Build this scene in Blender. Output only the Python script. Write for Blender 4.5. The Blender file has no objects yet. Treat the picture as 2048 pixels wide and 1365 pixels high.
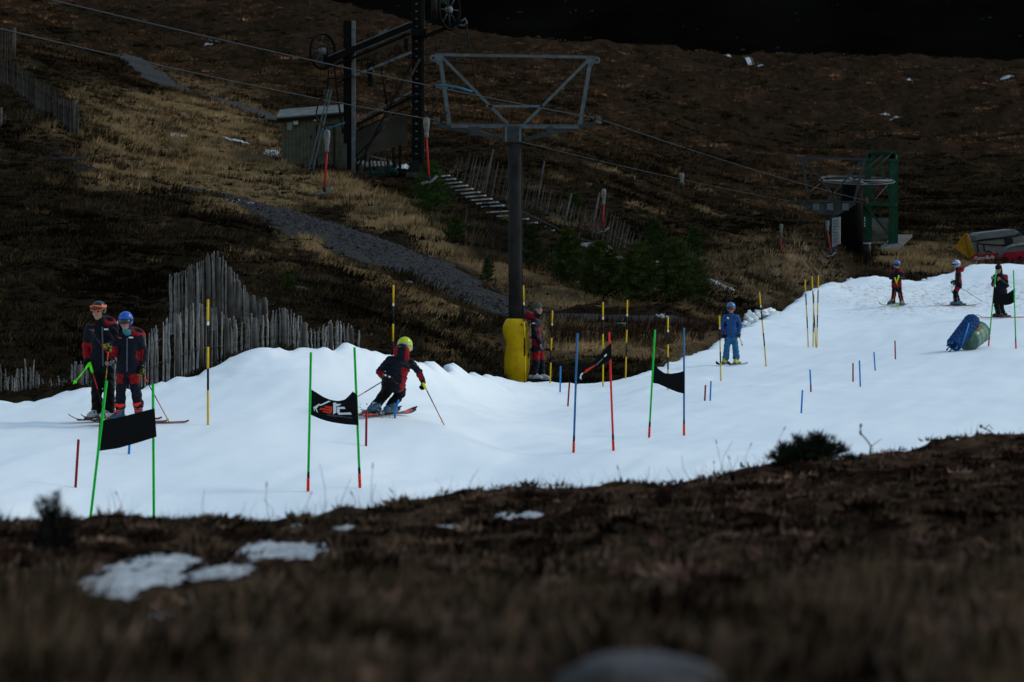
import bpy, bmesh, math, random
import numpy as np
from mathutils import Vector, Matrix

# ------------------------------------------------------------------ camera, sky, sun, exposure
scene = bpy.context.scene
COL = scene.collection
FPX, HOR = 7680.0, 442.0            # focal length and horizon of the 2048 px photograph

cam_data = bpy.data.cameras.new('camera')
cam_data.sensor_width = 36.0
cam_data.lens = 135.0
cam_data.shift_y = -(682.5 - HOR) / 2048.0
cam_data.clip_start = 0.2
cam_data.clip_end = 6000.0
cam_data.dof.use_dof = True
cam_data.dof.focus_distance = 64.0
cam_data.dof.aperture_fstop = 5.4
cam = bpy.data.objects.new('camera', cam_data)
cam.location = (0, 0, 0)
cam.rotation_euler = (math.radians(90), 0, 0)
COL.objects.link(cam)
scene.camera = cam

SUN_EL, SUN_AZ = math.radians(36), math.radians(70)
world = bpy.data.worlds.new('World')
scene.world = world
world.use_nodes = True
wn = world.node_tree
sky = wn.nodes.new('ShaderNodeTexSky')
sky.sky_type = 'NISHITA'
sky.sun_disc = False
sky.sun_elevation = SUN_EL
sky.sun_rotation = SUN_AZ
sky.altitude = 600
sky.air_density = 2.0
sky.dust_density = 1.0
sky.ozone_density = 1.0
wn.links.new(sky.outputs[0], wn.nodes['Background'].inputs[0])
wn.nodes['Background'].inputs[1].default_value = 0.105

sun_data = bpy.data.lights.new('sun', 'SUN')
sun_data.energy = 0.85
sun_data.angle = math.radians(14)
sun_data.color = (1.0, 0.98, 0.95)
sun = bpy.data.objects.new('sun', sun_data)
sun_from = Vector((math.sin(SUN_AZ)*math.cos(SUN_EL), math.cos(SUN_AZ)*math.cos(SUN_EL), math.sin(SUN_EL)))
sun.rotation_euler = (-sun_from).to_track_quat('-Z', 'Y').to_euler()
COL.objects.link(sun)

scene.view_settings.view_transform = 'Standard'
scene.view_settings.look = 'None'
scene.view_settings.exposure = 0.47
scene.view_settings.gamma = 1.0
scene.cycles.max_bounces = 5
scene.cycles.diffuse_bounces = 3

rng = np.random.default_rng(11)
random.seed(11)

# ------------------------------------------------------------------ small helpers
def W(px, py, d):
    """the place seen at pixel (px, py), d metres in front of the photographer"""
    return Vector(((px - 1024.0) * d / FPX, d, (HOR - py) * d / FPX))

def mat(name, col, rough=0.7, var=0.0, scale=8.0, metallic=0.0, bump=0.0, spec=0.09, coat=0.0, var_col=None, obj_var=0.0):
    m = bpy.data.materials.new(name)
    m.use_nodes = True
    nt = m.node_tree
    b = nt.nodes['Principled BSDF']
    b.inputs['Base Color'].default_value = (*col, 1)
    b.inputs['Roughness'].default_value = rough
    b.inputs['Metallic'].default_value = metallic
    b.inputs['Specular IOR Level'].default_value = spec
    b.inputs['Coat Weight'].default_value = coat
    if obj_var:
        oi = nt.nodes.new('ShaderNodeObjectInfo'); mr = nt.nodes.new('ShaderNodeMapRange')
        mr.inputs['To Min'].default_value = 1-obj_var; mr.inputs['To Max'].default_value = 1+obj_var
        nt.links.new(oi.outputs['Random'], mr.inputs['Value'])
    if var or bump:
        tc = nt.nodes.new('ShaderNodeTexCoord')
        nz = nt.nodes.new('ShaderNodeTexNoise')
        nz.inputs['Scale'].default_value = scale
        nz.inputs['Detail'].default_value = 5
        nt.links.new(tc.outputs['Object'], nz.inputs['Vector'])
        if var:
            mx = nt.nodes.new('ShaderNodeMix'); mx.data_type = 'RGBA'
            c2 = var_col if var_col else tuple(c * (1 - var) for c in col)
            mx.inputs['A'].default_value = (*(min(1, c * (1 + var * .5)) for c in col), 1)
            mx.inputs['B'].default_value = (*c2, 1)
            rp = nt.nodes.new('ShaderNodeMapRange')
            rp.inputs['From Min'].default_value = .32; rp.inputs['From Max'].default_value = .68
            nt.links.new(nz.outputs['Fac'], rp.inputs['Value'])
            nt.links.new(rp.outputs['Result'], mx.inputs['Factor'])
            out = mx.outputs['Result']
            if obj_var:
                vm = nt.nodes.new('ShaderNodeVectorMath'); vm.operation = 'SCALE'
                nt.links.new(out, vm.inputs[0]); nt.links.new(mr.outputs['Result'], vm.inputs['Scale']); out = vm.outputs[0]
            nt.links.new(out, b.inputs['Base Color'])
        if bump:
            bp = nt.nodes.new('ShaderNodeBump')
            bp.inputs['Strength'].default_value = bump
            bp.inputs['Distance'].default_value = 0.02
            nt.links.new(nz.outputs['Fac'], bp.inputs['Height'])
            nt.links.new(bp.outputs['Normal'], b.inputs['Normal'])
    return m

def mesh_np(name, v, f, smooth=False):
    """mesh from numpy arrays; f is n x 3 or n x 4"""
    me = bpy.data.meshes.new(name)
    v = np.asarray(v, dtype=np.float32); f = np.asarray(f, dtype=np.int32)
    n, k = f.shape
    me.vertices.add(len(v)); me.vertices.foreach_set('co', v.ravel())
    me.loops.add(n * k); me.loops.foreach_set('vertex_index', f.ravel())
    me.polygons.add(n)
    me.polygons.foreach_set('loop_start', np.arange(0, n * k, k, dtype=np.int32))
    if smooth:
        me.polygons.foreach_set('use_smooth', np.ones(n, dtype=bool))
    me.update(calc_edges=True)
    return me

def link(name, me, m=None, parent=None, loc=None):
    o = bpy.data.objects.new(name, me)
    COL.objects.link(o)
    if m is not None:
        for k in (m if isinstance(m, (list, tuple)) else [m]):
            me.materials.append(k)
    if parent is not None:
        o.parent = parent
    if loc is not None:
        o.location = loc
    return o

def tag(o, label=None, cat=None, group=None, kind=None):
    if label: o['label'] = label
    if cat: o['category'] = cat
    if group: o['group'] = group
    if kind: o['kind'] = kind
    return o

def thing(name, loc, label, cat, group=None):
    o = bpy.data.objects.new(name, None)
    o.empty_display_size = .2
    COL.objects.link(o)
    o.location = loc
    return tag(o, label, cat, group)

class MB:
    """collects shapes in world coordinates; build() makes one mesh object of them"""
    def __init__(s): s.v, s.f, s.mi = [], [], []
    def add(s, vs, fs, mi=0):
        k = len(s.v)
        s.v += [tuple(v) for v in vs]
        s.f += [tuple(i + k for i in f) for f in fs]
        s.mi += [mi] * len(fs)
        return s
    def box(s, c, size, rot=None, mi=0):
        c = Vector(c); hx, hy, hz = (q / 2 for q in size)
        vs = [Vector((x, y, z)) for x in (-hx, hx) for y in (-hy, hy) for z in (-hz, hz)]
        if rot is not None: vs = [rot @ v for v in vs]
        return s.add([c + v for v in vs], [(0,1,3,2),(4,6,7,5),(0,4,5,1),(2,3,7,6),(0,2,6,4),(1,5,7,3)], mi)
    def beam(s, a, b, w, h, mi=0, up=Vector((0, 0, 1))):
        a, b = Vector(a), Vector(b); d = (b - a)
        L = d.length; d = d / L
        r = d.cross(up)
        if r.length < 1e-4: r = d.cross(Vector((0, 1, 0)))
        r.normalize(); u = r.cross(d)
        vs = []
        for p in (a, b):
            for i, j in ((-1,-1),(1,-1),(1,1),(-1,1)):
                vs.append(p + r * (i * w / 2) + u * (j * h / 2))
        return s.add(vs, [(3,2,1,0),(4,5,6,7),(0,1,5,4),(1,2,6,5),(2,3,7,6),(3,0,4,7)], mi)
    def ibeam(s, a, b, w, h, t=.02, mi=0, up=Vector((0, 0, 1))):
        a, b = Vector(a), Vector(b); d = (b - a).normalized()
        r = d.cross(up)
        if r.length < 1e-4: r = d.cross(Vector((0, 1, 0)))
        r.normalize(); u = r.cross(d)
        s.beam(a, b, t, h - 2 * t - .004, mi, up)
        for k in (-1, 1):
            o = u * (k * (h / 2 - t / 2))
            s.beam(a + o, b + o, w, t, mi, up)
        return s
    def tube(s, pts, r, n=8, mi=0, cap=True):
        pts = [Vector(p) for p in pts]
        rs = r if isinstance(r, (list, tuple)) else [r] * len(pts)
        vs, fs = [], []
        ref = None
        for i, p in enumerate(pts):
            d = (pts[min(i + 1, len(pts) - 1)] - pts[max(i - 1, 0)])
            d = d.normalized() if d.length > 1e-9 else Vector((0, 0, 1))
            if ref is None:
                ref = d.orthogonal().normalized()
            a = ref - d * ref.dot(d)
            a = a.normalized() if a.length > 1e-6 else d.orthogonal().normalized()
            ref = a
            b = d.cross(a)
            for k in range(n):
                t = 2 * math.pi * k / n
                vs.append(p + (a * math.cos(t) + b * math.sin(t)) * rs[i])
        for i in range(len(pts) - 1):
            for k in range(n):
                k2 = (k + 1) % n
                fs.append((i*n+k, i*n+k2, (i+1)*n+k2, (i+1)*n+k))
        if cap:
            fs.append(tuple(reversed(range(n))))
            fs.append(tuple((len(pts)-1)*n + k for k in range(n)))
        return s.add(vs, fs, mi)
    def ring(s, c, axis, R, r, n=32, m=8, mi=0):
        c, axis = Vector(c), Vector(axis).normalized()
        a = axis.orthogonal().normalized(); b = axis.cross(a)
        vs, fs = [], []
        for i in range(n):
            t = 2*math.pi*i/n; e = a*math.cos(t) + b*math.sin(t)
            for j in range(m):
                q = 2*math.pi*j/m
                vs.append(c + e*(R + r*math.cos(q)) + axis*(r*math.sin(q)))
        for i in range(n):
            for j in range(m):
                i2, j2 = (i+1) % n, (j+1) % m
                fs.append((i*m+j, i2*m+j, i2*m+j2, i*m+j2))
        return s.add(vs, fs, mi)
    def prism(s, poly, off, mi=0):
        """poly: list of points in a plane; off: extrusion vector"""
        n = len(poly); off = Vector(off)
        vs = [Vector(p) for p in poly] + [Vector(p) + off for p in poly]
        fs = [tuple(reversed(range(n))), tuple(range(n, 2*n))]
        fs += [(i, (i+1) % n, n + (i+1) % n, n + i) for i in range(n)]
        return s.add(vs, fs, mi)
    def ball(s, c, r, n=12, m=8, mi=0, rot=None):
        c = Vector(c); r = r if isinstance(r, (tuple, list)) else (r, r, r)
        vs, fs = [], []
        def P(v):
            v = Vector(v)
            return c + (rot @ v if rot is not None else v)
        vs.append(P((0, 0, r[2])))
        for j in range(1, m):
            p = math.pi*j/m
            for i in range(n):
                t = 2*math.pi*i/n
                vs.append(P((r[0]*math.sin(p)*math.cos(t), r[1]*math.sin(p)*math.sin(t), r[2]*math.cos(p))))
        vs.append(P((0, 0, -r[2])))
        for i in range(n): fs.append((0, 1+i, 1+(i+1) % n))
        for j in range(m-2):
            for i in range(n):
                a = 1+j*n+i; b = 1+j*n+(i+1) % n
                fs.append((a, a+n, b+n, b))
        e = len(vs)-1
        for i in range(n): fs.append((e, 1+(m-2)*n+(i+1) % n, 1+(m-2)*n+i))
        return s.add(vs, fs, mi)
    def build(s, name, m, parent=None, smooth=False, bevel=0.0):
        off = world_loc(parent) if parent is not None else Vector((0, 0, 0))
        base = off
        if parent is None:
            a = np.array(s.v); base = Vector((a[:,0].mean(), a[:,1].mean(), a[:,2].min()))
        me = bpy.data.meshes.new(name)
        me.from_pydata([tuple(Vector(v) - base) for v in s.v], [], s.f)
        bm = bmesh.new(); bm.from_mesh(me)
        bmesh.ops.recalc_face_normals(bm, faces=bm.faces)
        if bevel:
            bmesh.ops.bevel(bm, geom=[e for e in bm.edges if e.calc_face_angle(0) > .6], offset=bevel, segments=2, affect='EDGES', profile=.6)
        bm.to_mesh(me); bm.free()
        if not bevel:
            me.polygons.foreach_set('material_index', s.mi)
        if smooth:
            me.polygons.foreach_set('use_smooth', [True]*len(me.polygons))
        o = link(name, me, m, parent)
        if parent is None: o.location = base
        return o

def world_loc(o):
    v = Vector((0, 0, 0))
    while o is not None:
        v += o.location; o = o.parent
    return v

def copy_tree(o, parent=None):
    c = o.copy(); COL.objects.link(c); c.parent = parent
    for ch in list(o.children): copy_tree(ch, c)
    return c

# gradient noise on numpy arrays
_perm = np.random.default_rng(5).permutation(4096)
def pn2(x, y, seed=0):
    xi = np.floor(x).astype(np.int64); yi = np.floor(y).astype(np.int64)
    xf, yf = x - xi, y - yi
    u = xf*xf*xf*(xf*(xf*6-15)+10); v = yf*yf*yf*(yf*(yf*6-15)+10)
    def g(ix, iy, dx, dy):
        h = _perm[(_perm[(ix + seed*131) & 4095] + iy + seed*17) & 4095]
        a = h * (2*np.pi/4096)
        return np.cos(a)*dx + np.sin(a)*dy
    n00 = g(xi, yi, xf, yf); n10 = g(xi+1, yi, xf-1, yf)
    n01 = g(xi, yi+1, xf, yf-1); n11 = g(xi+1, yi+1, xf-1, yf-1)
    a = n00 + u*(n10-n00); b = n01 + u*(n11-n01)
    return (a + v*(b-a))*1.4
def fbm(x, y, oct=4, seed=0, gain=.5):
    s = 0; a = 1.0
    for k in range(oct):
        s = s + a*pn2(x*2**k, y*2**k, seed+k); a *= gain
    return s
def sstep(a, b, x):
    t = np.clip((x-a)/(b-a), 0, 1); return t*t*(3-2*t)

class TPS:
    def __init__(s, P, v, lam=1e-3):
        P = np.asarray(P, float); v = np.asarray(v, float); n = len(P)
        K = s._k(np.linalg.norm(P[:,None]-P[None], axis=2)) + lam*np.eye(n)
        Q = np.hstack([np.ones((n,1)), P])
        A = np.zeros((n+3, n+3)); A[:n,:n] = K; A[:n,n:] = Q; A[n:,:n] = Q.T
        s.c = np.linalg.solve(A, np.concatenate([v, np.zeros(3)])); s.P = P
    @staticmethod
    def _k(r): return np.where(r > 1e-9, r*r*np.log(np.maximum(r, 1e-9)), 0)
    def __call__(s, X, Y):
        X = np.asarray(X, float); sh = X.shape
        x = X.ravel(); y = np.asarray(Y, float).ravel()
        out = s.c[-3] + s.c[-2]*x + s.c[-1]*y
        for i, p in enumerate(s.P):
            out += s.c[i]*s._k(np.hypot(x-p[0], y-p[1]))
        return out.reshape(sh)
# ------------------------------------------------------------------ the ground: shapes as functions of (X, Y)
EDGE_D = np.array([(-700,57),(-200,59.5),(0,60),(300,61),(450,62.5),(620,64),(740,66),(840,70),(900,73.5),(960,79),(1010,84),(1100,87.5),(1180,88.5),
    (1250,89.5),(1310,94),(1400,101.5),(1500,112),(1580,124),(1650,135),(1720,138),(1850,140),(1940,143),(2048,146),(2400,150),(2900,152)], float)
EDGE_P = [(-700,800),(-200,800),(0,797),(60,796),(123,788),(172,781),(240,772),(308,763),(369,748),(400,738),(450,722),(456,711),(490,697),(530,689),(590,692),(625,677),
    (660,685),(700,692),(720,686),(740,693),(800,704),(840,705),(870,719),(900,715),(930,734),(960,742),(1000,760),(1050,764),(1100,766),(1180,767),(1230,762),
    (1250,757),(1280,745),(1316,731),(1363,710),(1411,686),(1427,677),(1482,649),(1520,632),(1564,612),(1590,592),(1617,577),(1646,566),(1683,566),(1693,554),
    (1743,552),(1770,555),(1808,560),(1847,562),(1858,552),(1874,552),(1896,543),(1918,536),(1935,530),(2048,531),(2400,524),(2900,520)]
EDGE = []
for x, y in EDGE_P:
    d = float(np.interp(x, EDGE_D[:,0], EDGE_D[:,1])); p = W(x, y, d); EDGE.append((p.x, p.y, p.z))
EDGE = np.array(EDGE)
POLY = np.vstack([EDGE[:,:2], [(60, 150), (60, 27), (-40, 27), (-40, 57)]])

def snow_sd(X, Y):
    """signed distance to the outline of the piste, positive inside"""
    X = np.asarray(X, float); Y = np.asarray(Y, float)
    best = np.full(X.shape, 1e9); inside = np.zeros(X.shape, bool)
    n = len(POLY)
    for i in range(n):
        ax, ay = POLY[i]; bx, by = POLY[(i+1) % n]
        dx, dy = bx-ax, by-ay
        t = np.clip(((X-ax)*dx + (Y-ay)*dy)/(dx*dx+dy*dy+1e-12), 0, 1)
        best = np.minimum(best, np.hypot(X-ax-t*dx, Y-ay-t*dy))
        c = (ay > Y) != (by > Y)
        with np.errstate(divide='ignore', invalid='ignore'):
            inside ^= c & (X < (bx-ax)*(Y-ay)/(by-ay+1e-12) + ax)
    return np.where(inside, best, -best)

SN = [(180,1068,46),(310,1062,46.5),(0,1020,45.5),(0,930,50),(0,860,54.5),(-200,930,50),(-200,1020,45.5),(210,843,56),(280,839,56.5),(416,850,56),(380,800,58.5),(150,880,54),
    (480,770,60),(620,750,61),(617,984,50),(720,976,50.5),(770,834,58.3),(890,852,58),(450,950,51),(520,850,56),(650,850,57),(700,760,62.5),(880,780,67),(950,800,70),
    (1147,906,58.5),(1227,902,58.7),(1000,860,62.5),(1000,900,59.5),(900,950,55),(1000,800,74),(1298,876,64.5),(1368,872,65),(1206,773,84),(1253,758,88),(1120,785,79),(1200,830,70),
    (1336,779,80),(1408,695,102),(1442,762,86),(1462,734,92),(1533,733,93),(1627,694,103),(1980,694,95),(2032,697,94.5),(1795,613,119),(1915,614,119),(2000,637,112),
    (1700,640,115),(1880,580,131),(2048,645,107),(2048,800,76),(2048,880,66),(1602,827,72),(1721,774,80),(1800,860,67.5),(1420,802,75.5),(1600,950,56),(2048,560,134),(2400,560,134),(2400,700,94),(2400,880,66)]
pts = [W(*q) for q in SN]
for X in (-10, -3, 4, 12, 25):
    for Y, z in ((28, -3.75), (38, -3.66)): pts.append(Vector((X, Y, z)))
sp = [((p.x)/10, p.y/22) for p in pts] + [(e[0]/10, e[1]/22) for e in EDGE]
sv = [p.z for p in pts] + [e[2] for e in EDGE]
_snow = TPS(sp, sv, 2e-3)
def snow_base(X, Y): return _snow(np.asarray(X, float)/10, np.asarray(Y, float)/22)
def snow_z(X, Y):
    X = np.asarray(X, float); Y = np.asarray(Y, float)
    sd = snow_sd(X, Y) + .16*fbm(X*1.3, Y*.7, 3, 3)
    z = snow_base(X, Y) + .026*fbm(X*.5, Y*.3, 4, 9)
    a_, b_ = X*.86-Y*.18, X*.5+Y*.86             # worn lines across and along the course
    z = z + .026*np.abs(fbm(a_*.8, b_*.10, 3, 25, .6)) + .010*fbm(a_*2.4, b_*.25, 2, 27)
    rim = np.exp(-np.clip(sd, 0, 9)/.9)
    z = z + rim*(.05+.06*sstep(72, 66, Y))*fbm(X*1.4, Y*.9, 4, 21, .6)
    rough = sstep(106, 122, Y)*.03
    z = z + rough*fbm(X*1.2, Y*.8, 4, 33, .65)
    z = z - 1.1*sstep(.28, -.45, sd)
    return np.where(sd < -.45, z - 2.0, z)

HP = [(-300,790,61),(-300,680,72),(-300,520,92),(-300,400,112),(-300,200,165),(-300,60,240),(-300,-30,380),(-300,-90,640),
 (0,785,62.5),(0,700,69),(0,600,80),(0,480,97),(0,350,120),(0,270,138),(0,172,160),(0,80,215),(0,40,300),(0,-20,450),(0,-60,650),
 (300,745,63.5),(300,640,76),(300,520,94),(300,420,115),(300,330,140),(300,230,170),(300,150,220),(300,95,300),(300,25,480),(300,-15,650),
 (600,712,66.5),(600,640,76),(600,560,92),(600,500,106),(600,440,124),(620,354,150),(600,250,190),(600,140,260),(600,60,400),(640,14,650),
 (830,735,71.5),(830,670,84),(850,610,99),(850,540,112),(850,460,128),(850,372,152),(850,280,190),(850,190,265),(880,110,420),(930,82,640),
 (1050,785,88),(1050,730,94),(1050,665,102),(1050,610,110),(1050,540,120),(1050,450,138),(1050,360,162),(1050,280,200),(1050,190,290),(1050,120,480),(1050,97,650),
 (1270,772,91),(1270,708,98),(1270,648,106),(1270,600,114),(1270,520,132),(1270,430,155),(1270,330,205),(1270,220,310),(1270,140,490),(1270,108,670),
 (1420,700,103),(1420,640,110),(1420,590,119),(1440,540,140),(1440,440,180),(1440,330,250),(1440,220,360),(1440,140,540),(1440,109,680),
 (1500,650,114),(1540,590,127),(1560,530,134),(1600,484,141),(1560,505,157),(1560,440,195),(1650,575,137),(1660,500,144),(1650,470,168),(1650,420,205),(1650,330,270),(1650,220,390),(1650,150,560),(1650,112,690),
 (1850,566,142),(1850,525,146),(1850,500,152),(1850,475,172),(1850,420,205),(1850,330,280),(1850,200,430),(1850,117,700),
 (2048,535,148),(2048,498,155),(2048,465,175),(2048,410,210),(2048,320,290),(2048,200,440),(2048,118,710),
 (2400,530,150),(2400,450,178),(2400,320,290),(2400,119,710)]
_hill = TPS([(x/700, math.log(d)*2.2) for x, y, d in HP], [y for x, y, d in HP], 2e-3)
def hill_base(X, Y):
    X = np.asarray(X, float); Y = np.asarray(Y, float)
    Yc = np.minimum(Y, 690.)
    px = np.clip(1024 + FPX*X/Y, -900, 3000)
    py = _hill(px/700, np.log(Yc)*2.2)
    return (HOR-py)*Yc/FPX - np.maximum(Y-690, 0)*.25
def hill_z(X, Y, detail=True):
    X = np.asarray(X, float); Y = np.asarray(Y, float)
    z = hill_base(X, Y)
    if detail:
        near = sstep(230, 120, Y); far = 1-near
        pth = path_mask(X, Y)
        z = z + (1-.85*pth)*near*(.25*fbm(X*.40, Y*.30, 4, 40, .55) + .09*np.abs(fbm(X*1.6, Y*1.2, 2, 50)))
        z = z + far*(sstep(200, 420, Y)*1.5+.35)*fbm(X*.03+.01*Y, Y*.055, 5, 60, .55) + far*sstep(180, 300, Y)*.55*fbm(X*.11+.02*Y, Y*.07, 4, 65, .6)
    sd = snow_sd(X, Y)
    zs = snow_base(X, Y) - .55 - .4*sstep(0, 3, sd)
    return np.where(sd > .15, np.minimum(z, zs), z)

PATH1 = [(1070,645,9),(1010,626,18),(950,599,26),(850,556,34),(750,502,34),(650,462,20),(600,443,15),(520,414,10),(440,395,10),(380,380,6)]
PATH2 = [(562,252,8),(520,232,9),(470,210,10),(420,188,9),(370,176,9),(320,160,9),(285,140,9),(255,117,7),(190,100,6),(110,82,5),(30,64,4)]
PATH3 = [(1010,632,16),(1090,634,16),(1200,640,15),(1300,642,11),(1380,642,6)]
_pathpts = None
def path_mask(X, Y):
    if _pathpts is None: return np.zeros(np.shape(X))
    m = np.zeros(np.shape(X))
    for P in _pathpts:
        for a, b in zip(P[:-1], P[1:]):
            dx, dy = b[0]-a[0], b[1]-a[1]
            t = np.clip(((X-a[0])*dx + (Y-a[1])*dy)/(dx*dx+dy*dy), 0, 1)
            r = a[2] + t*(b[2]-a[2])
            q = np.hypot(X-a[0]-t*dx, Y-a[1]-t*dy)/r
            m = np.maximum(m, sstep(1.25, .9, q))
    return m

def hit(fn, px, py, d0, d1, n=3000):
    """distance at which the line of sight through a pixel meets a ground function"""
    d = np.linspace(d0, d1, n)
    g = (HOR-py)*d/FPX - fn((px-1024)*d/FPX, d)
    i = np.where(g < 0)[0]
    if len(i) == 0: return None
    return float(d[i[0]])
def on_snow(px, py):
    d = hit(snow_z, px, py, 40, 160)
    return W(px, py, d) if d else None
def on_hill(px, py, d0=62, d1=720):
    d = hit(hill_z, px, py, d0, d1)
    return W(px, py, d)

_pp = []
for P in (PATH1, PATH2, PATH3):
    L = []
    for x, y, w in P:
        if P is PATH2: w *= .7
        d = hit(hill_base, x, y, 75, 700); p = W(x, y, d)
        L.append((p.x, p.y, max(.8, min(w*6.0*d/FPX, 3.9)), p.z))
    _pp.append(L)
_pathpts = _pp

# zones of what grows on the hillside (0..1 each)
GRASS = [(340,255,190,65,1),(430,335,190,70,1),(250,330,110,70,.8),(610,390,140,32,1),(500,400,140,40,.9),(400,210,120,40,.7),(760,430,60,30,.9),(560,300,60,60,.8),(1190,690,180,42,1),(1310,690,110,42,1),(1000,560,70,45,.8),(1070,590,60,40,.7),(900,700,60,40,.4),
  (1850,520,110,35,1.0),(1930,500,60,25,.8),(490,180,60,18,.6),(180,200,60,40,.4),(120,270,70,18,.5),(300,470,60,20,.35),(560,500,60,16,.5),(840,640,50,30,.5),(1240,600,200,18,.8)]
GLINE = [((700,385),(800,430),(880,505),(960,555),(1010,590),26),((560,455),(660,525),(760,575),(860,615),(960,635),15),((600,262),(470,190),(380,165),(300,138),(200,92),(60,60),8)]
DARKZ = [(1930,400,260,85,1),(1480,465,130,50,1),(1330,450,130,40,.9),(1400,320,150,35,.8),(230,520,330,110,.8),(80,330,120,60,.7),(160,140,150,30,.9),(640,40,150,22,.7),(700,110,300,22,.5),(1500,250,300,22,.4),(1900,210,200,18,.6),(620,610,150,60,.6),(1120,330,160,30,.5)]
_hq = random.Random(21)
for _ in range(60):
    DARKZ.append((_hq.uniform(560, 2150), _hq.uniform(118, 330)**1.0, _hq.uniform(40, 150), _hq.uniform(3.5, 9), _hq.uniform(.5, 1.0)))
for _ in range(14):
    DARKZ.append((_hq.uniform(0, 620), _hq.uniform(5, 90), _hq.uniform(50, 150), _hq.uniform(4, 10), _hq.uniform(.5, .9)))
def zones(X, Y):
    px = 1024+FPX*X/Y; py = HOR-FPX*hill_base(X, Y)/Y
    n1 = fbm(X*.25, Y*.16, 4, 70, .6); n2 = fbm(X*.09, Y*.06, 3, 80)
    g = np.zeros(np.shape(X))
    for x, y, rx, ry, w in GRASS:
        q = np.hypot((px-x)/rx, (py-y)/ry)
        g = np.maximum(g, w*sstep(1.25, .55, q + .38*n1))
    for L in GLINE:
        w = L[-1]
        for a, b in zip(L[:-2], L[1:-1]):
            dx, dy = b[0]-a[0], b[1]-a[1]
            t = np.clip(((px-a[0])*dx+(py-a[1])*dy)/(dx*dx+dy*dy), 0, 1)
            q = np.hypot(px-a[0]-t*dx, (py-a[1]-t*dy))/w
            g = np.maximum(g, sstep(1.5, .5, q+.4*n1))
    g = np.maximum(g, .5*sstep(.45, .8, n1+.3*n2)*sstep(80, 110, Y))
    mound = sstep(1.15, .8, np.hypot((px-1540)/150, (py-545)/75) + .2*n1)
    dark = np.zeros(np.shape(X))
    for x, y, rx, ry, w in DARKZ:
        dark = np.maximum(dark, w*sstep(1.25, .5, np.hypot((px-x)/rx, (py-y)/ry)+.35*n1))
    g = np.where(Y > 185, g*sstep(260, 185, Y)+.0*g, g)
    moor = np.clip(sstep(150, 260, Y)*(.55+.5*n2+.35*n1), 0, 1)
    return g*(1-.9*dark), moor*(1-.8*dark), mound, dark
# ------------------------------------------------------------------ materials of the ground
def nodes_of(m): return m.node_tree.nodes, m.node_tree.links
def ground_mat(name, cols, rough=.9, fine=14.0, bump=.5, attr='zone'):
    """cols: base dark, base light, grass a, grass b, moor a, moor b, mound"""
    m = bpy.data.materials.new(name); m.use_nodes = True
    N, L = nodes_of(m); b = N['Principled BSDF']
    b.inputs['Roughness'].default_value = rough; b.inputs['Specular IOR Level'].default_value = .0
    tc = N.new('ShaderNodeTexCoord'); at = N.new('ShaderNodeAttribute'); at.attribute_name = attr
    sep = N.new('ShaderNodeSeparateColor'); L.new(at.outputs['Color'], sep.inputs[0])
    def noise(scale, detail=6, rough=.6, sq=(1, .6, 1)):
        mp = N.new('ShaderNodeMapping'); mp.inputs['Scale'].default_value = sq
        L.new(tc.outputs['Object'], mp.inputs['Vector'])
        z = N.new('ShaderNodeTexNoise'); z.inputs['Scale'].default_value = scale
        z.inputs['Detail'].default_value = detail; z.inputs['Roughness'].default_value = rough
        L.new(mp.outputs[0], z.inputs['Vector'])
        r = N.new('ShaderNodeMapRange'); r.inputs['From Min'].default_value = .33; r.inputs['From Max'].default_value = .67
        L.new(z.outputs['Fac'], r.inputs['Value'])
        return r.outputs['Result']
    n1 = noise(fine); n2 = noise(fine*.12, 8, .7); n3 = noise(.30, 9, .72, (1, .10, 1))
    def mix(f, a, bb):
        x = N.new('ShaderNodeMix'); x.data_type = 'RGBA'
        if isinstance(f, float): x.inputs['Factor'].default_value = f
        else: L.new(f, x.inputs['Factor'])
        for k, v in (('A', a), ('B', bb)):
            if isinstance(v, tuple): x.inputs[k].default_value = (*v, 1)
            else: L.new(v, x.inputs[k])
        return x.outputs['Result']
    c = mix(n2, cols[0], cols[1])
    g = mix(n1, cols[2], cols[3])
    n4 = noise(1.1, 9, .75, (1, .12, 1))
    mo = mix(n3, cols[4], cols[5]); mo = mix(n4, mo, cols[4])
    c = mix(sep.outputs[1], c, mo)
    c = mix(sep.outputs[0], c, g)
    c = mix(sep.outputs[2], c, mix(n2, cols[6], cols[0]))
    L.new(c, b.inputs['Base Color'])
    bp = N.new('ShaderNodeBump'); bp.inputs['Strength'].default_value = bump; bp.inputs['Distance'].default_value = .25
    L.new(n2, bp.inputs['Height']); L.new(bp.outputs[0], b.inputs['Normal'])
    return m

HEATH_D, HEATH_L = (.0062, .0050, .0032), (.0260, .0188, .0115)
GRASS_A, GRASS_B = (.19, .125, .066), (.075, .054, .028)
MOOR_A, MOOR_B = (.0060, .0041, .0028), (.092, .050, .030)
M_HILL = ground_mat('hillside heather and grass', [HEATH_D, HEATH_L, GRASS_A, GRASS_B, MOOR_A, MOOR_B, (.150, .108, .068)])

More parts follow.
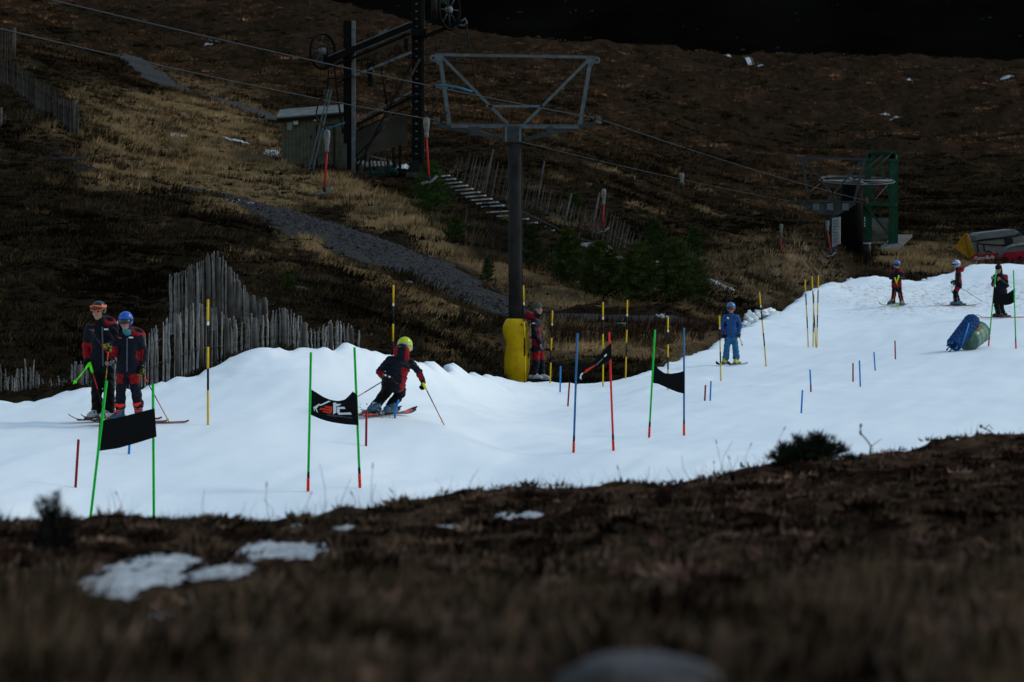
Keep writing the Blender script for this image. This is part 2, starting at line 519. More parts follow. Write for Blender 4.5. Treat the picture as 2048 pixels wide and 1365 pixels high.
def snow_mat():
    m = bpy.data.materials.new('piste snow'); m.use_nodes = True
    N, L = nodes_of(m); b = N['Principled BSDF']
    b.inputs['Roughness'].default_value = .55; b.inputs['Specular IOR Level'].default_value = .25
    tc = N.new('ShaderNodeTexCoord'); at = N.new('ShaderNodeAttribute'); at.attribute_name = 'dirt'
    mp = N.new('ShaderNodeMapping'); mp.inputs['Scale'].default_value = (1.0, .35, 1)
    L.new(tc.outputs['Object'], mp.inputs['Vector'])
    z = N.new('ShaderNodeTexNoise'); z.inputs['Scale'].default_value = 5.5; z.inputs['Detail'].default_value = 9; z.inputs['Roughness'].default_value = .75
    L.new(mp.outputs[0], z.inputs['Vector'])
    ad = N.new('ShaderNodeMath'); ad.operation = 'MULTIPLY_ADD'
    L.new(at.outputs['Fac'], ad.inputs[0]); ad.inputs[1].default_value = .18; L.new(z.outputs['Fac'], ad.inputs[2])
    r = N.new('ShaderNodeMapRange'); r.inputs['From Min'].default_value = .68; r.inputs['From Max'].default_value = .82
    L.new(ad.outputs[0], r.inputs['Value'])
    mx = N.new('ShaderNodeMix'); mx.data_type = 'RGBA'
    tone = N.new('ShaderNodeMix'); tone.data_type = 'RGBA'
    tone.inputs['A'].default_value = (.81, .865, .90, 1); tone.inputs['B'].default_value = (.74, .81, .86, 1)
    zt = N.new('ShaderNodeTexNoise'); zt.inputs['Scale'].default_value = .55; zt.inputs['Detail'].default_value = 8; zt.inputs['Roughness'].default_value = .65
    mpt = N.new('ShaderNodeMapping'); mpt.inputs['Scale'].default_value = (.6, .5, 1); mpt.inputs['Rotation'].default_value = (0, 0, .5)
    L.new(tc.outputs['Object'], mpt.inputs['Vector']); L.new(mpt.outputs[0], zt.inputs['Vector'])
    rt = N.new('ShaderNodeMapRange'); rt.inputs['From Min'].default_value = .35; rt.inputs['From Max'].default_value = .7
    L.new(zt.outputs['Fac'], rt.inputs['Value']); L.new(rt.outputs['Result'], tone.inputs['Factor']); L.new(tone.outputs['Result'], mx.inputs['A']); mx.inputs['B'].default_value = (.30, .25, .22, 1)
    L.new(r.outputs['Result'], mx.inputs['Factor'])
    L.new(mx.outputs['Result'], b.inputs['Base Color'])
    z2 = N.new('ShaderNodeTexNoise'); z2.inputs['Scale'].default_value = 9; z2.inputs['Detail'].default_value = 6
    mp2 = N.new('ShaderNodeMapping'); mp2.inputs['Scale'].default_value = (.35, 1.4, 1); mp2.inputs['Rotation'].default_value = (0, 0, .25)
    L.new(tc.outputs['Object'], mp2.inputs['Vector']); L.new(mp2.outputs[0], z2.inputs['Vector'])
    bp = N.new('ShaderNodeBump'); bp.inputs['Strength'].default_value = .35; bp.inputs['Distance'].default_value = .04
    L.new(z2.outputs['Fac'], bp.inputs['Height']); L.new(bp.outputs[0], b.inputs['Normal'])
    return m
M_SNOW = snow_mat()
M_SNOWP = mat('old snow', (.36, .38, .40), .6, .45, 7, bump=.3)

def grid_faces(nr, nc, keep=None):
    i = np.arange((nr-1)*(nc-1)); r = i//(nc-1); c = i % (nc-1)
    a = r*nc+c
    f = np.stack([a, a+1, a+nc+1, a+nc], 1)
    return f if keep is None else f[keep.ravel()]
def compact(v, f):
    u, inv = np.unique(f, return_inverse=True)
    return v[u], inv.reshape(f.shape), u
def set_color(me, name, cols):
    a = me.attributes.new(name, 'FLOAT_COLOR', 'POINT')
    c = np.ones((len(cols), 4), np.float32); c[:, :3] = cols
    a.data.foreach_set('color', c.ravel())
def set_float(me, name, vals):
    a = me.attributes.new(name, 'FLOAT', 'POINT'); a.data.foreach_set('value', np.asarray(vals, np.float32))

# hillside sheet
rowsY = np.concatenate([np.geomspace(50, 300, 430), np.geomspace(303, 900, 150)])
us = np.linspace(-.23, .23, 440)
YY, UU = np.meshgrid(rowsY, us, indexing='ij'); XX = UU*YY
ZZ = hill_z(XX, YY)
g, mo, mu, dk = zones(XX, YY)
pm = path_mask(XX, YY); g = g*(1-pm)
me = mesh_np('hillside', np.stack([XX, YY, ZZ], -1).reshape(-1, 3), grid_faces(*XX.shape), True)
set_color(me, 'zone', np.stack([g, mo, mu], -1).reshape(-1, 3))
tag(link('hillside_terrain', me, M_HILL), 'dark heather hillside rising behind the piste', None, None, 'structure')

# snow sheet
xs = np.concatenate([np.arange(-26, -9, .25), np.arange(-9, 4, .075), np.arange(4, 19, .14), np.arange(19, 46.01, .3)]); ys = np.concatenate([np.arange(28, 100, .22), np.arange(100, 155, .28)])
YY, XX = np.meshgrid(ys, xs, indexing='ij')
sd = snow_sd(XX, YY)
ZZ = snow_z(XX, YY)
ok = sd > -1.2
keep = ok[:-1, :-1] & ok[1:, :-1] & ok[:-1, 1:] & ok[1:, 1:]
v, f, u = compact(np.stack([XX, YY, ZZ], -1).reshape(-1, 3), grid_faces(*XX.shape, keep))
me = mesh_np('snow_slope', v, f, True)
dirt = sstep(108, 119, v[:,1])*sstep(142, 131, v[:,1])*sstep(8, 12, v[:,0]) + .35*sstep(.6, 0, snow_sd(v[:,0], v[:,1]))*sstep(95, 110, v[:,1])
set_float(me, 'dirt', dirt)
tag(link('snow_slope', me, M_SNOW), 'groomed white piste of artificial snow', None, None, 'structure')

# gravel tracks
M_PATH = mat('dark gravel', (.0172, .0172, .0170), .9, .8, 7.0, bump=.9)
M_PATH2 = mat('pinkish gravel', (.024, .0225, .024), .85, .6, 5.0, bump=.8)
def track(L, name, m, lift=.05):
    P = np.array(L); t = np.concatenate([[0], np.cumsum(np.hypot(np.diff(P[:,0]), np.diff(P[:,1])))])
    s = np.arange(0, t[-1], .35)
    cx, cy, w = (np.interp(s, t, P[:,k]) for k in (0, 1, 2))
    k = np.ones(9)/9
    if len(s) > 12:
        cx[4:-4] = np.convolve(cx, k, 'valid'); cy[4:-4] = np.convolve(cy, k, 'valid')
    dx, dy = np.gradient(cx), np.gradient(cy); n = np.hypot(dx, dy)+1e-9
    nx, ny = -dy/n, dx/n
    q = np.linspace(-1, 1, 15)
    wl = w*(1+.28*fbm(s*.5, s*0, 3, 90)); wr = w*(1+.28*fbm(s*.5, s*0+7, 3, 91))
    ww = np.where(q[None] < 0, wl[:,None], wr[:,None])
    X = cx[:,None]+nx[:,None]*q*ww; Y = cy[:,None]+ny[:,None]*q*ww
    Z = hill_z(X, Y)+lift*(1-np.abs(q)**4)[None]*1.0 + .02*fbm(X*2, Y*2, 3, 95) - .12*(np.abs(q) > .99)[None]
    o = link(name, mesh_np(name, np.stack([X, Y, Z], -1).reshape(-1, 3), grid_faces(*X.shape), True), m)
    return tag(o, None, None, None, 'structure')
tag(track(_pathpts[0], 'gravel_path', M_PATH), 'dark gravel track climbing from the lift pylon to the shed')
tag(track(_pathpts[1], 'gravel_path', M_PATH2), 'pale gravel track winding over the moor behind the shed')
tag(track(_pathpts[2], 'gravel_path', M_PATH2, .04), 'gravel track crossing behind the woman and the marker poles')

# loose stones on the dark track
q = np.random.default_rng(77); Pn = np.array(_pathpts[0])
tt = np.concatenate([[0], np.cumsum(np.hypot(np.diff(Pn[:,0]), np.diff(Pn[:,1])))])
s_ = q.uniform(0, tt[-1], 5200); o_ = np.clip(q.normal(0, .5, 5200), -1.05, 1.05)
cx, cy, w_ = (np.interp(s_, tt, Pn[:,k]) for k in (0, 1, 2)); dx_ = np.interp(s_+.5, tt, Pn[:,0])-np.interp(s_-.5, tt, Pn[:,0]); dy_ = np.interp(s_+.5, tt, Pn[:,1])-np.interp(s_-.5, tt, Pn[:,1]); l_ = np.hypot(dx_, dy_)+1e-9
X_ = cx-dy_/l_*o_*w_; Y_ = cy+dx_/l_*o_*w_; r_ = q.uniform(.018, .055, 5200)*(1+.8*(q.uniform(0, 1, 5200) < .05))
C_ = np.stack([X_, Y_, hill_z(X_, Y_)+.05*(1-np.abs(o_)**4)+r_*.2], -1)
oc = np.array([(1,0,0),(-1,0,0),(0,1,0),(0,-1,0),(0,0,.8),(0,0,-.8)], float)
Vp = (C_[:,None]+oc[None]*r_[:,None,None]*q.uniform(.6, 1.3, (5200, 6, 1))).reshape(-1, 3)
Fp = (np.arange(5200)[:,None,None]*6+np.array([(0,2,4),(2,1,4),(1,3,4),(3,0,4)])[None]).reshape(-1, 3)
me = mesh_np('gravel_stones', Vp, Fp); set_color(me, 'leaf_colour', np.repeat(np.array([[.029,.0295,.030]])*q.uniform(.3, 2.2, (5200, 1)), 6, axis=0))
GRAVEL = me

# far mountainside
xs = np.linspace(-900, 900, 150); ys = np.linspace(950, 2200, 110)
YY, XX = np.meshgrid(ys, xs, indexing='ij')
ZZ = -60 + (YY-950)*.45 + 12*fbm(XX*.004, YY*.004, 5, 100, .55)
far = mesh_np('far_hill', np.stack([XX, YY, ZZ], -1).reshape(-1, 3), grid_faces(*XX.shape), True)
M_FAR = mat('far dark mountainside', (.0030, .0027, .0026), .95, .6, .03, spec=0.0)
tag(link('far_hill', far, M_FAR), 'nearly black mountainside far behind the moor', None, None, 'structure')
speck = MB(); q = random.Random(12)
for i in range(70):
    x, y = q.uniform(500, 2100), q.uniform(-30, 105)
    d = hit(lambda X, Y: -60+(np.asarray(Y)-950)*.45+12*fbm(np.asarray(X)*.004, np.asarray(Y)*.004, 5, 100, .55), x, y, 950, 1900, 900)
    if d: speck.ball(W(x, y, d), (q.uniform(.15, .7)*(1+(q.random() < .1)), .3, q.uniform(.12, .35)), 6, 4)
tag(speck.build('scattered_rocks', mat('pale far rock', (.022, .026, .030), .9)), 'pale rocks strewn over the far dark mountainside', None, None, 'stuff')

# the bank the photographer stands on
FP = [(-400,1045,17),(0,1050,16),(120,1050,16.5),(300,1040,18),(450,1046,18.5),(560,1048,19),(700,1024,19.5),(850,1000,20),(1000,982,20.5),(1150,972,21),(1300,975,21.5),(1420,955,22),(1560,930,22.5),(1700,915,23),(1800,905,23.5),(1870,880,24),(1950,876,24.2),(2048,868,24.5),(2400,850,25),
  (-400,1365,6),(0,1365,6),(700,1365,6),(1300,1385,5.8),(2048,1365,6),(2400,1365,6),(0,1260,8.8),(700,1240,9),(1400,1240,9),(2048,1230,9),(-400,1250,8.8),(2400,1220,9),
  (0,1130,12.8),(700,1110,14),(1300,1090,14.5),(2048,1040,14.5),(2400,1030,14.5),(-400,1130,12.8),(300,1150,12.4),(1700,1050,15)]
pts = [W(*q) for q in FP]
fp = [(p.x, p.y*.5) for p in pts]; fv = [p.z for p in pts]
for X in (-3, 0, 3):
    fp += [(X, .5), (X, -1.5)]; fv += [-.58, -.45]
_fore = TPS(fp, fv, 1e-3)
PATCHES = [(265,1165,120,34),(330,1125,70,14),(205,1205,60,17),(445,1150,58,16),(520,1105,40,20),(590,1108,72,18),(300,1252,80,22),(885,1063,42,7),(1010,1037,22,9),(1062,1034,22,6),(590,1058,20,5),(690,1060,25,5)]
PATCHW = []
RIDGE = np.array([(q[0], q[2]) for q in FP[:19]], float)
def fore_z(X, Y, detail=True):
    X = np.asarray(X, float); Y = np.asarray(Y, float)
    px = 1024+FPX*X/np.maximum(Y, .5)
    rd = np.interp(px, RIDGE[:,0], RIDGE[:,1])
    Yc = np.minimum(Y, rd)
    z = _fore(X*Yc/np.maximum(Y, .5) if False else X, Yc*.5)
    zb = z
    if detail:
        z = z + (.030*fbm(X*2.2, Y*1.6, 4, 110, .6) + .018*np.abs(fbm(X*6, Y*5, 3, 120)))*sstep(2, 9, Y)
        z = z + .050*(np.abs(fbm(X*1.3, Y*.8, 3, 115))-.25)*1.0 + .045*(np.abs(fbm(X*4.5, Y*2.6, 3, 117))-.2)*sstep(4, 8, Y)*sstep(.0, 3.0, rd-Y)
    if detail and PATCHW:
        m_ = np.zeros(X.shape)
        for cx, cy, rx, ry in PATCHW: m_ = np.maximum(m_, sstep(1.5, .9, np.hypot((X-cx)/rx, (Y-cy)/ry)))
        z = z + m_*.8*(zb-z)
    z = z - .32*np.maximum(Y-rd-.1, 0) - .03*np.clip(Y-rd, 0, 1)
    return np.maximum(z, -4.6)
for cx, cy, rx, ry in PATCHES:
    f_ = lambda X, Y: fore_z(X, Y, False)
    c_ = hit(f_, cx, cy, 3, 24, 3000); n_ = hit(f_, cx, cy+ry, 3, 24, 3000); a_ = hit(f_, cx, cy-ry, 3, 24, 3000) or c_+1.5
    p_ = W(cx, cy, c_); PATCHW.append((p_.x, (n_+a_)/2, rx*c_/FPX, (a_-n_)/2))
def on_fore(px, py): 
    d = hit(fore_z, px, py, 2.5, 30, 4000); return W(px, py, d) if d else None
rowsY = np.concatenate([np.linspace(-6, 3, 16), np.geomspace(3.1, 32, 330)])
XX = np.zeros((len(rowsY), 300)); YY = np.zeros_like(XX)
for i, y in enumerate(rowsY):
    w = 3.0+.2*max(y, 0); XX[i] = np.linspace(-w, w, 300); YY[i] = y
ZZ = fore_z(XX, YY)
me = mesh_np('foreground', np.stack([XX, YY, ZZ], -1).reshape(-1, 3), grid_faces(*XX.shape), True)
n = (fbm(XX*.9, YY*.5, 3, 130, .6)*.5+.8*fbm(XX*4.5, YY*2.4, 3, 133, .6)).ravel()
set_color(me, 'zone', np.stack([sstep(.05, .5, n)*.8, sstep(-.1, .4, -n), 0*n], -1))
M_FORE = ground_mat('foreground peat and heather', [(.004,.003,.0022), (.052,.030,.020), (.120,.074,.045), (.022,.014,.008), (.004,.003,.0022), (.036,.016,.012), (.05,.04,.03)], fine=30.0)
tag(link('foreground_terrain', me, M_FORE), 'blurred peaty bank in front of the piste', None, None, 'structure')
# ------------------------------------------------------------------ heather, grass and other ground cover
def leaf_mat(name, rough=.85):
    m = bpy.data.materials.new(name); m.use_nodes = True
    N, L = nodes_of(m); b = N['Principled BSDF']
    at = N.new('ShaderNodeAttribute'); at.attribute_name = 'leaf_colour'
    L.new(at.outputs['Color'], b.inputs['Base Color'])
    b.inputs['Roughness'].default_value = rough; b.inputs['Specular IOR Level'].default_value = .0
    return m
M_LEAF = leaf_mat('dry stems and leaves')
tag(link('gravel_stones', GRAVEL, M_LEAF), 'loose stones on the dark gravel track', None, None, 'stuff')

def blades(P, n, h, w, spread, lean, cols, rg, tipcol=None, colvar=.4):
    """P: k x 3 roots; per-root arrays h, w; n blades each. returns verts, faces, colours"""
    k = len(P)
    h = np.broadcast_to(h, (k,)); w = np.broadcast_to(w, (k,))
    H = h[:,None]*rg.uniform(.45, 1.1, (k, n)); Wd = w[:,None]*rg.uniform(.7, 1.3, (k, n))
    a = rg.uniform(0, 2*np.pi, (k, n)); r = h[:,None]*spread*np.sqrt(rg.uniform(0, 1, (k, n)))
    bx = P[:,0,None]+np.cos(a)*r; by = P[:,1,None]+np.sin(a)*r; bz = P[:,2,None]-.04*h[:,None]+0*r
    la = lean*rg.uniform(.2, 1.2, (k, n))
    tx = bx+np.cos(a)*H*la+.12*H; ty = by+np.sin(a)*H*la; tz = bz+H*np.sqrt(np.maximum(.1, 1-np.minimum(la, .9)**2))
    yaw = rg.uniform(0, 2*np.pi, (k, n)); sx = np.cos(yaw)*Wd/2; sy = np.sin(yaw)*Wd/2*.6
    V = np.stack([np.stack([bx-sx, by-sy, bz], -1), np.stack([bx+sx, by+sy, bz], -1), np.stack([tx, ty, tz], -1)], 2).reshape(-1, 3)
    F = np.arange(len(V)).reshape(-1, 3)
    c = cols[:,None,:]*rg.uniform(1-colvar, 1+colvar, (k, n, 1))
    C = np.repeat(c.reshape(-1, 3), 3, axis=0)
    return V, F, C
def leaf_object(name, parts, m=None, parent=None, origin=None):
    V, F, C, k = [], [], [], 0
    for v, f, c in parts:
        V.append(v); F.append(f+k); C.append(c); k += len(v)
    V = np.vstack(V)
    if origin is not None: V = V - np.array(origin)
    me = mesh_np(name, V, np.vstack(F)); set_color(me, 'leaf_colour', np.clip(np.vstack(C), 0, 1))
    return link(name, me, m or M_LEAF, parent)

def scatter_hill(n, dmin, dmax):
    px = rng.uniform(-160, 2210, n); d = np.exp(rng.uniform(math.log(dmin), math.log(dmax), n))
    X = (px-1024)*d/FPX; Y = d
    ok = (snow_sd(X, Y) < -.25) & (path_mask(X, Y) < rng.uniform(.1, .98, n))
    X, Y = X[ok], Y[ok]
    return np.stack([X, Y, hill_z(X, Y)], -1)
P = np.vstack([scatter_hill(60000, 58, 330), scatter_hill(15000, 330, 690)])
g, mo, mu, dk = zones(P[:,0], P[:,1])
g = np.maximum(g, mu*.75)
pick = rng.uniform(0, 1, len(P)) < .014*(1-dk)*sstep(220, 150, P[:,1])+.9*g
sc = (P[:,1]/95)**.85; hs = (P[:,1]/95)**np.where(P[:,1] < 150, .8, .35)
k = ~pick
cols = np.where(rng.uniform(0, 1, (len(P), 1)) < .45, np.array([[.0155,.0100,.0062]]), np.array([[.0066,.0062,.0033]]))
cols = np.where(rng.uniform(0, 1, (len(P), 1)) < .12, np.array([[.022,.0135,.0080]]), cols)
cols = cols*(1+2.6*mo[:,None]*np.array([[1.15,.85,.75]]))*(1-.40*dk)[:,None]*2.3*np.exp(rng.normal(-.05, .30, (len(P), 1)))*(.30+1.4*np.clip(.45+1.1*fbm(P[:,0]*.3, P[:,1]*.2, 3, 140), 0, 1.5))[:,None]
big = (1+1.2*np.clip(fbm(P[:,0]*.22, P[:,1]*.16, 3, 150), -.4, 1))
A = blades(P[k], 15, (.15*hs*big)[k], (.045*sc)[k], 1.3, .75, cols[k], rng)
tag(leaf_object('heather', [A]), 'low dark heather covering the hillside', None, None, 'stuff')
gc = np.where(rng.uniform(0, 1, (len(P), 1)) < .6, np.array([[.31,.200,.105]]), np.array([[.175,.132,.062]]))*np.where(mu > .4, .75, 1)[:,None]
gc = gc*(.45+.55*np.clip(g*1.4, 0, 1))[:,None]*(.25+1.05*np.clip(.5+1.0*fbm(P[:,0]*.35, P[:,1]*.25, 3, 145), 0, 1.3))[:,None]
px_ = 1024+FPX*P[:,0]/P[:,1]; py_ = HOR-FPX*P[:,2]/P[:,1]
worn = sstep(1.2, .6, np.hypot((px_-510)/130, (py_-372)/48)+.3*fbm(P[:,0]*.4, P[:,1]*.3, 3, 148))
gc = gc*(1-worn[:,None]*np.array([[.45,.30,.42]])); hs = hs*(1-.6*worn)
B = blades(P[pick], 16, (.24*hs*rng.uniform(.6, 1.2, len(P)))[pick], (.020*sc)[pick], .75, .55, gc[pick], rng)
tag(leaf_object('dry_grass', [B]), 'tan dry grass tufts on the hillside', None, None, 'stuff')

# taller reddish stems in the hollow behind the piste edge
px = rng.uniform(1090, 1480, 900); py = rng.uniform(652, 690, 900)
R = []
for x, y in zip(px, py):
    d = hit(hill_base, x, y, 88, 118, 400)
    if d: R.append(W(x, y, d))
R = np.array(R); R = R[(snow_sd(R[:,0], R[:,1]) < -.3) & (path_mask(R[:,0], R[:,1]) < .3)]
R[:,2] = hill_z(R[:,0], R[:,1])
C = blades(R, 7, rng.uniform(.25, .6, len(R)), .014, .35, .3, np.tile(np.array([[.022,.011,.008]]), (len(R), 1))*rng.uniform(.6, 1.8, (len(R), 1)), rng)
tag(leaf_object('bare_reddish_stems', [C]), 'bare reddish stems in the hollow beyond the piste edge', None, None, 'stuff')

# foreground
n = 15000
px = rng.uniform(-200, 2250, n); d = np.exp(rng.uniform(math.log(4.6), math.log(25.5), n))
rd = np.interp(px, RIDGE[:,0], RIDGE[:,1]); ok = d < rd+.2
px, d = px[ok], d[ok]; X = (px-1024)*d/FPX
PF = np.stack([X, d, fore_z(X, d)], -1)
def in_patch(x, y, patches):
    m = np.zeros(len(x), bool)
    for cx, cy, rx, ry in patches:
        m |= np.hypot((x-cx)/rx, (y-cy)/ry) < 1.05
        m |= np.hypot((x-cx)/(rx*.95), (y-cy-ry*.9)/(ry*1.8)) < 1.0
    return m
pyF = HOR-FPX*PF[:,2]/PF[:,1]
PF = PF[~in_patch(px, pyF, PATCHES)]
nn = fbm(PF[:,0]*.9, PF[:,1]*.5, 3, 130, .6)*.5+.8*fbm(PF[:,0]*4.5, PF[:,1]*2.4, 3, 133, .6)
straw = rng.uniform(0, 1, len(PF)) < np.clip(.06+.7*nn, .02, .5)
sz = np.interp(PF[:,1], [3, 6, 10, 16, 24], [.085, .075, .055, .042, .044])*(1+.9*np.clip(fbm(PF[:,0]*3.2, PF[:,1]*1.6, 3, 165), -.5, 1))
c1 = np.where(rng.uniform(0, 1, (len(PF), 1)) < .5, np.array([[.046,.0275,.0190]]), np.array([[.0085,.0066,.0044]]))
c1 = np.where((rng.uniform(0, 1, len(PF)) < .25*sstep(1100, 1500, 1024+FPX*PF[:,0]/PF[:,1]))[:,None], np.array([[.040,.0205,.0170]]), c1)
c1 = c1*1.45*(.12+2.3*np.clip(.40+1.3*fbm(PF[:,0]*5.0, PF[:,1]*2.6, 3, 160)+.5*fbm(PF[:,0]*1.0, PF[:,1]*.6, 2, 161), 0, 1.4))[:,None]
A = blades(PF[~straw], 15, (sz*.75)[~straw], (sz*.36)[~straw], 1.6, 1.0, c1[~straw], rng)
c2 = np.array([[.125,.084,.052]])*rng.uniform(.3, 1.3, (len(PF), 1))
B = blades(PF[straw], 9, (sz*1.5)[straw], (sz*.07)[straw], .7, .45, c2[straw], rng)
tag(leaf_object('foreground_heather', [A]), 'blurred dark heather on the near bank', None, None, 'stuff')
tag(leaf_object('foreground_grass', [B]), 'blurred straw grass on the near bank', None, None, 'stuff')
# long straw close to the camera
n = 260
px = np.concatenate([rng.uniform(1500, 2100, 150), rng.uniform(-50, 1500, 110)]); d = rng.uniform(5.4, 10.5, n)
X = (px-1024)*d/FPX; Q = np.stack([X, d, fore_z(X, d)], -1)
B = blades(Q, 6, rng.uniform(.08, .19, n), .005, .25, .3, np.array([[.130,.088,.055]])*rng.uniform(.4, 1.2, (n, 1)), rng)
tag(leaf_object('tall_straw', [B]), 'out of focus straw close to the camera', None, None, 'stuff')

# seed stems standing against the snow
M_STEM = mat('dry seed stem', (.030, .028, .030), .8)
stems = MB(); sr = random.Random(4)
spots = [(40,1020,70),(62,1030,60),(205,1035,45),(225,1030,80),(258,1035,60),(275,1035,85),(300,1035,70),(232,1040,45),(420,1050,130),(360,1040,70),(480,1045,75),(540,1045,70),(560,1045,40),(600,1035,50),(615,1030,55),(660,1020,75),(668,1020,60),
  (690,1018,50),(720,1020,70),(745,1015,40),(790,1010,55),(735,1010,75),(940,990,50),(1105,975,52),(1215,970,40),(1235,968,35),(1305,968,40),(1330,965,30),(1390,960,60),(1375,962,48),(1430,948,75),(1436,948,55),(1470,945,40),(1530,925,55),(1560,920,40),(1575,915,45),(1480,940,60),(1445,945,40),
  (1160,972,25),(1280,970,32),(1700,905,30),(2040,868,40),(2020,868,28)]
for x, y, hh in spots:
    if sr.random() < .25: continue
    x += sr.uniform(-14, 14); hh *= sr.uniform(.5, 1.25)
    d = float(np.interp(x, RIDGE[:,0], RIDGE[:,1]))-.25
    X = (x-1024)*d/FPX; z0 = float(fore_z(X, d)) - .02
    top = W(x+sr.uniform(-.6, .6)*hh, y-hh, d)
    a = Vector((X, d, z0)); mid = a.lerp(top, .55)+Vector((sr.uniform(-.025, .025), 0, .010))
    stems.tube([a, mid, top], [.0016, .0012, .0009], 5)
    if sr.random() < .45:
        dr = (top-mid).normalized(); L = sr.uniform(.008, .020)
        stems.tube([top-dr*L, top-dr*L*.4, top+dr*L*.5, top+dr*L], [.001, .0034, .0026, .0007], 6)
    for q in range(sr.randint(2, 11)):
        xx = X+sr.gauss(0, .12); zz = float(fore_z(xx, d))-.01
        stems.tube([(xx, d, zz), (xx+sr.uniform(-.02, .02), d, zz+.03), (xx+sr.uniform(-.05, .05), d, zz+sr.uniform(.03, .12))], [.0012, .0009, .0004], 4)
o = stems.build('seed_stems', M_STEM); tag(o, 'thin dry seed stems along the near ridge', None, None, 'stuff')

def shrub(name, label, px, py, d, wpx, hpx, n, col, sprig=.05, cat='shrub', group=None, surf=fore_z):
    X = (px-1024)*d/FPX; base = Vector((X, d, float(surf(X, d))-.02))
    t = thing(name, base, label, cat, group)
    w = wpx*d/FPX/2; h = hpx*d/FPX
    wood = MB(); r = random.Random(int(px)); parts = []
    for i in range(n):
        a = r.uniform(0, 2*math.pi); q = math.sqrt(r.random())
        tip = base+Vector((math.cos(a)*w*q, math.sin(a)*w*.7*q, h*(1-.75*q*q)*r.uniform(.7, 1.05)))
        mid = base.lerp(tip, .5)+Vector((r.uniform(-.1, .1)*w, 0, .1*h))
        wood.tube([base+Vector((0, 0, .0)), mid, tip], [.010*h/.25, .006*h/.25, .0025*h/.25], 5)
        for s in range(9):
            u = .35+.65*s/8; p = (base.lerp(mid, u*2) if u < .5 else mid.lerp(tip, u*2-1))
            parts.append(p)
    wood.build('stem', M_STEM, t)
    PP = np.array([tuple(p) for p in parts])
    cc = np.array([col])*rng.uniform(.5, 1.5, (len(PP), 1))
    leaf_object('foliage', [blades(PP, 9, np.full(len(PP), sprig), np.full(len(PP), sprig*.16), .5, .8, cc, rng)], None, t, base)
    return t
shrub('heather_bush', 'tall dark blurred heather bush rising over the near bank before the marker gate', 105, 1100, 13.5, 130, 150, 34, (.012,.011,.007), .030)
shrub('heather_bush', 'dark green heather bush on the near ridge below the blue stub poles', 1625, 925, 22.2, 185, 66, 80, (.013,.017,.008), .045)
shrub('heather_bush', 'small heather sprig beside the dark bush on the ridge', 1560, 935, 22.0, 60, 30, 14, (.010,.012,.006), .03)
tw = MB()
d = 22.8; b0 = W(1740, 908, d)
tw.tube([b0, W(1742,893,d), W(1733,880,d), W(1722,868,d), W(1720,850,d)], [.006,.005,.004,.004,.003], 6)
tw.tube([W(1742,893,d), W(1752,886,d), W(1763,878,d)], [.003,.002,.001], 5)
tw.ball(W(1721,866,d), (.007,.007,.016), 8, 6); tw.ball(W(1722,851,d), (.006,.006,.012), 8, 6)
tag(tw.build('bare_twig', M_STEM), 'bare forked twig standing alone on the near ridge', 'twig')
tw = MB(); d = 24.0
tw.tube([W(1985,872,d), W(1980,862,d), W(1970,858,d), W(1962,852,d)], [.006,.005,.004,.003], 6)
tw.tube([W(1970,858,d), W(1978,850,d), W(1986,860,d)], [.004,.003,.002], 6); tw.ball(W(1962,853,d), (.010,.008,.012), 8, 6)
tag(tw.build('bare_twig', M_STEM), 'short curled bare twig on the ridge by the picture edge', 'twig')
tw = MB(); d = 20.3
tw.tube([W(985,992,d), W(1000,980,d), W(1012,974,d), W(1028,977,d), W(1040,985,d)], [.004,.004,.003,.003,.002], 6)
tag(tw.build('bare_twig', M_STEM), 'low arched twig lying on the near ridge', 'twig')

# stone right in front of the lens, and pale bits in the bank
def rock(name, label, c, r, m, seed=1, cat='stone', amp=.18):
    bm = bmesh.new(); bmesh.ops.create_icosphere(bm, subdivisions=4, radius=1)
    co = np.array([tuple(v.co) for v in bm.verts])
    n = 1+amp*fbm(co[:,0]*1.3+seed, co[:,1]*1.3+co[:,2]*1.1, 4, seed)
    for v, q in zip(bm.verts, n): v.co = Vector((v.co.x*q*r[0], v.co.y*q*r[1], v.co.z*q*r[2]))
    me = bpy.data.meshes.new(name); bm.to_mesh(me); bm.free()
    for p in me.polygons: p.use_smooth = True
    o = link(name, me, m); o.location = c
    return tag(o, label, cat)
M_STONE = mat('grey granite', (.062, .062, .068), .8, .3, 20, bump=.4)
rock('boulder', 'smooth grey boulder out of focus at the bottom edge of the view', W(1280, 1374, 5.1), (.112, .12, .042), M_STONE, 3)

# thin remains of snow on the bank and on the moor
def patch(fn, cx, cy, rx, ry, d0, d1, name, m, lift=.012, res=46, seed=0):
    xs = np.linspace(-1.15, 1.15, res)
    V = np.zeros((res, res, 3)); ok = np.zeros((res, res), bool)
    B, A = np.meshgrid(xs, xs, indexing='ij')
    q = np.hypot(A, B) + .55*fbm(A*2.0+seed, B*1.5+seed*.7, 3, 170+seed, .65)+.38*np.abs(fbm(A*6+seed, B*4, 3, 190+seed, .7))
    c = W(cx, cy, hit(fn, cx, cy, d0, d1, 4000))
    dn = hit(fn, cx, cy+ry, d0, d1, 4000); df = hit(fn, cx, cy-ry, d0, d1, 4000) or dn*1.3
    X = c.x + A*rx*c.y/FPX; Y = c.y + np.where(B > 0, B*(c.y-dn), B*(df-c.y))*-1
    Z = fn(X, Y)+lift*(1.4-q)
    keep = (q[:-1,:-1] < 1) & (q[1:,1:] < 1) & (q[1:,:-1] < 1) & (q[:-1,1:] < 1)
    v, f, u = compact(np.stack([X, Y, Z], -1).reshape(-1, 3), grid_faces(res, res, keep))
    o = link(name, mesh_np(name, v, f, True), m)
    return tag(o, None, None, None, 'structure')
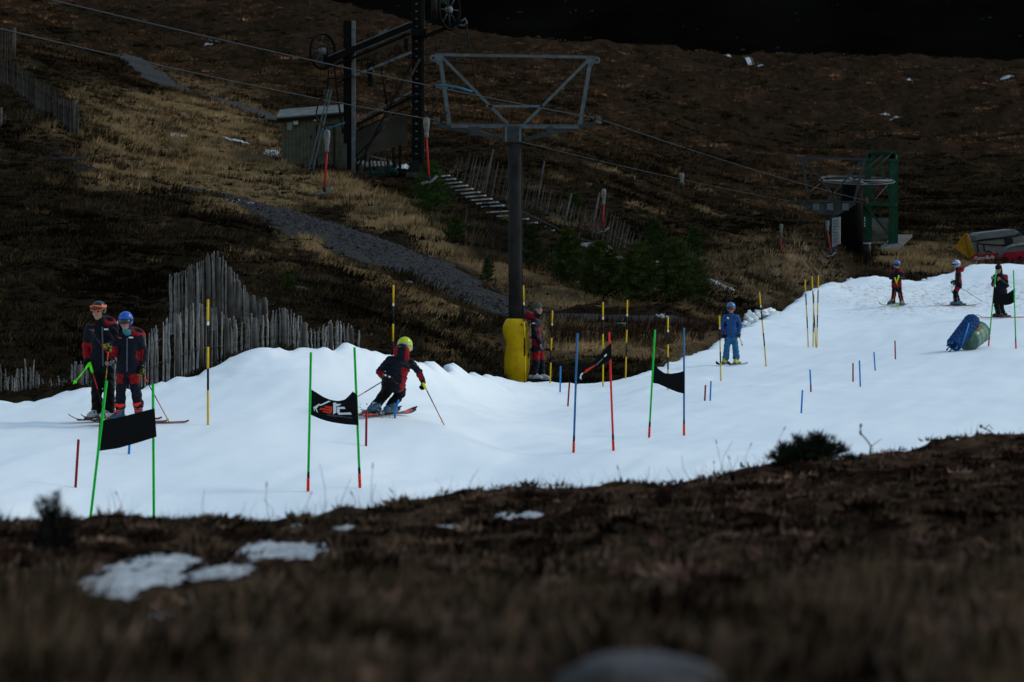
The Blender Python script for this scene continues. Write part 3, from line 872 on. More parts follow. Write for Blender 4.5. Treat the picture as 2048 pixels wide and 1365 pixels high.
for i, (cx, cy, rx, ry) in enumerate(PATCHW):
    xs = np.linspace(-1.25, 1.25, 80); B_, A_ = np.meshgrid(xs, xs, indexing='ij')
    q = np.hypot(A_, B_)+.45*fbm(A_*1.8+i, B_*1.4+i*.7, 3, 170+i, .65)+.25*fbm(A_*6+i, B_*3, 3, 190+i, .7)
    X = cx+A_*rx; Y = cy+B_*ry; Z = fore_z(X, Y, False)+.008+.010*(1-q)
    keep = (q[:-1,:-1] < 1) & (q[1:,1:] < 1) & (q[1:,:-1] < 1) & (q[:-1,1:] < 1)
    v, f, u = compact(np.stack([X, Y, Z], -1).reshape(-1, 3), grid_faces(80, 80, keep))
    tag(link('snow_patch', mesh_np('snow_patch', v, f, True), M_SNOWP), None, None, None, 'structure')
for i, (cx, cy, rx, ry) in enumerate([(424,87,16,4),(1520,131,9,4),(2012,156,17,4),(1768,229,10,3),(1792,235,8,3),(1818,160,5,2.5),(545,307,24,8),(490,408,42,3.5),(475,404,12,3),(350,272,10,2),(365,274,10,2),(470,282,26,3),(1325,636,16,5),(1440,572,40,4),(1270,521,28,4),(1300,560,20,3)]):
    patch(hill_z, cx, cy, rx, ry, 90, 600, 'snow_patch', M_SNOWP, .06, 34, i+20)
# ------------------------------------------------------------------ poles, gates and stubs on the piste
M_GREEN = mat('fluorescent green plastic', (.0, .42, .035), .45, .15, 30)
M_RED = mat('red plastic', (.62, .028, .022), .45, .15, 30)
M_ORED = mat('orange red sleeve', (.80, .05, .012), .45, .1, 30)
M_BLUEP = mat('blue plastic', (.028, .125, .29), .45, .15, 30)
M_BLUES = mat('bright blue plastic', (.018, .20, .55), .45, .15, 30)
M_DRED = mat('dark red plastic', (.24, .008, .014), .45, .15, 30)
M_YEL = mat('yellow plastic', (.62, .40, .012), .45, .15, 30)
M_BLK = mat('black plastic', (.008, .008, .010), .5, .2, 30)
M_WHT = mat('white tape', (.70, .72, .74), .5)
M_BAN = mat('black banner cloth', (.0055, .0055, .007), .85, .3, 40, bump=.3)
M_LOGOW = mat('white print', (.58, .63, .70), .7)
M_LOGOR = mat('red print', (.55, .035, .018), .7)
M_LOGOG = mat('grey print', (.10, .11, .13), .7)

def lower(p, dz=.10): return Vector((p[0], p[1], p[2]-dz))
def pole_part(parent, name, a, b, r, m, n=10):
    return MB().tube([a, b], r, n).build(name, m, parent, True)

def stub(top, bot, m, label, cat='stub pole', red_from=None, bend=None):
    b = on_snow(*bot); d = b.y
    t = W(top[0], top[1], d)
    o = thing('stub_pole', b, label, cat, 'short stub poles stuck in the piste')
    r = .017
    if bend:
        q = W(bend[0], bend[1], d)
        MB().tube([lower(b), b, b.lerp(q, .6)+Vector((-.012, 0, .01)), q, t], r, 10).build('shaft', m, o, True)
    elif red_from:
        q = W(red_from[0], red_from[1], d)
        pole_part(o, 'shaft', q, t, r, m)
        pole_part(o, 'sleeve', lower(b), q, r*1.02, M_DRED)
    else:
        pole_part(o, 'shaft', lower(b), t, r, m)
    MB().tube([t, t+(t-b).normalized()*.006], [r*.8, r*.4], 10).build('cap', m, o, True)
    return o
stub((157,880),(150,976), M_DRED, 'dark red stub pole in front of the leftmost flag gate')
stub((733,822),(732,893), M_DRED, 'dark red stub pole beside the gate with the printed banner')
stub((1139,765),(1135,813), M_DRED, 'dark red stub pole near the blue and red gate')
stub((1411,771),(1409,802), M_DRED, 'dark red stub pole standing close beside a blue one')
stub((1706,727),(1706,764), M_DRED, 'dark red stub pole beside a tall blue stub on the open piste')
stub((1790,682),(1791,719), M_DRED, 'farthest dark red stub pole, alone below the skiers at the bend')
stub((262,832),(257,909), M_BLUES, 'blue stub pole showing behind the leftmost black banner')
stub((797,800),(790,837), M_BLUES, 'blue stub pole bent over by the racing skier', bend=(793,815))
stub((1121,733),(1120,785), M_BLUES, 'blue stub pole at the piste edge near the woman')
stub((1422,763),(1420,802), M_BLUES, 'blue stub pole next to a dark red one below the blue skier')
stub((1605,781),(1602,827), M_BLUES, 'blue stub pole standing alone nearest the ridge bush')
stub((1620,740),(1622,784), M_BLUES, 'blue stub pole with a red lower end', red_from=(1621.5,770))
stub((1719,722),(1721,774), M_BLUES, 'tall blue stub pole next to a shorter red one')
stub((1748,705),(1751,742), M_BLUES, 'small slanting blue stub pole farthest up the piste')

BANDS = [(.176, 'y'), (.028, 'w'), (.172, 'k'), (.172, 'y'), (.172, 'k'), (.280, 'y')]
def marker(top, bot, label, ground=True, d=None, r=.0165):
    if ground:
        b = on_snow(*bot)
    else:
        b = W(bot[0], bot[1], d)
    t = W(top[0], top[1], b.y)
    o = thing('marker_pole', b, label, 'marker pole', 'yellow and black marker poles')
    s = 0
    for i, (q, c) in enumerate(BANDS):
        a0, a1 = t.lerp(b, s), t.lerp(b, s+q); s += q
        if i == len(BANDS)-1: a1 = lower(a1, .12)
        pole_part(o, 'band', a0, a1, r*(1+.004*i), {'y': M_YEL, 'w': M_WHT, 'k': M_BLK}[c])
    MB().tube([t, t+(t-b).normalized()*.008], [r, r*.5], 10).build('cap', M_YEL, o, True)
    return o
marker((416,600),(416,851), 'yellow and black marker pole in front of the tall paling fence')
marker((787,571),(785,776), 'yellow and black marker pole behind the racing skier', False, 69.5)
marker((1105,622),(1100,766), 'yellow and black marker pole to the right of the woman in red and navy')
marker((1206,605),(1206,774), 'yellow and black marker pole between the blue and the red gate poles')
marker((1255,601),(1251,758), 'slightly leaning marker pole just right of the red gate pole')
marker((1336,635),(1336,780), 'marker pole seen between the green and blue gate poles')
marker((1397,558),(1408,695), 'marker pole leaning left at the piste edge by the pines')
marker((1439,632),(1442,763), 'thin marker pole directly before the skier in blue')
marker((1519,585),(1533,734), 'leaning marker pole to the right of the skier in blue')
marker((1610,560),(1617,695), 'leftmost marker pole of the cluster by the far pylon')
marker((1624,554),(1632,695), 'leaning second marker pole of the cluster by the far pylon')
marker((1628,590),(1626,694), 'shortest marker pole in the middle of the far cluster')
marker((1637,551),(1633.5,696), 'rightmost marker pole of the cluster by the far pylon')

def banner(parent, rows, d, n=24):
    """rows: bottom and top polylines in the photo, sampled to a cloth with slight billow"""
    topL, botL = rows
    def samp(L, k):
        L = np.array(L, float); t = np.linspace(0, 1, len(L)); s = np.linspace(0, 1, k)
        return np.interp(s, t, L[:,0]), np.interp(s, t, L[:,1])
    tx, ty = samp(topL, n); bx, by = samp(botL, n); m = 9
    V, Fc = [], []
    for j in range(m):
        v = j/(m-1)
        for i in range(n):
            u = i/(n-1)
            dd = d + .05*math.sin(math.pi*u)*(.4+.6*math.sin(math.pi*v)) + .012*math.sin(9*u+2*v)
            p = W(tx[i]*(1-v)+bx[i]*v, ty[i]*(1-v)+by[i]*v, dd)
            V.append(p)
    for j in range(m-1):
        for i in range(n-1):
            a = j*n+i; Fc.append((a, a+1, a+n+1, a+n))
    mb = MB(); mb.add(V, Fc)
    o = mb.build('banner', M_BAN, parent, True)
    md = o.modifiers.new('thickness', 'SOLIDIFY'); md.thickness = .004; md.offset = 1
    return o
def gate(label, poles, cloth, d=None):
    """poles: (top, bottom, sleeve start, material); cloth: (top line, bottom line)"""
    pts = [(on_snow(*p[1]) if d is None else W(p[1][0], p[1][1], d)) for p in poles]
    o = thing('slalom_gate', pts[0].lerp(pts[1], .5), label, 'slalom gate', 'flag gates of the training course')
    for (top, bot, sl, m), b in zip(poles, pts):
        t = W(top[0], top[1], b.y); f = (sl-top[1])/(bot[1]-top[1])
        s = t.lerp(b, f); k = t.lerp(b, f-.045)
        sh = pole_part(o, 'pole', k, t, .0165, m)
        pole_part(sh, 'hinge', s, k, .0175, M_BLK)
        pole_part(sh, 'sleeve', lower(b, .02), s, .0205, M_ORED)
        pole_part(sh, 'foot', lower(b, .12), lower(b, -.012), .016, M_WHT)
        for q in (.25, .5, .75):       # black lettering marks on the sleeve
            c = s.lerp(b, q); MB().box(c+Vector((.004, -.0195, 0)), (.016, .006, .02)).build('mark', M_BLK, sh)
    dd = sum(p.y for p in pts)/2-.005
    return o, banner(o, cloth, dd), dd
gate('flag gate of two green poles with a slanting plain black banner, nearest the camera',
     [((213,762),(176,1078),1052,M_GREEN),((306,768),(308,1072),1046,M_GREEN)], ([(199,842),(236,836),(275,826),(309,817)],[(194,903),(236,897),(275,886),(313,874)]))
g2, c2, d2 = gate('flag gate of two green poles with the printed black banner',
     [((622,705),(616,984),957,M_GREEN),((709,695),(720,977),948,M_GREEN)],
     ([(619,777),(632,785),(646,794),(660,800),(676,803),(690,800),(697,793),(706,783),(714,791)],[(617,828),(628,833),(640,838),(652,842),(664,845),(677,847),(690,849),(703,850),(717,851)]))
g3, c3, d3 = gate('flag gate with one blue and one bright red pole and a twisted banner',
     [((1155,667),(1147,906),883,M_BLUEP),((1218,665),(1227,902),880,M_RED)], ([(1152,725),(1168,728),(1181,727),(1192,719),(1204,706),(1215,692),(1223,686)],[(1150,773),(1162,763),(1174,753),(1186,744),(1198,735),(1210,727),(1223,718)]))
gate('flag gate with one green and one blue pole, plain black banner sagging',
     [((1310,660),(1298,876),854,M_GREEN),((1368,656),(1368,872),849,M_BLUEP)], ([(1306,724),(1316,738),(1329,747),(1342,748),(1356,746),(1369,742)],[(1303,766),(1316,768),(1330,774),(1343,780),(1356,785),(1369,788)]))
gate('farthest flag gate of green poles, before the person with a camera',
     [((1992,540),(1977,693),679,M_GREEN),((2027,541),(2032,698),683,M_GREEN)], ([(1988,571),(1996,583),(2005,588),(2014,588),(2022,583),(2030,576)],[(1985,608),(1995,607),(2004,610),(2012,611),(2021,609),(2030,604)]))

# print on the banner (lies on the cloth)
def decal(name, poly, m, d, parent, th=.004):
    pp = []
    for k, (x, y) in enumerate(poly):                 # extra points so that the print follows the billow of the cloth
        x2, y2 = poly[(k+1) % len(poly)]
        for t in (0, .5):
            px, py = 600+(x+(x2-x)*t)/11.371, 760+(y+(y2-y)*t)/11.371
            pp.append(W(px, py, cloth_y(px, py)-.007))
    mb = MB().prism(pp, (0, -th, 0))
    return mb.build(name, m, parent)
def cloth_y(px, py):
    u = min(max((px-618)/98, 0), 1); v = min(max((py-(777+26*math.sin(math.pi*u)))/50, 0), 1)
    return d2 + .05*math.sin(math.pi*u)*(.4+.6*math.sin(math.pi*v)) + .012*math.sin(9*u+2*v)
dl = d2-.03
decal('print_red', [(545,590),(730,610),(730,740),(690,770),(640,765),(505,725),(525,700),(660,725),(675,712),(520,680),(430,690),(470,640),(520,640),(660,665),(670,650),(560,628)], M_LOGOR, dl, c2)
decal('print_stroke', [(300,630),(430,545),(470,560),(650,475),(700,490),(480,590),(430,585),(375,660),(410,740),(390,742),(350,665),(335,640),(330,715),(318,705),(312,650)], M_LOGOW, dl, c2)
decal('print_letter', [(755,520),(825,520),(825,545),(940,550),(880,600),(825,600),(825,745),(755,790)], M_LOGOW, dl, c2)
decal('print_letter', [(840,620),(1005,615),(1040,660),(900,665),(905,750),(1145,740),(1180,790),(880,795),(840,745)], M_LOGOW, dl, c2)
# second banner shows the same print edge-on
def text_obj(name, txt, size, loc, m, parent=None, rot=(math.radians(90), 0, 0), ext=.002, shear=0.0, sx=1.0):
    cu = bpy.data.curves.new(name, 'FONT'); cu.body = txt; cu.size = size; cu.extrude = ext; cu.align_x = 'CENTER'; cu.align_y = 'CENTER'; cu.shear = shear
    t = bpy.data.objects.new(name, cu); COL.objects.link(t)
    bpy.context.view_layer.update()
    me = bpy.data.meshes.new_from_object(t); bpy.data.objects.remove(t)
    o = link(name, me, m, parent)
    o.rotation_euler = rot; o.scale = (sx, 1, 1)
    o.location = Vector(loc)-(world_loc(parent) if parent else Vector())
    return o
p = W(600+900/11.371, 760+832/11.371, d2)
tx = text_obj('print_address', 'racingcentre.com', .042, p, M_LOGOG, c2, (math.radians(90), math.radians(7), 0), .001, 0, 1.15)
bpy.context.view_layer.update()
mw = Matrix.LocRotScale(tx.location, tx.rotation_euler, tx.scale); org_ = world_loc(c2)
for v_ in tx.data.vertices:
    q_ = mw @ v_.co+org_; e_ = q_.y-d2
    q_.y = cloth_y(1024+FPX*q_.x/q_.y, HOR-FPX*q_.z/q_.y)-.008+e_*.5
    v_.co = q_-org_
tx.matrix_basis = Matrix.Identity(4)
# the twisted banner shows the same print foreshortened
for nm_, m_, pl_ in (('print_stroke', M_LOGOW, [(1159,757),(1161,749),(1165,745),(1167,747),(1163,752),(1163,760)]), ('print_red', M_LOGOR, [(1167,747),(1171,740),(1184,733),(1191,729),(1190,733),(1180,740),(1172,746)]), ('print_letter', M_LOGOG, [(1192,729),(1198,723),(1206,716),(1206,719),(1198,727),(1193,732)]), ('print_letter', M_LOGOW, [(1208,713),(1211,709),(1214,708),(1213,712),(1209,715)])):
    MB().prism([W(x, y, d3+.05*math.sin(math.pi*(x-1151)/72)*.95-.012) for x, y in pl_], (0, -.004, 0)).build(nm_, m_, c3)
# ------------------------------------------------------------------ the drag lift
M_GALV = mat('galvanised steel', (.068, .088, .102), .55, .35, 6, .1, .1)
M_GALVD = mat('dull dark steel', (.028, .034, .039), .6, .4, 6, .1, .1)
M_COLUMN = mat('weathered pylon steel', (.019, .0185, .0185), .65, .5, 2.5, 0, .2, .04)
M_RUST = mat('brown black steel', (.010, .0085, .008), .7, .5, 5)
M_RUSTL = mat('rusty brown tube', (.045, .034, .029), .7, .5, 5)
M_CABLE = mat('steel rope', (.030, .037, .042), .7, .2, 40, spec=.03)
M_PAD = mat('yellow crash pad vinyl', (.62, .385, .006), .55, .25, 3, 0, .25)
M_GREY_PL = mat('grey plastic housing', (.105, .112, .115), .6, .5, 14)
M_REDROD = mat('red painted rod', (.30, .012, .010), .5, .2, 20)
M_BLUEROPE = mat('blue hose', (.016, .10, .19), .5)
M_TEAL = mat('faded teal rope', (.035, .10, .13), .6)

TD = 87.2                            # first pylon
base = W(1032, 765, TD)
T1 = thing('lift_pylon', base, 'tall drag lift pylon with a wide steel truss head, rising from the yellow pad', 'pylon', 'drag lift pylons')
MB().tube([W(1032.5,775,TD), W(1031,560,TD), W(1030,288,TD)], [.165,.16,.155], 24).build('column', M_COLUMN, T1, True)
MB().tube([W(1045,640,TD-.14), W(1043,288,TD-.14)], .012, 8).build('conduit', M_BLK, T1, True)
arm = MB()
arm.beam(W(902,253,TD), W(1157,255,TD), .16, .07)
arm.beam(W(903,248.5,TD), W(1157,250.5,TD), .10, .02)
hd = arm.build('crossarm', M_GALV, T1)
MB().beam(W(875,250,TD), W(1000,277,TD), .10, .09).build('lower_chord', M_GALVD, T1)
MB().beam(W(1048,279,TD), W(1190,247,TD), .10, .09).build('lower_chord', M_GALVD, T1)
MB().box(W(1025,269,TD), (.42, .34, .36)).build('head_box', M_GALVD, T1, bevel=.015)
for x in (1012, 1040): MB().box(W(x,269,TD-.18), (.05, .02, .34)).build('head_rib', M_GALV, T1)
MB().box(W(950,263,TD), (.28, .2, .20)).build('bracket', M_GALVD, T1, bevel=.01)
MB().box(W(1100,262,TD), (.16, .2, .16)).build('bracket', M_GALVD, T1, bevel=.01)
for a, b, w in (((870,110),(1191,115),.06),((880,118),(900,258),.085),((1181,122),(1158,260),.085),((886,117),(1016,249),.06),((1176,121),(1047,250),.06),((972,213),(1085,213),.05)):
    mb = MB()
    A, B = W(*a, TD), W(*b, TD); dr = (B-A).normalized(); sd = dr.cross(Vector((0, 1, 0)))
    mb.beam(A, B, w, .012, 0, Vector((0, 1, 0)))               # an angle iron: two thin flanges
    mb.beam(A+sd*w/2+Vector((0, .03, 0)), B+sd*w/2+Vector((0, .03, 0)), .012, .06, 0, Vector((0, 1, 0)))
    mb.build('frame_bar', M_GALV, T1)
for cx, cy in ((866,117),(1193,121)):
    c = W(cx, cy, TD-.02)
    g = MB().ring(c, (0, 1, 0), .055, .026, 20, 8).build('lifting_eye', M_GALV, T1, True)
    s = 1 if cx < 1000 else -1
    MB().prism([W(cx+s*4,cy-6,TD-.02), W(cx+s*22,cy-7,TD-.02), W(cx+s*20,cy+6,TD-.02), W(cx+s*10,cy+14,TD-.02), W(cx+s*4,cy+6,TD-.02)], (0, .03, 0)).build('gusset', M_GALV, T1)
def sheaves(parent, c, along, n=4, r=.10, gap=.16, m=M_RUST):
    along = Vector(along).normalized()
    cc = MB().beam(c-along*gap*n/2, c+along*gap*n/2, .04, .06).build('sheave_beam', M_GALVD, parent)
    for i in range(n):
        p = c+along*gap*(i-(n-1)/2)+Vector((0, 0, .06))
        ax = Vector((0, 0, 1)).cross(along).normalized()
        MB().ring(p, ax, r*.7, r*.22, 20, 8).tube([p-ax*.02, p+ax*.02], r*.55, 12).build('sheave', m, cc, True)
    for q in (-.3, .25):
        MB().tube([c+Vector((q*.4, 0, .02)), c+Vector((q, -.02, .26))], .02, 6).build('catcher', M_RUST, cc, True)
CDIR = Vector((12.2, 56, -1.5))
sheaves(T1, W(872,247,TD), CDIR, 4)
sheaves(T1, W(1196,244,TD), CDIR, 4)

# crash pad round the pylon foot
def pad():
    prof = [(645,1010,1055),(637,1012,1046),(640,1011,1052),(648,1007,1056),(655,1005,1057),(668,1005.5,1057.5),(680,1009,1058),(690,1012,1059),(697,1011,1059),(715,1008,1060.5),(735,1007.5,1060),(750,1009,1057),(762,1011,1053),(775,1012,1052)]
    mb = MB(); V, Fc, n = [], [], 28
    rr = random.Random(2)
    for y, x0, x1 in prof[1:]:
        c = W((x0+x1)/2, y, TD-.06); r = (x1-x0)/2*TD/FPX
        for k in range(n):
            t = 2*math.pi*k/n
            fold = 1+.035*math.sin(5*t+y*.13)+.025*math.sin(11*t+y*.35)-.05*math.exp(-((y-693)/5)**2)*(1+.6*math.sin(7*t))
            V.append(c+Vector((math.cos(t)*r*fold, math.sin(t)*r*.95*fold, 0)))
    m = len(prof)-1
    for j in range(m-1):
        for k in range(n): Fc.append((j*n+k, j*n+(k+1) % n, (j+1)*n+(k+1) % n, (j+1)*n+k))
    Fc.append(tuple(range(n)))
    o = thing('crash_pad', W(1032,762,TD), 'bulging yellow crash pad wrapped round the pylon foot', 'crash pad')
    mb.add(V, Fc); mb.build('cover', M_PAD, o, True).modifiers.new('smooth', 'SUBSURF').render_levels = 1
    f = TD-.06-.30
    MB().box(W(1056,712,TD-.2), (.05, .03, .11), Matrix.Rotation(.3, 3, 'Y')).build('buckle', M_BLK, o, bevel=.006)
    MB().tube([W(1010,694,TD-.30), W(1022,697,TD-.37), W(1036,697.5,TD-.385), W(1048,697,TD-.35), W(1057,695,TD-.22)], .006, 6).build('strap', M_PAD, o, True)
    MB().box(W(1050,658,TD-.31), (.03, .02, .03)).build('label_patch', M_WHT, o)
    for x in (1043, 1051): MB().box(W(x,650,TD-.355), (.03, .03, .045), Matrix.Rotation(.2, 3, 'Y')).build('print_mark', M_BLK, o)
    return o
pad()
o = marker((1047,572),(1050.5,762), 'yellow and black marker pole standing against the yellow crash pad', False, TD-.55)
for y, h in ((694,6),(703,5),(710,4)):
    MB().box(W(1048.9,y,TD-.575), (.042, .012, h*TD/FPX)).build('mark', M_BLK, o)

# ropes of the lift (run through both pylons)
def sag(a, b, s, n=14):
    a, b = Vector(a), Vector(b)
    return [a.lerp(b, i/n)-Vector((0, 0, 4*s*(i/n)*(1-i/n))) for i in range(n+1)]
D0 = 51.0
A0, A1, A2, A3 = W(200,2,60), W(1196,238,TD), W(1735,403,143), W(1735,403,143)
ropeA = sag(W(-420,-130,48), W(1196,237.5,TD), .12, 30) + sag(W(1196,237.5,TD), W(1733,402,143), .10, 20)[1:]
ropeB = sag(W(-380,-35,47), W(872,241,TD), .10, 30) + sag(W(872,241,TD), W(1592,405,143), .10, 20)[1:]
def px_of(p): return 1024+FPX*p.x/p.y, HOR-FPX*p.z/p.y
tag(MB().tube(ropeA, .0095, 8).build('haul_rope', M_CABLE, None, True), 'upper steel haul rope running over the right end of the pylon head', 'cable', 'haul ropes of the drag lift')
tag(MB().tube(ropeB, .0095, 8).build('haul_rope', M_CABLE, None, True), 'lower steel haul rope running over the left end of the pylon head', 'cable', 'haul ropes of the drag lift')

def rope_at(rope, px):
    for p, q in zip(rope[:-1], rope[1:]):
        a, b = px_of(p)[0], px_of(q)[0]
        if a <= px <= b:
            t = (px-a)/(b-a)
            lo, hi = 0., 1.
            for _ in range(30):
                t = (lo+hi)/2
                if px_of(p.lerp(q, t))[0] < px: lo = t
                else: hi = t
            return p.lerp(q, t)
def hanger(label, rope, px, bx, by, box_h, rod_y, bow=-1, foot=True, tilt=0.0):
    c = rope_at(rope, px); d = c.y; s = d/FPX
    o = thing('tow_hanger', c, label, 'tow bar', 'tow bars hanging from the haul ropes')
    top = W(bx, by, d)
    MB().box(c, (.10, .05, .05)).build('grip', M_RUST, o, bevel=.008)
    mx = (px+bx)/2
    arm = [c, W(px+bow*7, px_of(c)[1]+ (by-px_of(c)[1])*.3, d), W(px+bow*9, px_of(c)[1]+(by-px_of(c)[1])*.55, d), W(bx+bow*5, by-6, d), top+Vector((0, 0, -.02))]
    MB().tube(arm, .016, 8).build('arm', M_RUST, o, True)
    H = box_h*s; w = .066
    V = MB(); z = top
    V.tube([z+Vector((0,0,.03)), z+Vector((0,0,0)), z-Vector((0,0,H*.25)), z-Vector((0,0,H*.6)), z-Vector((.0,0,H*.72)), z-Vector((0,0,H*.75)), z-Vector((0,0,H))], [w*.4, w*.95, w, w*.75, w*.5, w*.62, w*.62], 14)
    V.build('spring_box', M_GREY_PL, o, True)
    bot = z-Vector((0, 0, H)); rb = W(bx+tilt, rod_y, d)
    if foot:
        rod = MB().tube([bot, rb], .019, 10).build('rod', M_REDROD, o, True)
        MB().tube([rb, rb-Vector((0,0,.10))], .032, 10).build('clamp', M_BLK, o, True)
        MB().tube([rb+Vector((-.15,-.03,-.16)), rb+Vector((-.05,-.01,-.12)), rb+Vector((.05,.01,-.10)), rb+Vector((.16,.03,.0))], .026, 8).build('crossbar', M_GREY_PL, o, True)
    else:
        MB().tube([bot, bot-Vector((0,0,.13))], .045, 10).build('stop', M_BLK, o, True)
    return o
hanger('tow bar with red rod hanging before the wooden shed', ropeB, 641, 654, 263, 42, 374, -1, True, -5)
hanger('tow bar with red rod hanging beside the dark gantry post above the stairs', ropeA, 866, 853, 238, 38, 352, 1, True, 5)
hanger('tow bar with red rod hanging over the leaning fence', ropeB, 1196, 1207.5, 380, 31, 455, -1, True, -1)
hanger('retracted tow bar without rod high over the moor', ropeA, 1371, 1363.5, 348, 18, 372, 1, False)
hanger('small tow bar with red rod hanging over the brown mound', ropeB, 1553, 1562.5, 450, 26, 512, -1, True, -1)
hanger('tow bar hanging right at the far pylon', ropeA, 1664, 1655, 443, 20, 505, 1, True, 7)
tag(MB().tube([W(866,172,TD-1.2), W(890,171,TD-1.2), W(915,175,TD-1.2), W(945,184,TD-1.2)], .024, 8).build('rope_sleeve', M_BLUEROPE, None, True), 'bright blue sleeve on the rope behind the pylon frame', 'hose')

# ---- far pylon
ED = 143.0
b2 = W(1662, 566, ED)
T2 = thing('lift_pylon', b2, 'smaller far drag lift pylon with a steel truss head, beside the black drum', 'pylon', 'drag lift pylons')
MB().tube([W(1662,570,ED), W(1661,430,ED)], .19, 16).build('column', M_COLUMN, T2, True)
MB().prism([W(1596,404,ED-.1), W(1712,406,ED-.1), W(1712,410,ED-.1), W(1680,428,ED-.1), W(1672,432,ED-.1), W(1650,432,ED-.1), W(1640,427,ED-.1), W(1597,409,ED-.1)], (0, .2, 0)).build('crossarm', M_GALVD, T2)
for x in (1632, 1660, 1691): MB().box(W(x,414,ED-.12), (.24, .06, .26)).build('stiffener', M_GALV, T2)
for a, b, w in (((1597,316),(1735,319),.075),((1605,318),(1616,398),.09),((1729,321),(1709,402),.09),((1609,317),(1676,403),.075),((1724,321),(1656,401),.075),((1596,403),(1722,404),.05)):
    MB().beam(W(*a, ED-.16), W(*b, ED-.16), w, .05, 0, Vector((0, 1, 0))).build('frame_bar', M_GALVD, T2)
MB().ring(W(1597,318,ED-.16), (0, 1, 0), .07, .03, 16, 6).build('lifting_eye', M_GALVD, T2, True)
sheaves(T2, W(1590,405,ED), CDIR, 3, .13, .2)
sheaves(T2, W(1733,405,ED), CDIR, 3, .13, .2)
tent = MB()
ring0 = [W(1641,566,ED-.9), W(1685,567,ED-.9), W(1690,564,ED+.8), W(1640,563,ED+.8)]
ring1 = [W(1652,495,ED-.3), W(1670,495,ED-.3), W(1671,495,ED+.3), W(1652,495,ED+.3)]
tent.add(ring0+ring1, [(0,1,5,4),(1,2,6,5),(2,3,7,6),(3,0,4,7),(4,5,6,7)])
to = tent.build('foot_tarp', mat('grey tarp', (.028, .030, .033), .5, .5, 3, 0, .6), T2)
M_SIGNW = mat('white board', (.26, .27, .29), .6, .25, 8)
S = thing('notice_board', W(1672,495,ED-.5), 'white notice board fixed to the far pylon', 'notice board')
q = [W(1664,437,ED-.45), W(1680,434,ED-.9), W(1680,488,ED-.9), W(1664,495,ED-.45)]
MB().prism(q, (.02, .04, 0)).build('board', M_SIGNW, S)
for i in range(8):
    y = 442+6*i
    w = [10, 7, 11, 6, 9, 8, 10, 6][i]
    a, b = W(1666,y,ED-.53), W(1666+w,y-.6,ED-.53-.0281*w)
    MB().beam(a+Vector((-.012,-.024,0)), b+Vector((-.012,-.024,0)), .004, .035).build('text_line', M_LOGOG, S)

# ---- return station: drum, bullwheel, green frame
ST = thing('return_station', W(1702,545,147), 'lift return station with a black drum, horizontal wheel and green steel frame', 'lift station')
SD = 147.0
M_DRUM = mat('black drum steel', (.0022, .0022, .0026), .6, .3, 2, spec=.02)
M_GRN = mat('green painted steel', (.0035, .038, .022), .5, .35, 4, 0, .1)
M_CONC = mat('stained concrete', (.085, .082, .078), .85, .6, 1.8, 0, .5)
M_WOODG = mat('grey weathered timber', (.105, .10, .095), .8, .45, 6, 0, .4)
MB().tube([W(1700,541,SD), W(1702,440,SD), W(1704,366,SD)], [.50,.485,.40], 32).build('drum', M_DRUM, ST, True)
MB().tube([W(1700,546,SD), W(1700,536,SD)], .54, 32).build('drum_ring', M_GRN, ST, True)
wc = W(1714,361.5,SD+.2); ax = Vector((.02, -.115, 1)).normalized()
wh = MB().ring(wc, ax, 1.44, .020, 48, 8).ring(wc+ax*.06, ax, 1.36, .011, 48, 6).build('bullwheel', mat('pale wheel rim', (.12, .128, .135), .5, .5, 3), ST, True)
u = ax.orthogonal().normalized(); v = ax.cross(u)
for k in range(8):
    t = 2*math.pi*k/8+.2; e = u*math.cos(t)+v*math.sin(t)
    MB().tube([wc+e*.3, wc+e*1.38], .03, 6).build('spoke', M_SIGNW if k % 2 else M_GALVD, wh, True)
MB().tube([wc-ax*.03, wc+ax*.04], .30, 20).build('hub', M_GALV, wh, True)
FD = 150.5
fx = ((1735,147.8),(1783,147.8),(1738,152.5),(1790,152.5))
for x, d in fx:
    MB().ibeam(W(x,488,d), W(x+1,308,d), .22, .2, .03, 0, Vector((0, 1, 0))).build('leg', M_GRN, ST)
def gbeam(a, b, w=.16, h=.16, n='beam'): MB().beam(a, b, w, h).build(n, M_GRN, ST)
for d in (147.8, 152.5):
    gbeam(W(1729,320,d-.06), W(1797,321,d-.06), .2, .10); gbeam(W(1730,408,d-.06), W(1793,409,d-.06), .2, .16)
gbeam(W(1736,314,147.8), W(1739,314,152.5)); gbeam(W(1785,314,147.8), W(1791,314,152.5)); gbeam(W(1735,409,147.7), W(1738,409,152.4)); gbeam(W(1785,409,147.7), W(1790,409,152.4))
MB().prism([W(1737,301,147.7), W(1792,301,147.7), W(1792,318,147.7), W(1737,316,147.7)], (0, .08, 0)).build('top_plate', M_GRN, ST)
gbeam(W(1734,416,147.6), W(1783,476,147.6), .08, .08, 'brace'); gbeam(W(1760,330,147.6), W(1783,405,147.6), .1, .1, 'brace'); gbeam(W(1745,412,152.6), W(1765,436,152.6), .07, .07, 'brace')
gbeam(W(1752,330,152.4), W(1735,404,152.4), .1, .1, 'brace')
MB().box(W(1764,308,147.6), (.7, .3, .12)).build('winch', M_RUST, ST, bevel=.02)
for a, b in (((1770,307),(1706,361)),((1784,306),(1730,358)),((1735,319),(1690,352))):
    MB().tube([W(*a, 147.5), W(*b, 147.0)], .02, 6).build('stay_rope', M_RUSTL, ST, True)
for a, b in (((1640,368),(1618,385)),((1775,370),(1748,402))):
    MB().tube([W(*a, 146.5), W(*b, 144)], .018, 6).build('stay_rope', M_RUSTL, ST, True)
MB().beam(W(1722,545,146.2), W(1788,473,154), .1, .12).build('rail', M_GRN, ST)
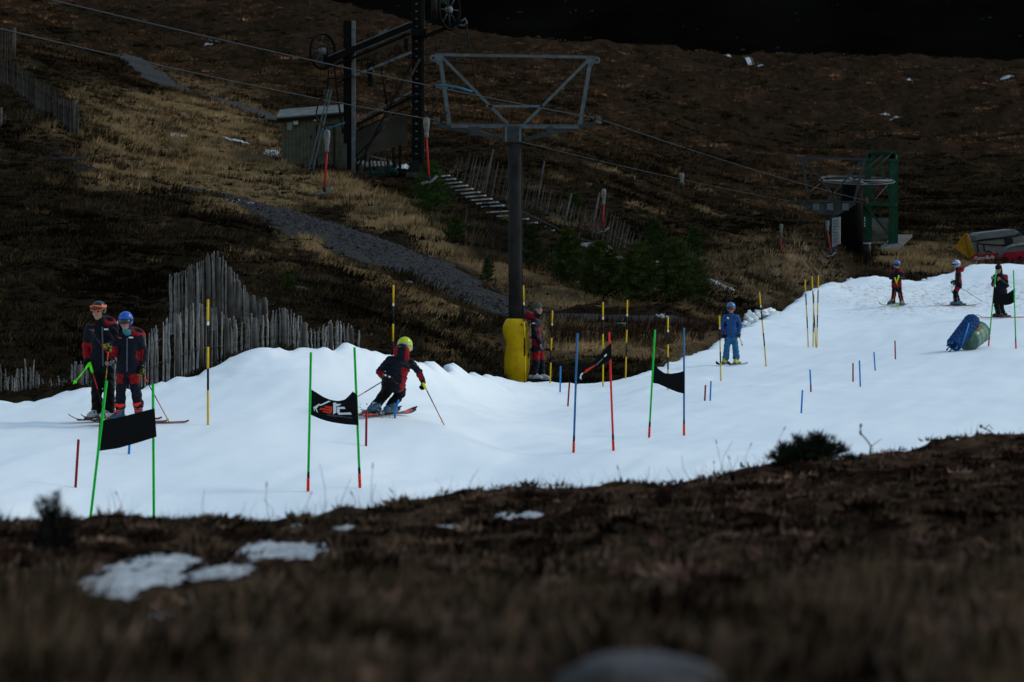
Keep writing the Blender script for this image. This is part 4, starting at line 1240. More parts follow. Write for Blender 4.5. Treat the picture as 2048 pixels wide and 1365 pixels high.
MB().beam(W(1741,533,146.4), W(1806,472,155), .75, .10).build('deck', M_WOODG, ST)
MB().prism([W(1747,533,146.2), W(1809,476,154.8), W(1809,508,154.8), W(1760,552,146.2), W(1747,552,146.2)], (-.35, 0, 0)).build('side_wall', M_CONC, ST)
MB().prism([W(1733,436,156), W(1778,436,156), W(1778,490,156), W(1733,490,156)], (0, .4, 0)).build('back_wall', M_CONC, ST)
MB().box(W(1755,486,153), (.9, 1.6, .08)).build('deck', M_WOODG, ST)
MB().tube([W(1734,518,146.4), W(1734,488,146.4)], .15, 16).build('counterweight', M_BLK, ST, True)
MB().tube([W(1734,488.5,146.4), W(1734,486,146.4)], .155, 16).build('counterweight_cap', M_SIGNW, ST, True)
MB().prism([W(1728,432,146.0), W(1731,431,146.0), W(1731,458,146.0), W(1728,460,146.0)], (0, .02, 0)).build('plate', M_GRN, ST)
for y in (436, 441, 447, 452): MB().box(W(1729.5,y,145.98), (.02, .01, .05)).build('plate_mark', M_WHT, ST)
# ------------------------------------------------------------------ gantry, shed, stairs and fences behind
GD = 155.0
M_STEELD = mat('black painted gantry steel', (.0045, .0047, .0052), .6, .4, 4, spec=.03)
M_FLANGE = mat('blue grey flange', (.085, .105, .125), .5, .35, 5)
G = thing('lift_gantry', W(760,362,GD), 'dark steel gantry with two wheels and a sloping beam, the drive frame of a lift', 'gantry')
def post(x, y0, y1, w, d, fl):
    h = MB()
    h.prism([W(x-w/2,y0,d), W(x+w/2-fl,y0,d), W(x+w/2-fl,y1,d), W(x-w/2,y1,d)], (0, .42, 0))
    h.build('post', M_STEELD, G)
    MB().prism([W(x+w/2-fl+.1,y0-.2,d-.03), W(x+w/2,y0-.2,d-.03), W(x+w/2,y1,d-.03), W(x+w/2-fl+.1,y1,d-.03)], (0, .48, 0)).build('flange', M_FLANGE if fl > 6.5 else M_RUST, G)
    for k in range(int((y1-y0)/15)):
        y = y0+8+15*k
        MB().box(W(x-w*.12,y,d-.02), (.10, .04, .05)).build('rung', M_FLANGE if fl < 6.5 else M_RUST, G)
post(698.5, 42, 372, 23, GD, 7)
post(836, -30, 345, 25, GD, 6)
MB().prism([W(812,346,GD-.1), W(860,346,GD-.1), W(848,322,GD-.1), W(824,322,GD-.1)], (0, .5, 0)).build('foot_plate', M_RUST, G)
M_CONC2 = mat('pale concrete block', (.05, .05, .05), .85, .5, 2, 0, .4)
MB().box(W(706,373,GD-.1), (.85, .9, .24)).build('footing', M_CONC2, G, bevel=.02)
MB().box(W(842,351,GD), (1.25, .9, .20)).build('footing', M_CONC2, G, bevel=.02)
def gb(a, b, w, h, m=M_STEELD, n='beam', d=GD-.25, d2=None): return MB().beam(W(*a, d), W(*b, d2 or d), w, h).build(n, m, G)
gb((655,122),(824,52), .30, .28); gb((709,91.5),(823,44), .30, .05, M_FLANGE); gb((656,114),(690,99.5), .3, .05, M_FLANGE); gb((709,106),(823,59), .06, .03, M_FLANGE, 'beam', GD-.42)
gb((715,112),(812,66), .08, .03, M_RUSTL)
gb((668,132),(820,68), .10, .10); gb((712,150),(823,105), .14, .10, M_FLANGE); gb((672,168),(705,152), .1, .07, M_STEELD)
gb((714,240),(823,184), .10, .05, M_FLANGE); gb((714,250),(823,195), .16, .12, M_STEELD); gb((714,262),(822,212), .08, .06, M_STEELD); gb((848,75),(930,40), .2, .16)
gb((840,118),(712,362), .09, .09, M_RUSTL, 'brace'); gb((826,122),(716,335), .12, .10, M_RUST, 'brace'); gb((714,312),(770,252), .06, .06, M_STEELD, 'brace'); gb((728,352),(733,292), .07, .07, M_STEELD, 'brace')
MB().box(W(838,66,GD-.2), (.62, .6, .30)).build('gearbox', M_STEELD, G, bevel=.03)
MB().box(W(740,150,GD-.2), (.2, .2, .95)).build('hanging_post', M_STEELD, G)
MB().box(W(812,90,GD-.2), (.16, .2, .5)).build('hanging_post', M_STEELD, G)
for x, y in ((762,66),(772,63)): MB().box(W(x,y,GD-.2), (.18, .2, .14)).build('clamp', M_FLANGE, G)
rr = random.Random(8)
coil = MB()
for i in range(16):
    x = rr.uniform(718, 800); y = 150-(x-718)*.42+rr.uniform(-8, 10); h = rr.uniform(14, 34)
    coil.tube([W(x,y-24,GD-.3), W(x+rr.uniform(-5,5),y-24+h*.5,GD-.35), W(x+rr.uniform(-6,6),y-24+h,GD-.3), W(x+rr.uniform(6,14),y-24+h*.6,GD-.3), W(x+rr.uniform(4,12),y-24,GD-.3)], .018, 6)
coil.build('cable_loops', M_STEELD, G, True)
def wheel(c, R, ax, name='wheel'):
    ax = Vector(ax).normalized()
    w = MB().ring(c, ax, R*.93, R*.075, 36, 8).build(name, M_STEELD, G, True)
    u = Vector((0, 0, 1)); u = (u-ax*u.dot(ax)).normalized(); v = ax.cross(u)
    for k in range(8):
        t = 2*math.pi*k/8; e = u*math.cos(t)+v*math.sin(t)
        MB().tube([c, c+e*R*.9], .025, 6).build('spoke', M_GALVD, w, True)
    MB().tube([c-ax*.1, c+ax*.1], .14, 14).build('hub', M_FLANGE, w, True)
wheel(W(645,103,GD-.4), .76, (.75, -.66, 0))
wheel(W(898,20,GD-.4), .86, (.86, -.5, .05))
MB().box(W(650,112,GD-.1), (.24, .4, .6)).build('bearing', M_STEELD, G, bevel=.03)
MB().tube([W(868,0,GD-.2), W(868,40,GD-.2)], .13, 12).build('motor', M_RUST, G, True)
MB().box(W(880,2,GD+.2), (.7, .5, .30)).build('guard', M_GRN, G, bevel=.05)
MB().tube([W(922,44,GD-.4), W(930,38,GD-.4), W(934,46,GD-.4), W(928,52,GD-.4), W(918,50,GD-.4)], .045, 8).build('pulley_guard', M_GALV, G, True)
for pts, r, m in (([(932,48),(938,90),(945,130),(952,175),(952,183),(945,184)], .035, M_RUST), ([(848,110),(872,106),(905,98),(928,93),(936,82)], .03, M_GALVD),
                  ([(848,131),(866,128),(890,124),(920,126),(942,127)], .03, M_RUST), ([(848,168),(875,160),(900,137),(910,127)], .03, M_RUST), ([(910,60),(911,95),(911,130),(912,160),(905,172),(870,197),(848,203)], .022, M_RUST),
                  ([(870,65),(872,106)], .018, M_RUST), ([(848,182),(864,186),(873,200),(874,220),(862,232)], .022, M_RUST), ([(650,158),(700,152),(735,164),(760,180),(790,194),(830,192),(868,182)], .02, M_RUST), ([(762,135),(768,175),(775,212)], .035, M_STEELD),
                  ([(714,196),(760,178),(800,160)], .016, M_RUSTL), ([(714,222),(760,200),(790,188)], .016, M_RUSTL), ([(668,130),(676,200),(684,250),(686,268)], .04, M_STEELD), ([(706,152),(685,158),(655,158)], .02, M_STEELD), ([(757,180),(764,215)], .014, M_RUSTL), ([(790,118),(812,135)], .02, M_RUST), ([(658,140),(655,180)], .03, M_STEELD)):
    MB().tube([W(x,y,GD-.45) for x, y in pts], r, 6).build('pipe', m, G, True)
L = thing('ladder', W(616,350,GD-1.2), 'thin metal ladder leaning up past the shed to the gantry wheel', 'ladder')
for dx in (-4, 4): MB().beam(W(620+dx,348,GD-1.4), W(661+dx*.75,178,GD-.6), .035, .05).build('rail', M_GALV, L)
for k in range(22):
    t = (k+.5)/22; a = W(616,348,GD-1.4).lerp(W(658,178,GD-.6), t); b = W(624,348,GD-1.4).lerp(W(664,178,GD-.6), t)
    MB().tube([a, b], .013, 6).build('rung', M_GALV, L)
tag(MB().tube([W(641,264,153), W(660,256,153), W(676,251,153), W(690,246,153)], .028, 8).build('hose', M_BLUEROPE, None, True), 'bright blue hose stretched before the shed door', 'hose')

# shed
M_SHED = mat('olive brown boards', (.075, .077, .060), .75, .35, 3, 0, .2)
M_SHEDD = mat('dark eaves', (.006, .0065, .006), .8)
M_ROOF = mat('mossy roof felt', (.105, .128, .122), .8, .4, 3, 0, .3)
HD = 157.0
H = thing('shed', W(622,352,HD), 'olive boarded shed with a mossy pitched roof beside the gantry', 'shed')
x0, x1, yb = 563.5, 686, 351
D2 = 3.2
nb = 17
for k in range(nb):
    a = x0+(x1-x0)*k/nb; b = x0+(x1-x0)*(k+1)/nb-.6
    yt = np.interp((a+b)/2, (x0, x1), (243, 232))
    MB().prism([W(a,yt,HD), W(b,yt,HD), W(b,yb-.5*k/nb*3,HD), W(a,yb-.5*k/nb*3,HD)], (0, .03, 0)).build('board', M_SHED, H)
MB().prism([W(x0+.4,240,HD+.04), W(x1,231,HD+.04), W(x1,yb,HD+.04), W(x0+.4,yb,HD+.04)], (0, D2, 0)).build('core', M_SHEDD, H)
e0, e1 = W(553,236,HD-.25), W(692,224.5,HD-.25); r0, r1 = W(560,219.5,HD+1.6), W(691,208.5,HD+1.6); k0, k1 = W(553,236,HD+3.4), W(692,224.5,HD+3.4)
th = Vector((0, 0, -.05))
MB().add([e0,e1,r1,r0,e0+th,e1+th,r1+th,r0+th], [(0,1,2,3),(7,6,5,4),(0,4,5,1),(1,5,6,2),(2,6,7,3),(3,7,4,0)]).build('roof', M_ROOF, H)
MB().add([k0,k1,r1,r0,k0+th,k1+th,r1+th,r0+th], [(3,2,1,0),(4,5,6,7),(0,1,5,4),(1,2,6,5),(2,3,7,6),(3,0,4,7)]).build('roof', M_ROOF, H)
MB().add([e0+th,e1+th,e1+th*3.6,e0+th*3.6,*(p+Vector((0,.05,0)) for p in (e0+th,e1+th,e1+th*3.6,e0+th*3.6))], [(0,1,2,3),(7,6,5,4),(0,4,5,1),(1,5,6,2),(2,6,7,3),(3,7,4,0)]).build('fascia', M_SHEDD, H)
MB().beam(e0+Vector((0,-.03,-.01)), e1+Vector((0,-.03,-.01)), .05, .05).build('gutter', M_GALV, H)
M_BOX = mat('pale cabinet', (.12, .15, .15), .5, .15); M_BOX2 = mat('white cabinet', (.30, .33, .38), .5, .1)
MB().box(W(579.5,253,HD-.08), (.22, .14, .34)).build('electric_box', M_BOX, H, bevel=.01)
MB().box(W(591.5,241,HD-.09), (.20, .16, .36)).build('electric_box', M_BOX2, H, bevel=.01)
MB().ball(W(572,274,HD-.04), .045).build('alarm_lamp', M_REDROD, H, True)
MB().box(W(630,241,HD-.05), (.11, .08, .05)).build('lamp', M_WHT, H)
for a, b in (((633,252),(633,346)),((668,249),(668,345)),((633,252),(668,249))): MB().beam(W(*a,HD-.02), W(*b,HD-.02), .05, .03).build('door_frame', M_SHEDD, H)
MB().box(W(622,274,HD-.03), (.06, .04, .14)).build('latch', M_BLK, H)

# sign panel behind the braces
PN = thing('plywood_panel', W(765,330,GD+1), 'large grey brown panel on posts between the gantry legs', 'panel')
M_PANEL = mat('grey brown plywood', (.052, .051, .046), .75, .35, 1.2, 0, .1)
MB().prism([W(712,262,GD+.8), W(814,228,GD+.8), W(815,287,GD+.8), W(714,317,GD+.8)], (0, .03, 0)).build('sheet', M_PANEL, PN)
for x, y0, y1 in ((787,295,345),(800,288,352),(716,300,350)): MB().beam(W(x,y0,GD+.9), W(x,y1,GD+.9), .12, .08, 0, Vector((0,1,0))).build('post', M_RUST, PN)
# deck with snow on its treads, wrapped in netting
M_NET = mat('dark teal netting', (.006, .030, .030), .8, .7, 10, 0, .8)
M_TREADD = mat('wet snowy tread', (.16, .17, .18), .7, .5, 5)
DK = thing('loading_deck', W(750,352,GD-.3), 'low wooden deck with snowy treads and teal netting below the panel', 'deck')
for k in range(9):
    x = 716+8*k
    MB().prism([W(x,333-.4*k,GD+.1), W(x+5,333-.4*k,GD+.1), W(x+3.5,321+.6*k*.6,GD+1.1), W(x-1,321+.4*k,GD+1.1)], (0, 0, -.05)).build('tread', M_TREADD, DK)
MB().beam(W(716,355,GD-.1), W(796,346,GD-.1), .2, .2).build('pipe_beam', mat('dull grey pipe', (.06, .066, .07), .5, .3, 4), DK)
nt = MB(); pr = random.Random(3)
for k in range(22):
    t = k/22; c = W(632,371,GD-.5).lerp(W(795,341,GD-.2), t)
    nt.ball(c+Vector((0, 0, pr.uniform(-.05, .05))), (.14+pr.uniform(0,.04), .12, .13+pr.uniform(0,.06)), 8, 6, 0, Matrix.Rotation(pr.uniform(-.6,.6), 3, 'Y'))
nt.build('netting', M_NET, DK, True)
for x, y0, y1 in ((740,318,362),(775,308,350)): MB().beam(W(x,y0,GD-.6), W(x,y1,GD-.6), .07, .07, 0, Vector((0,1,0))).build('post', M_RUST, DK)
MB().beam(W(742,313,GD-.6), W(783,322,GD-.6), .06, .06).build('handrail', M_WOODG, DK)
MB().prism([W(683,286,GD-.3), W(693,288,GD-.3), W(693,340,GD-.3), W(685,336,GD-.3)], (0, .3, 0)).build('cabinet', M_CONC2, DK)
for i, (cx, cy, rx, ry) in enumerate([(808,337,18,6),(856,348,14,3)]):
    patch(hill_base, cx, cy, rx, ry, 100, 300, 'snow_patch', M_SNOWP, .12, 30, i+60)

# stairs
SW = thing('wooden_stairs', W(1060,445,140), 'long flight of snow topped wooden steps running down beside the leaning fence', 'stairs')
M_TREAD = mat('snow dusted tread', (.30, .31, .33), .7, .6, 3.0, var_col=(.07, .068, .065))
M_RISER = mat('dark riser', (.018, .016, .014), .85, .4, 5)
def step(px, py, wpx, d, hpx=5):
    a = W(px-wpx/2, py, d); b = W(px+wpx/2, py-3, d+.12)
    depth = Vector((.10, .42, 0))
    MB().add([a, b, b+depth, a+depth, *(p-Vector((0,0,.05)) for p in (a,b,b+depth,a+depth))], [(0,1,2,3),(7,6,5,4),(0,4,5,1),(1,5,6,2),(2,6,7,3),(3,7,4,0)]).build('tread', M_TREAD, SW)
    q = [a-Vector((0,-.04,.052)), b-Vector((0,-.04,.052))]
    MB().prism([q[0], q[1], q[1]-Vector((0,0,.16)), q[0]-Vector((0,0,.16))], (0, .3, 0)).build('riser', M_RISER, SW)
def flight(p0, p1, n, w0, w1, d0, d1):
    for k in range(n):
        t = k/(n-1)
        step(p0[0]+(p1[0]-p0[0])*t, p0[1]+(p1[1]-p0[1])*t, w0+(w1-w0)*t, d0+(d1-d0)*t)
flight((882,353),(983,413), 10, 26, 42, 150, 141.5)
flight((995,424),(1090,463), 6, 46, 30, 140.5, 136)
for k in range(6): step(1178+4*k, 487+2.2*k, 44, 133-.1*k)
flight((1193,497),(1205,511), 3, 30, 26, 131.5, 130)
for k in range(7): step(1232+12*k, 515+1.7*k, 18, 130-.2*k)
flight((1400,570),(1432,575), 4, 22, 20, 123, 122)

# fences of thin palings
M_PALE = mat('silver grey palings', (.21, .212, .22), .85, .6, 9, 0, .5, obj_var=.55)
M_PALED = mat('dark old palings', (.030, .029, .030), .85, .6, 5, 0, .5, obj_var=.5)
M_PALEF = mat('thin far palings', (.070, .068, .066), .85, .6, 9, 0, .5, obj_var=.5)
M_POSTW = mat('fence post', (.085, .082, .08), .85, .5, 4, 0, .6, obj_var=.3)
M_WIRE = mat('fence wire', (.07, .075, .08), .6)
def pale_mesh(i, r, n=7):
    mb = MB(); q = random.Random(i)
    pts = [(q.uniform(-.01,.01)*(k > 0), q.uniform(-.01,.01)*(k > 0), k/4) for k in range(5)]
    mb.tube(pts, [r, r*.98, r*.95, r*.9, r*.62], n)
    me = bpy.data.meshes.new('paling'); me.from_pydata([tuple(v) for v in mb.v], [], mb.f)
    return me
PM = {}
def fence(name, label, base_line, top_line, n, r=.0155, m=M_PALE, posts=(), tilt=0.0, wires=(.35, .75), surf=hill_base, dfix=None, bury=.12, jit=.7, mp=None, gaps=(), lean_y=0.0, toph=.11):
    """base_line / top_line: (px, py) lines in the photo; dfix: (px, d) line of distances"""
    B = np.array(base_line, float); T = np.array(top_line, float)
    xs = np.linspace(B[0,0], B[-1,0], n)
    dd = lambda x: float(np.interp(x, [q[0] for q in dfix], [q[1] for q in dfix]))
    mid = xs[len(xs)//2]
    o = thing(name, W(mid, np.interp(mid, B[:,0], B[:,1]), dd(mid)), label, 'fence', 'paling snow fences')
    org = o.location
    q = random.Random(n)
    key = (m.name, r)
    if key not in PM:
        PM[key] = [pale_mesh(k, r) for k in range(5)]
        for k in PM[key]: k.materials.append(m)
    for x in xs:
        if any(a < x < b for a, b in gaps): continue
        x = x+q.uniform(-jit, jit)*(xs[1]-xs[0]); d = dd(x)+q.uniform(-.03, .03)
        a = W(x, np.interp(x, B[:,0], B[:,1]), d)-Vector((0, 0, bury))
        tx = x+tilt+q.uniform(-4.5, 4.5)*(60/d)
        b = W(tx, np.interp(x, T[:,0], T[:,1])+q.uniform(-.5, .5)*toph*FPX/d, d+lean_y)
        c = link('paling', q.choice(PM[key]), None, o)
        v = b-a; c.location = a-org
        c.rotation_euler = v.to_track_quat('Z', 'Y').to_euler()
        s = q.uniform(.75, 1.35); c.scale = (s, s, v.length)
    for x, up in posts:
        d = dd(x)-.06; a = W(x, np.interp(x, B[:,0], B[:,1]), d)-Vector((0,0,bury)); b = W(x+tilt*1.2+q.uniform(-2,2), np.interp(x, T[:,0], T[:,1])-up, d+lean_y)
        MB().tube([a, a.lerp(b, .5)+Vector((.006,0,0)), b, b+(b-a).normalized()*.012], [r*2.9, r*2.8, r*2.6, r*2.1], 10).build('post', mp or M_POSTW, o, True)
    for wv in wires:
        pts = []
        for k in range(41):
            x = xs[0]+(xs[-1]-xs[0])*k/40
            yb, yt = np.interp(x, B[:,0], B[:,1]), np.interp(x, T[:,0], T[:,1])
            yb2 = np.interp(x, [xs[0], xs[-1]], [B[0,1], B[-1,1]])
            pts.append(W(x+tilt*wv, yb+(yt-yb)*wv+1.2*math.sin(k*.9), dd(x)-.035))
        MB().tube(pts, .0035, 5).build('wire', M_WIRE, o, True)
    return o
fence('paling_fence', 'weathered grey paling fence right behind the snow bank, running past the two skiers',
      [(290,775),(308,768),(369,752),(400,742),(450,728),(490,702),(530,695),(590,697),(625,690),(660,690),(712,697)],
      [(290,668),(318,652),(335,642),(351,634),(370,622),(382,614),(398,610),(413,621),(446,619),(458,638),(480,640),(505,633),(526,634),(545,628),(565,619),(579,624),(601,637),(615,652),(628,660),(645,656),(667,641),(686,648),(712,660)], 92,
      posts=((354,0),(403,4),(454,-6),(510,-4),(567,2),(607,-3),(660,-2),(703,-2)), dfix=[(290,62.4),(450,64),(620,65.4),(712,67)])
fence('paling_fence', 'tall peaked paling fence standing higher behind the lower fence',
      [(338,660),(430,650),(505,634),(533,640)], [(338,558),(350,549),(378,536),(395,531),(413,512),(424,506),(436,504),(443,513),(454,527),(466,544),(480,564),(499,588),(510,600),(521,596),(533,601)], 62,
      posts=((380,0),(417,-8),(438,-10),(460,0),(475,-6),(507,5),(529,3)), dfix=[(338,71),(533,71.5)], wires=(.25, .8), bury=.1)
fence('paling_fence', 'broken low paling fence at the piste edge left of the two skiers',
      [(-30,808),(0,803),(60,801),(123,794),(172,787),(240,778),(292,772)], [(-30,712),(3,728),(12,740),(22,765),(32,733),(36,745),(52,727),(64,726),(74,748),(88,755),(100,764),(110,766),(124,752),(134,760),(142,735),(152,726),(168,730),(180,732),(200,728),(225,715),(245,705),(270,690),(292,668)], 66,
      posts=((158,-4),(212,0),(270,0)), dfix=[(-30,60.8),(123,61.4),(292,62.4)], wires=(.4, .75), gaps=((86,96),(104,109)), toph=.16)
fence('paling_fence', 'dark tight paling fence climbing the hillside in the upper corner',
      [(-14,166),(3,172),(40,196),(88,232),(130,258),(154,268)], [(-14,106),(3,114),(30,128),(60,147),(88,168),(120,190),(152,204),(154,203)], 52, .034, M_PALED,
      posts=((152,2),), dfix=[(-14,163),(88,150),(154,142)], wires=(.8,), jit=.3)
fence('paling_fence', 'small open railing piece at the very top corner',
      [(-10,108),(28,112)], [(-10,50),(28,58)], 9, .03, M_PALED, posts=((27,2),), dfix=[(-10,176),(28,172)], wires=(.9, .35), jit=.3)
fence('paling_fence', 'long open paling fence leaning to the right along the stairs',
      [(905,352),(960,378),(1010,398),(1060,425),(1120,452),(1180,478),(1230,500),(1265,515)],
      [(905,318),(925,312),(960,322),(980,320),(1010,345),(1050,358),(1075,372),(1100,385),(1140,412),(1165,415),(1200,418),(1220,432),(1250,460),(1265,470)], 82, .0125, M_PALEF,
      posts=((968,22),(1070,46),(1125,14),(1180,30)), tilt=14, dfix=[(905,151),(1060,143),(1265,134)], wires=(.25,), jit=.9, gaps=((1028,1034),(1110,1116),(1146,1150)), lean_y=.15, toph=.22)
fence('paling_fence', 'gappy tail of the leaning fence beyond the pines',
      [(1245,512),(1300,520),(1350,530),(1395,548)], [(1245,470),(1265,478),(1300,480),(1330,490),(1360,488),(1395,505)], 26, .0125, M_PALEF,
      posts=((1318,-2),), tilt=4, dfix=[(1245,137),(1395,131)], wires=(), jit=1.4, toph=.3)
P_ = thing('fence_post', W(3,262,140), 'lone weathered post with a rail stub at the left edge of the hillside', 'post')
MB().tube([W(1,268,140), W(2,215,140)], .06, 8).build('post', M_POSTW, P_, True)
MB().beam(W(-20,246,140), W(4,243,140), .03, .06).build('rail', M_POSTW, P_)
# stone steps in the heather
SS = thing('stone_steps', W(150,345,124), 'rough stone steps half hidden in the heather below the corner fence', 'steps')
for k in range(8):
    x, y = 100+11*k, 308+6.0*k; d = hit(hill_base, x, y, 80, 200)
    c = W(x, y, d); c.z = float(hill_z(c.x, c.y))+.07
    MB().box(c, (.75, .22, .10), Matrix.Rotation(.1*math.sin(k*2.1), 3, 'Z')).build('step', mat('path stone %d' % k, (.045,.040,.042), .85, .4, 5, 0, .4), SS, bevel=.015)
tag(MB().tube([W(985,402,139), W(1040,420,138), W(1100,450,136), W(1150,475,135), W(1215,492,133.5)], .012, 6).build('blue_rope', M_TEAL, None, True), 'thin teal rope strung along the lower side of the stairs', 'rope')
tag(MB().tube([W(1370,552,120), W(1400,558,120), W(1440,562,121)], .012, 6).build('blue_rope', M_TEAL, None, True), 'thin teal rope lying above the brown mound', 'rope')
# culvert and disc by the track
CU = thing('culvert', W(968,655,102), 'dark culvert pipe mouth under the track beside the pylon', 'culvert')
c = W(968,655,101); MB().ring(c, (0.1, -1, .1), .20, .035, 24, 8).build('pipe', M_CONC2, CU, True)
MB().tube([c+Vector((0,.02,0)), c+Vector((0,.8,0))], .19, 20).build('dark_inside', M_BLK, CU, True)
MB().prism([W(940,646,101.2), W(985,640,101.2), W(990,648,101.2), W(940,652,101.2)], (0, .4, 0)).build('lintel', M_CONC2, CU)
DS = thing('disc_marker', W(1240,655,100), 'thin rod with a pale disc standing in the hollow', 'disc marker')
MB().tube([W(1239,604,100), W(1240,650,100)], .010, 6).build('rod', M_RUSTL, DS, True)
MB().tube([W(1240.5,648.5,100), W(1240.5,646,100)], .15, 20).build('disc', M_GREY_PL, DS, True)
MB().tube([W(1240.5,653,100), W(1240.5,648.6,100)], .14, 20).build('disc_rim', M_GRN, DS, True)
# ------------------------------------------------------------------ people: smooth bodies grown from joints
def V3(p): return np.array(tuple(p), float)
class Sdf:
    """union of rounded limbs and ellipsoids with soft joins; each carries a tag for its colour"""
    def __init__(s): s.p = []
    def cap(s, a, r1, b, r2, tag='', k=.03): s.p.append(('c', V3(a), V3(b), r1, r2, tag, k)); return s
    def ell(s, c, r, tag='', R=None, k=.03): s.p.append(('e', V3(c), np.array(r, float), np.array(R) if R is not None else np.eye(3), 0, tag, k)); return s
    @staticmethod
    def ev(p, P):
        if p[0] == 'c':
            a, b = p[1], p[2]; ab = b-a; t = np.clip((P-a)@ab/(ab@ab+1e-12), 0, 1)
            return np.linalg.norm(P-a-t[:,None]*ab, axis=1)-(p[3]+t*(p[4]-p[3]))
        q = (P-p[1])@p[3]; r = p[2]
        k0 = np.linalg.norm(q/r, axis=1); k1 = np.linalg.norm(q/(r*r), axis=1)
        return k0*(k0-1)/np.maximum(k1, 1e-9)
    def box(s, p):
        if p[0] == 'c':
            r = max(p[3], p[4]); return np.minimum(p[1], p[2])-r, np.maximum(p[1], p[2])+r
        r = p[2].max(); return p[1]-r, p[1]+r
    def mesh(s, h, cut=None, fold=None):
        bx = [s.box(p) for p in s.p]
        lo = np.min([b[0] for b in bx], 0)-3*h; hi = np.max([b[1] for b in bx], 0)+3*h
        n = np.ceil((hi-lo)/h).astype(int)+1
        ax = [lo[i]+h*np.arange(n[i]) for i in range(3)]
        D = np.full(tuple(n), .2)
        for p, (l, u) in zip(s.p, bx):
            pad = .05+p[6]
            i0 = np.maximum(((l-pad-lo)/h).astype(int), 0); i1 = np.minimum(((u+pad-lo)/h).astype(int)+2, n)
            sl = tuple(slice(a, b) for a, b in zip(i0, i1))
            G = np.stack(np.meshgrid(*[ax[q][sl[q]] for q in range(3)], indexing='ij'), -1)
            d = s.ev(p, G.reshape(-1, 3)).reshape(G.shape[:3])
            e = D[sl]; k = max(p[6], 1e-4)
            hh = np.clip(.5+.5*(e-d)/k, 0, 1)
            D[sl] = e*(1-hh)+d*hh-k*hh*(1-hh)
        if cut is not None or fold is not None:
            G = np.stack(np.meshgrid(*ax, indexing='ij'), -1).reshape(-1, 3)
            if fold is not None: D = D+fold(G).reshape(D.shape)
            if cut is not None: D = np.maximum(D, cut(G).reshape(D.shape))
        return surface_net(D, lo, h)
    def tags(s, P):
        best = np.full(len(P), 9.); idx = np.zeros(len(P), int)
        for i, p in enumerate(s.p):
            d = s.ev(p, P); m = d < best; best[m] = d[m]; idx[m] = i
        return np.array([s.p[i][5] for i in range(len(s.p))])[idx]
def surface_net(D, lo, h):
    S = D < 0; n = np.array(D.shape)-1
    sl = lambda o: tuple(slice(o[i], o[i]+n[i]) for i in range(3))
    cs = [(i, j, k) for i in (0, 1) for j in (0, 1) for k in (0, 1)]
    cnt = sum(S[sl(c)].astype(np.int8) for c in cs)
    act = (cnt > 0) & (cnt < 8); cells = np.argwhere(act)
    idx = -np.ones(tuple(n), np.int64); idx[act] = np.arange(len(cells))
    acc = np.zeros((len(cells), 3)); num = np.zeros(len(cells))
    for a in cs:
        for q in range(3):
            if a[q]: continue
            b = list(a); b[q] = 1
            d0 = D[tuple((cells+np.array(a)).T)]; d1 = D[tuple((cells+np.array(b)).T)]
            m = (d0 < 0) != (d1 < 0)
            t = np.where(m, d0/np.where(m, d0-d1, 1), 0)
            pos = np.array(a)+t[:,None]*(np.array(b)-np.array(a))
            acc += pos*m[:,None]; num += m
    Vv = lo+(cells+acc/num[:,None])*h
    F = []
    for q in range(3):
        u, w = [(1, 2), (2, 0), (0, 1)][q]
        s0 = [slice(1, -1)]*3; s1 = [slice(1, -1)]*3
        s0[q] = slice(0, -1); s1[q] = slice(1, None)
        A, B = S[tuple(s0)], S[tuple(s1)]
        e = np.argwhere(A != B); inside = A[tuple(e.T)]
        off = np.ones(3, int); off[q] = 0
        g = e+off
        def cell(du, dw):
            c = g.copy(); c[:,u] += du; c[:,w] += dw
            ok = np.all((c >= 0) & (c < n), axis=1)
            return np.where(ok, idx[tuple(np.clip(c, 0, n-1).T)], -1)
        quad = np.stack([cell(-1,-1), cell(0,-1), cell(0,0), cell(-1,0)], 1)
        quad[~inside] = quad[~inside][:, ::-1]
        F.append(quad[(quad >= 0).all(1)])
    return Vv, np.vstack(F)

def sdf_object(name, sdf, h, mats, parent, paint=(), cut=None, fold=None):
    """mats: tag -> material; paint: (tag, only-on tags, test function on points)"""
    v, f = sdf.mesh(h, cut, fold)
    c = v[f].mean(1); tg = sdf.tags(c).astype(object)
    for t, only, fn in paint:
        m = fn(c) & np.isin(tg, only); tg[m] = t
    names = list(mats); ids = {k: i for i, k in enumerate(names)}
    org = np.array(tuple(world_loc(parent)))
    me = mesh_np(name, v-org, f, True)
    for k in names: me.materials.append(mats[k])
    me.polygons.foreach_set('material_index', np.array([ids.get(t, 0) for t in tg], np.int32))
    o = bpy.data.objects.new(name, me); COL.objects.link(o); o.parent = parent
    return o

M_NAVY = mat('navy jacket cloth', (.0055, .0075, .015), .65, .3, 25, 0, .25)
M_JRED = mat('dark red jacket cloth', (.21, .005, .010), .65, .25, 25, 0, .2)
M_BLKC = mat('black trouser cloth', (.0035, .0035, .0042), .7, .3, 25, 0, .3)
M_SKIN = mat('skin', (.33, .19, .15), .55, .12, 60)
M_LIP = mat('lips', (.27, .10, .09), .5)
M_EYE = mat('eye', (.012, .010, .010), .3)
M_BROW = mat('brow', (.03, .02, .015), .8)
M_SNOOD = mat('black neck gaiter', (.006, .006, .007), .8)
M_ZIP = mat('grey zip tape', (.075, .082, .095), .6)
M_DKHELM = mat('dark teal helmet', (.012, .022, .030), .35, .2, 8, coat=.3)
M_BLHELM = mat('blue helmet', (.010, .085, .42), .3, .1, 8, coat=.4)
M_LBHELM = mat('light blue helmet', (.020, .16, .40), .3, .15, 8, coat=.4)
M_YHELM = mat('yellow green helmet', (.42, .52, .010), .35, .1, 8, coat=.3)
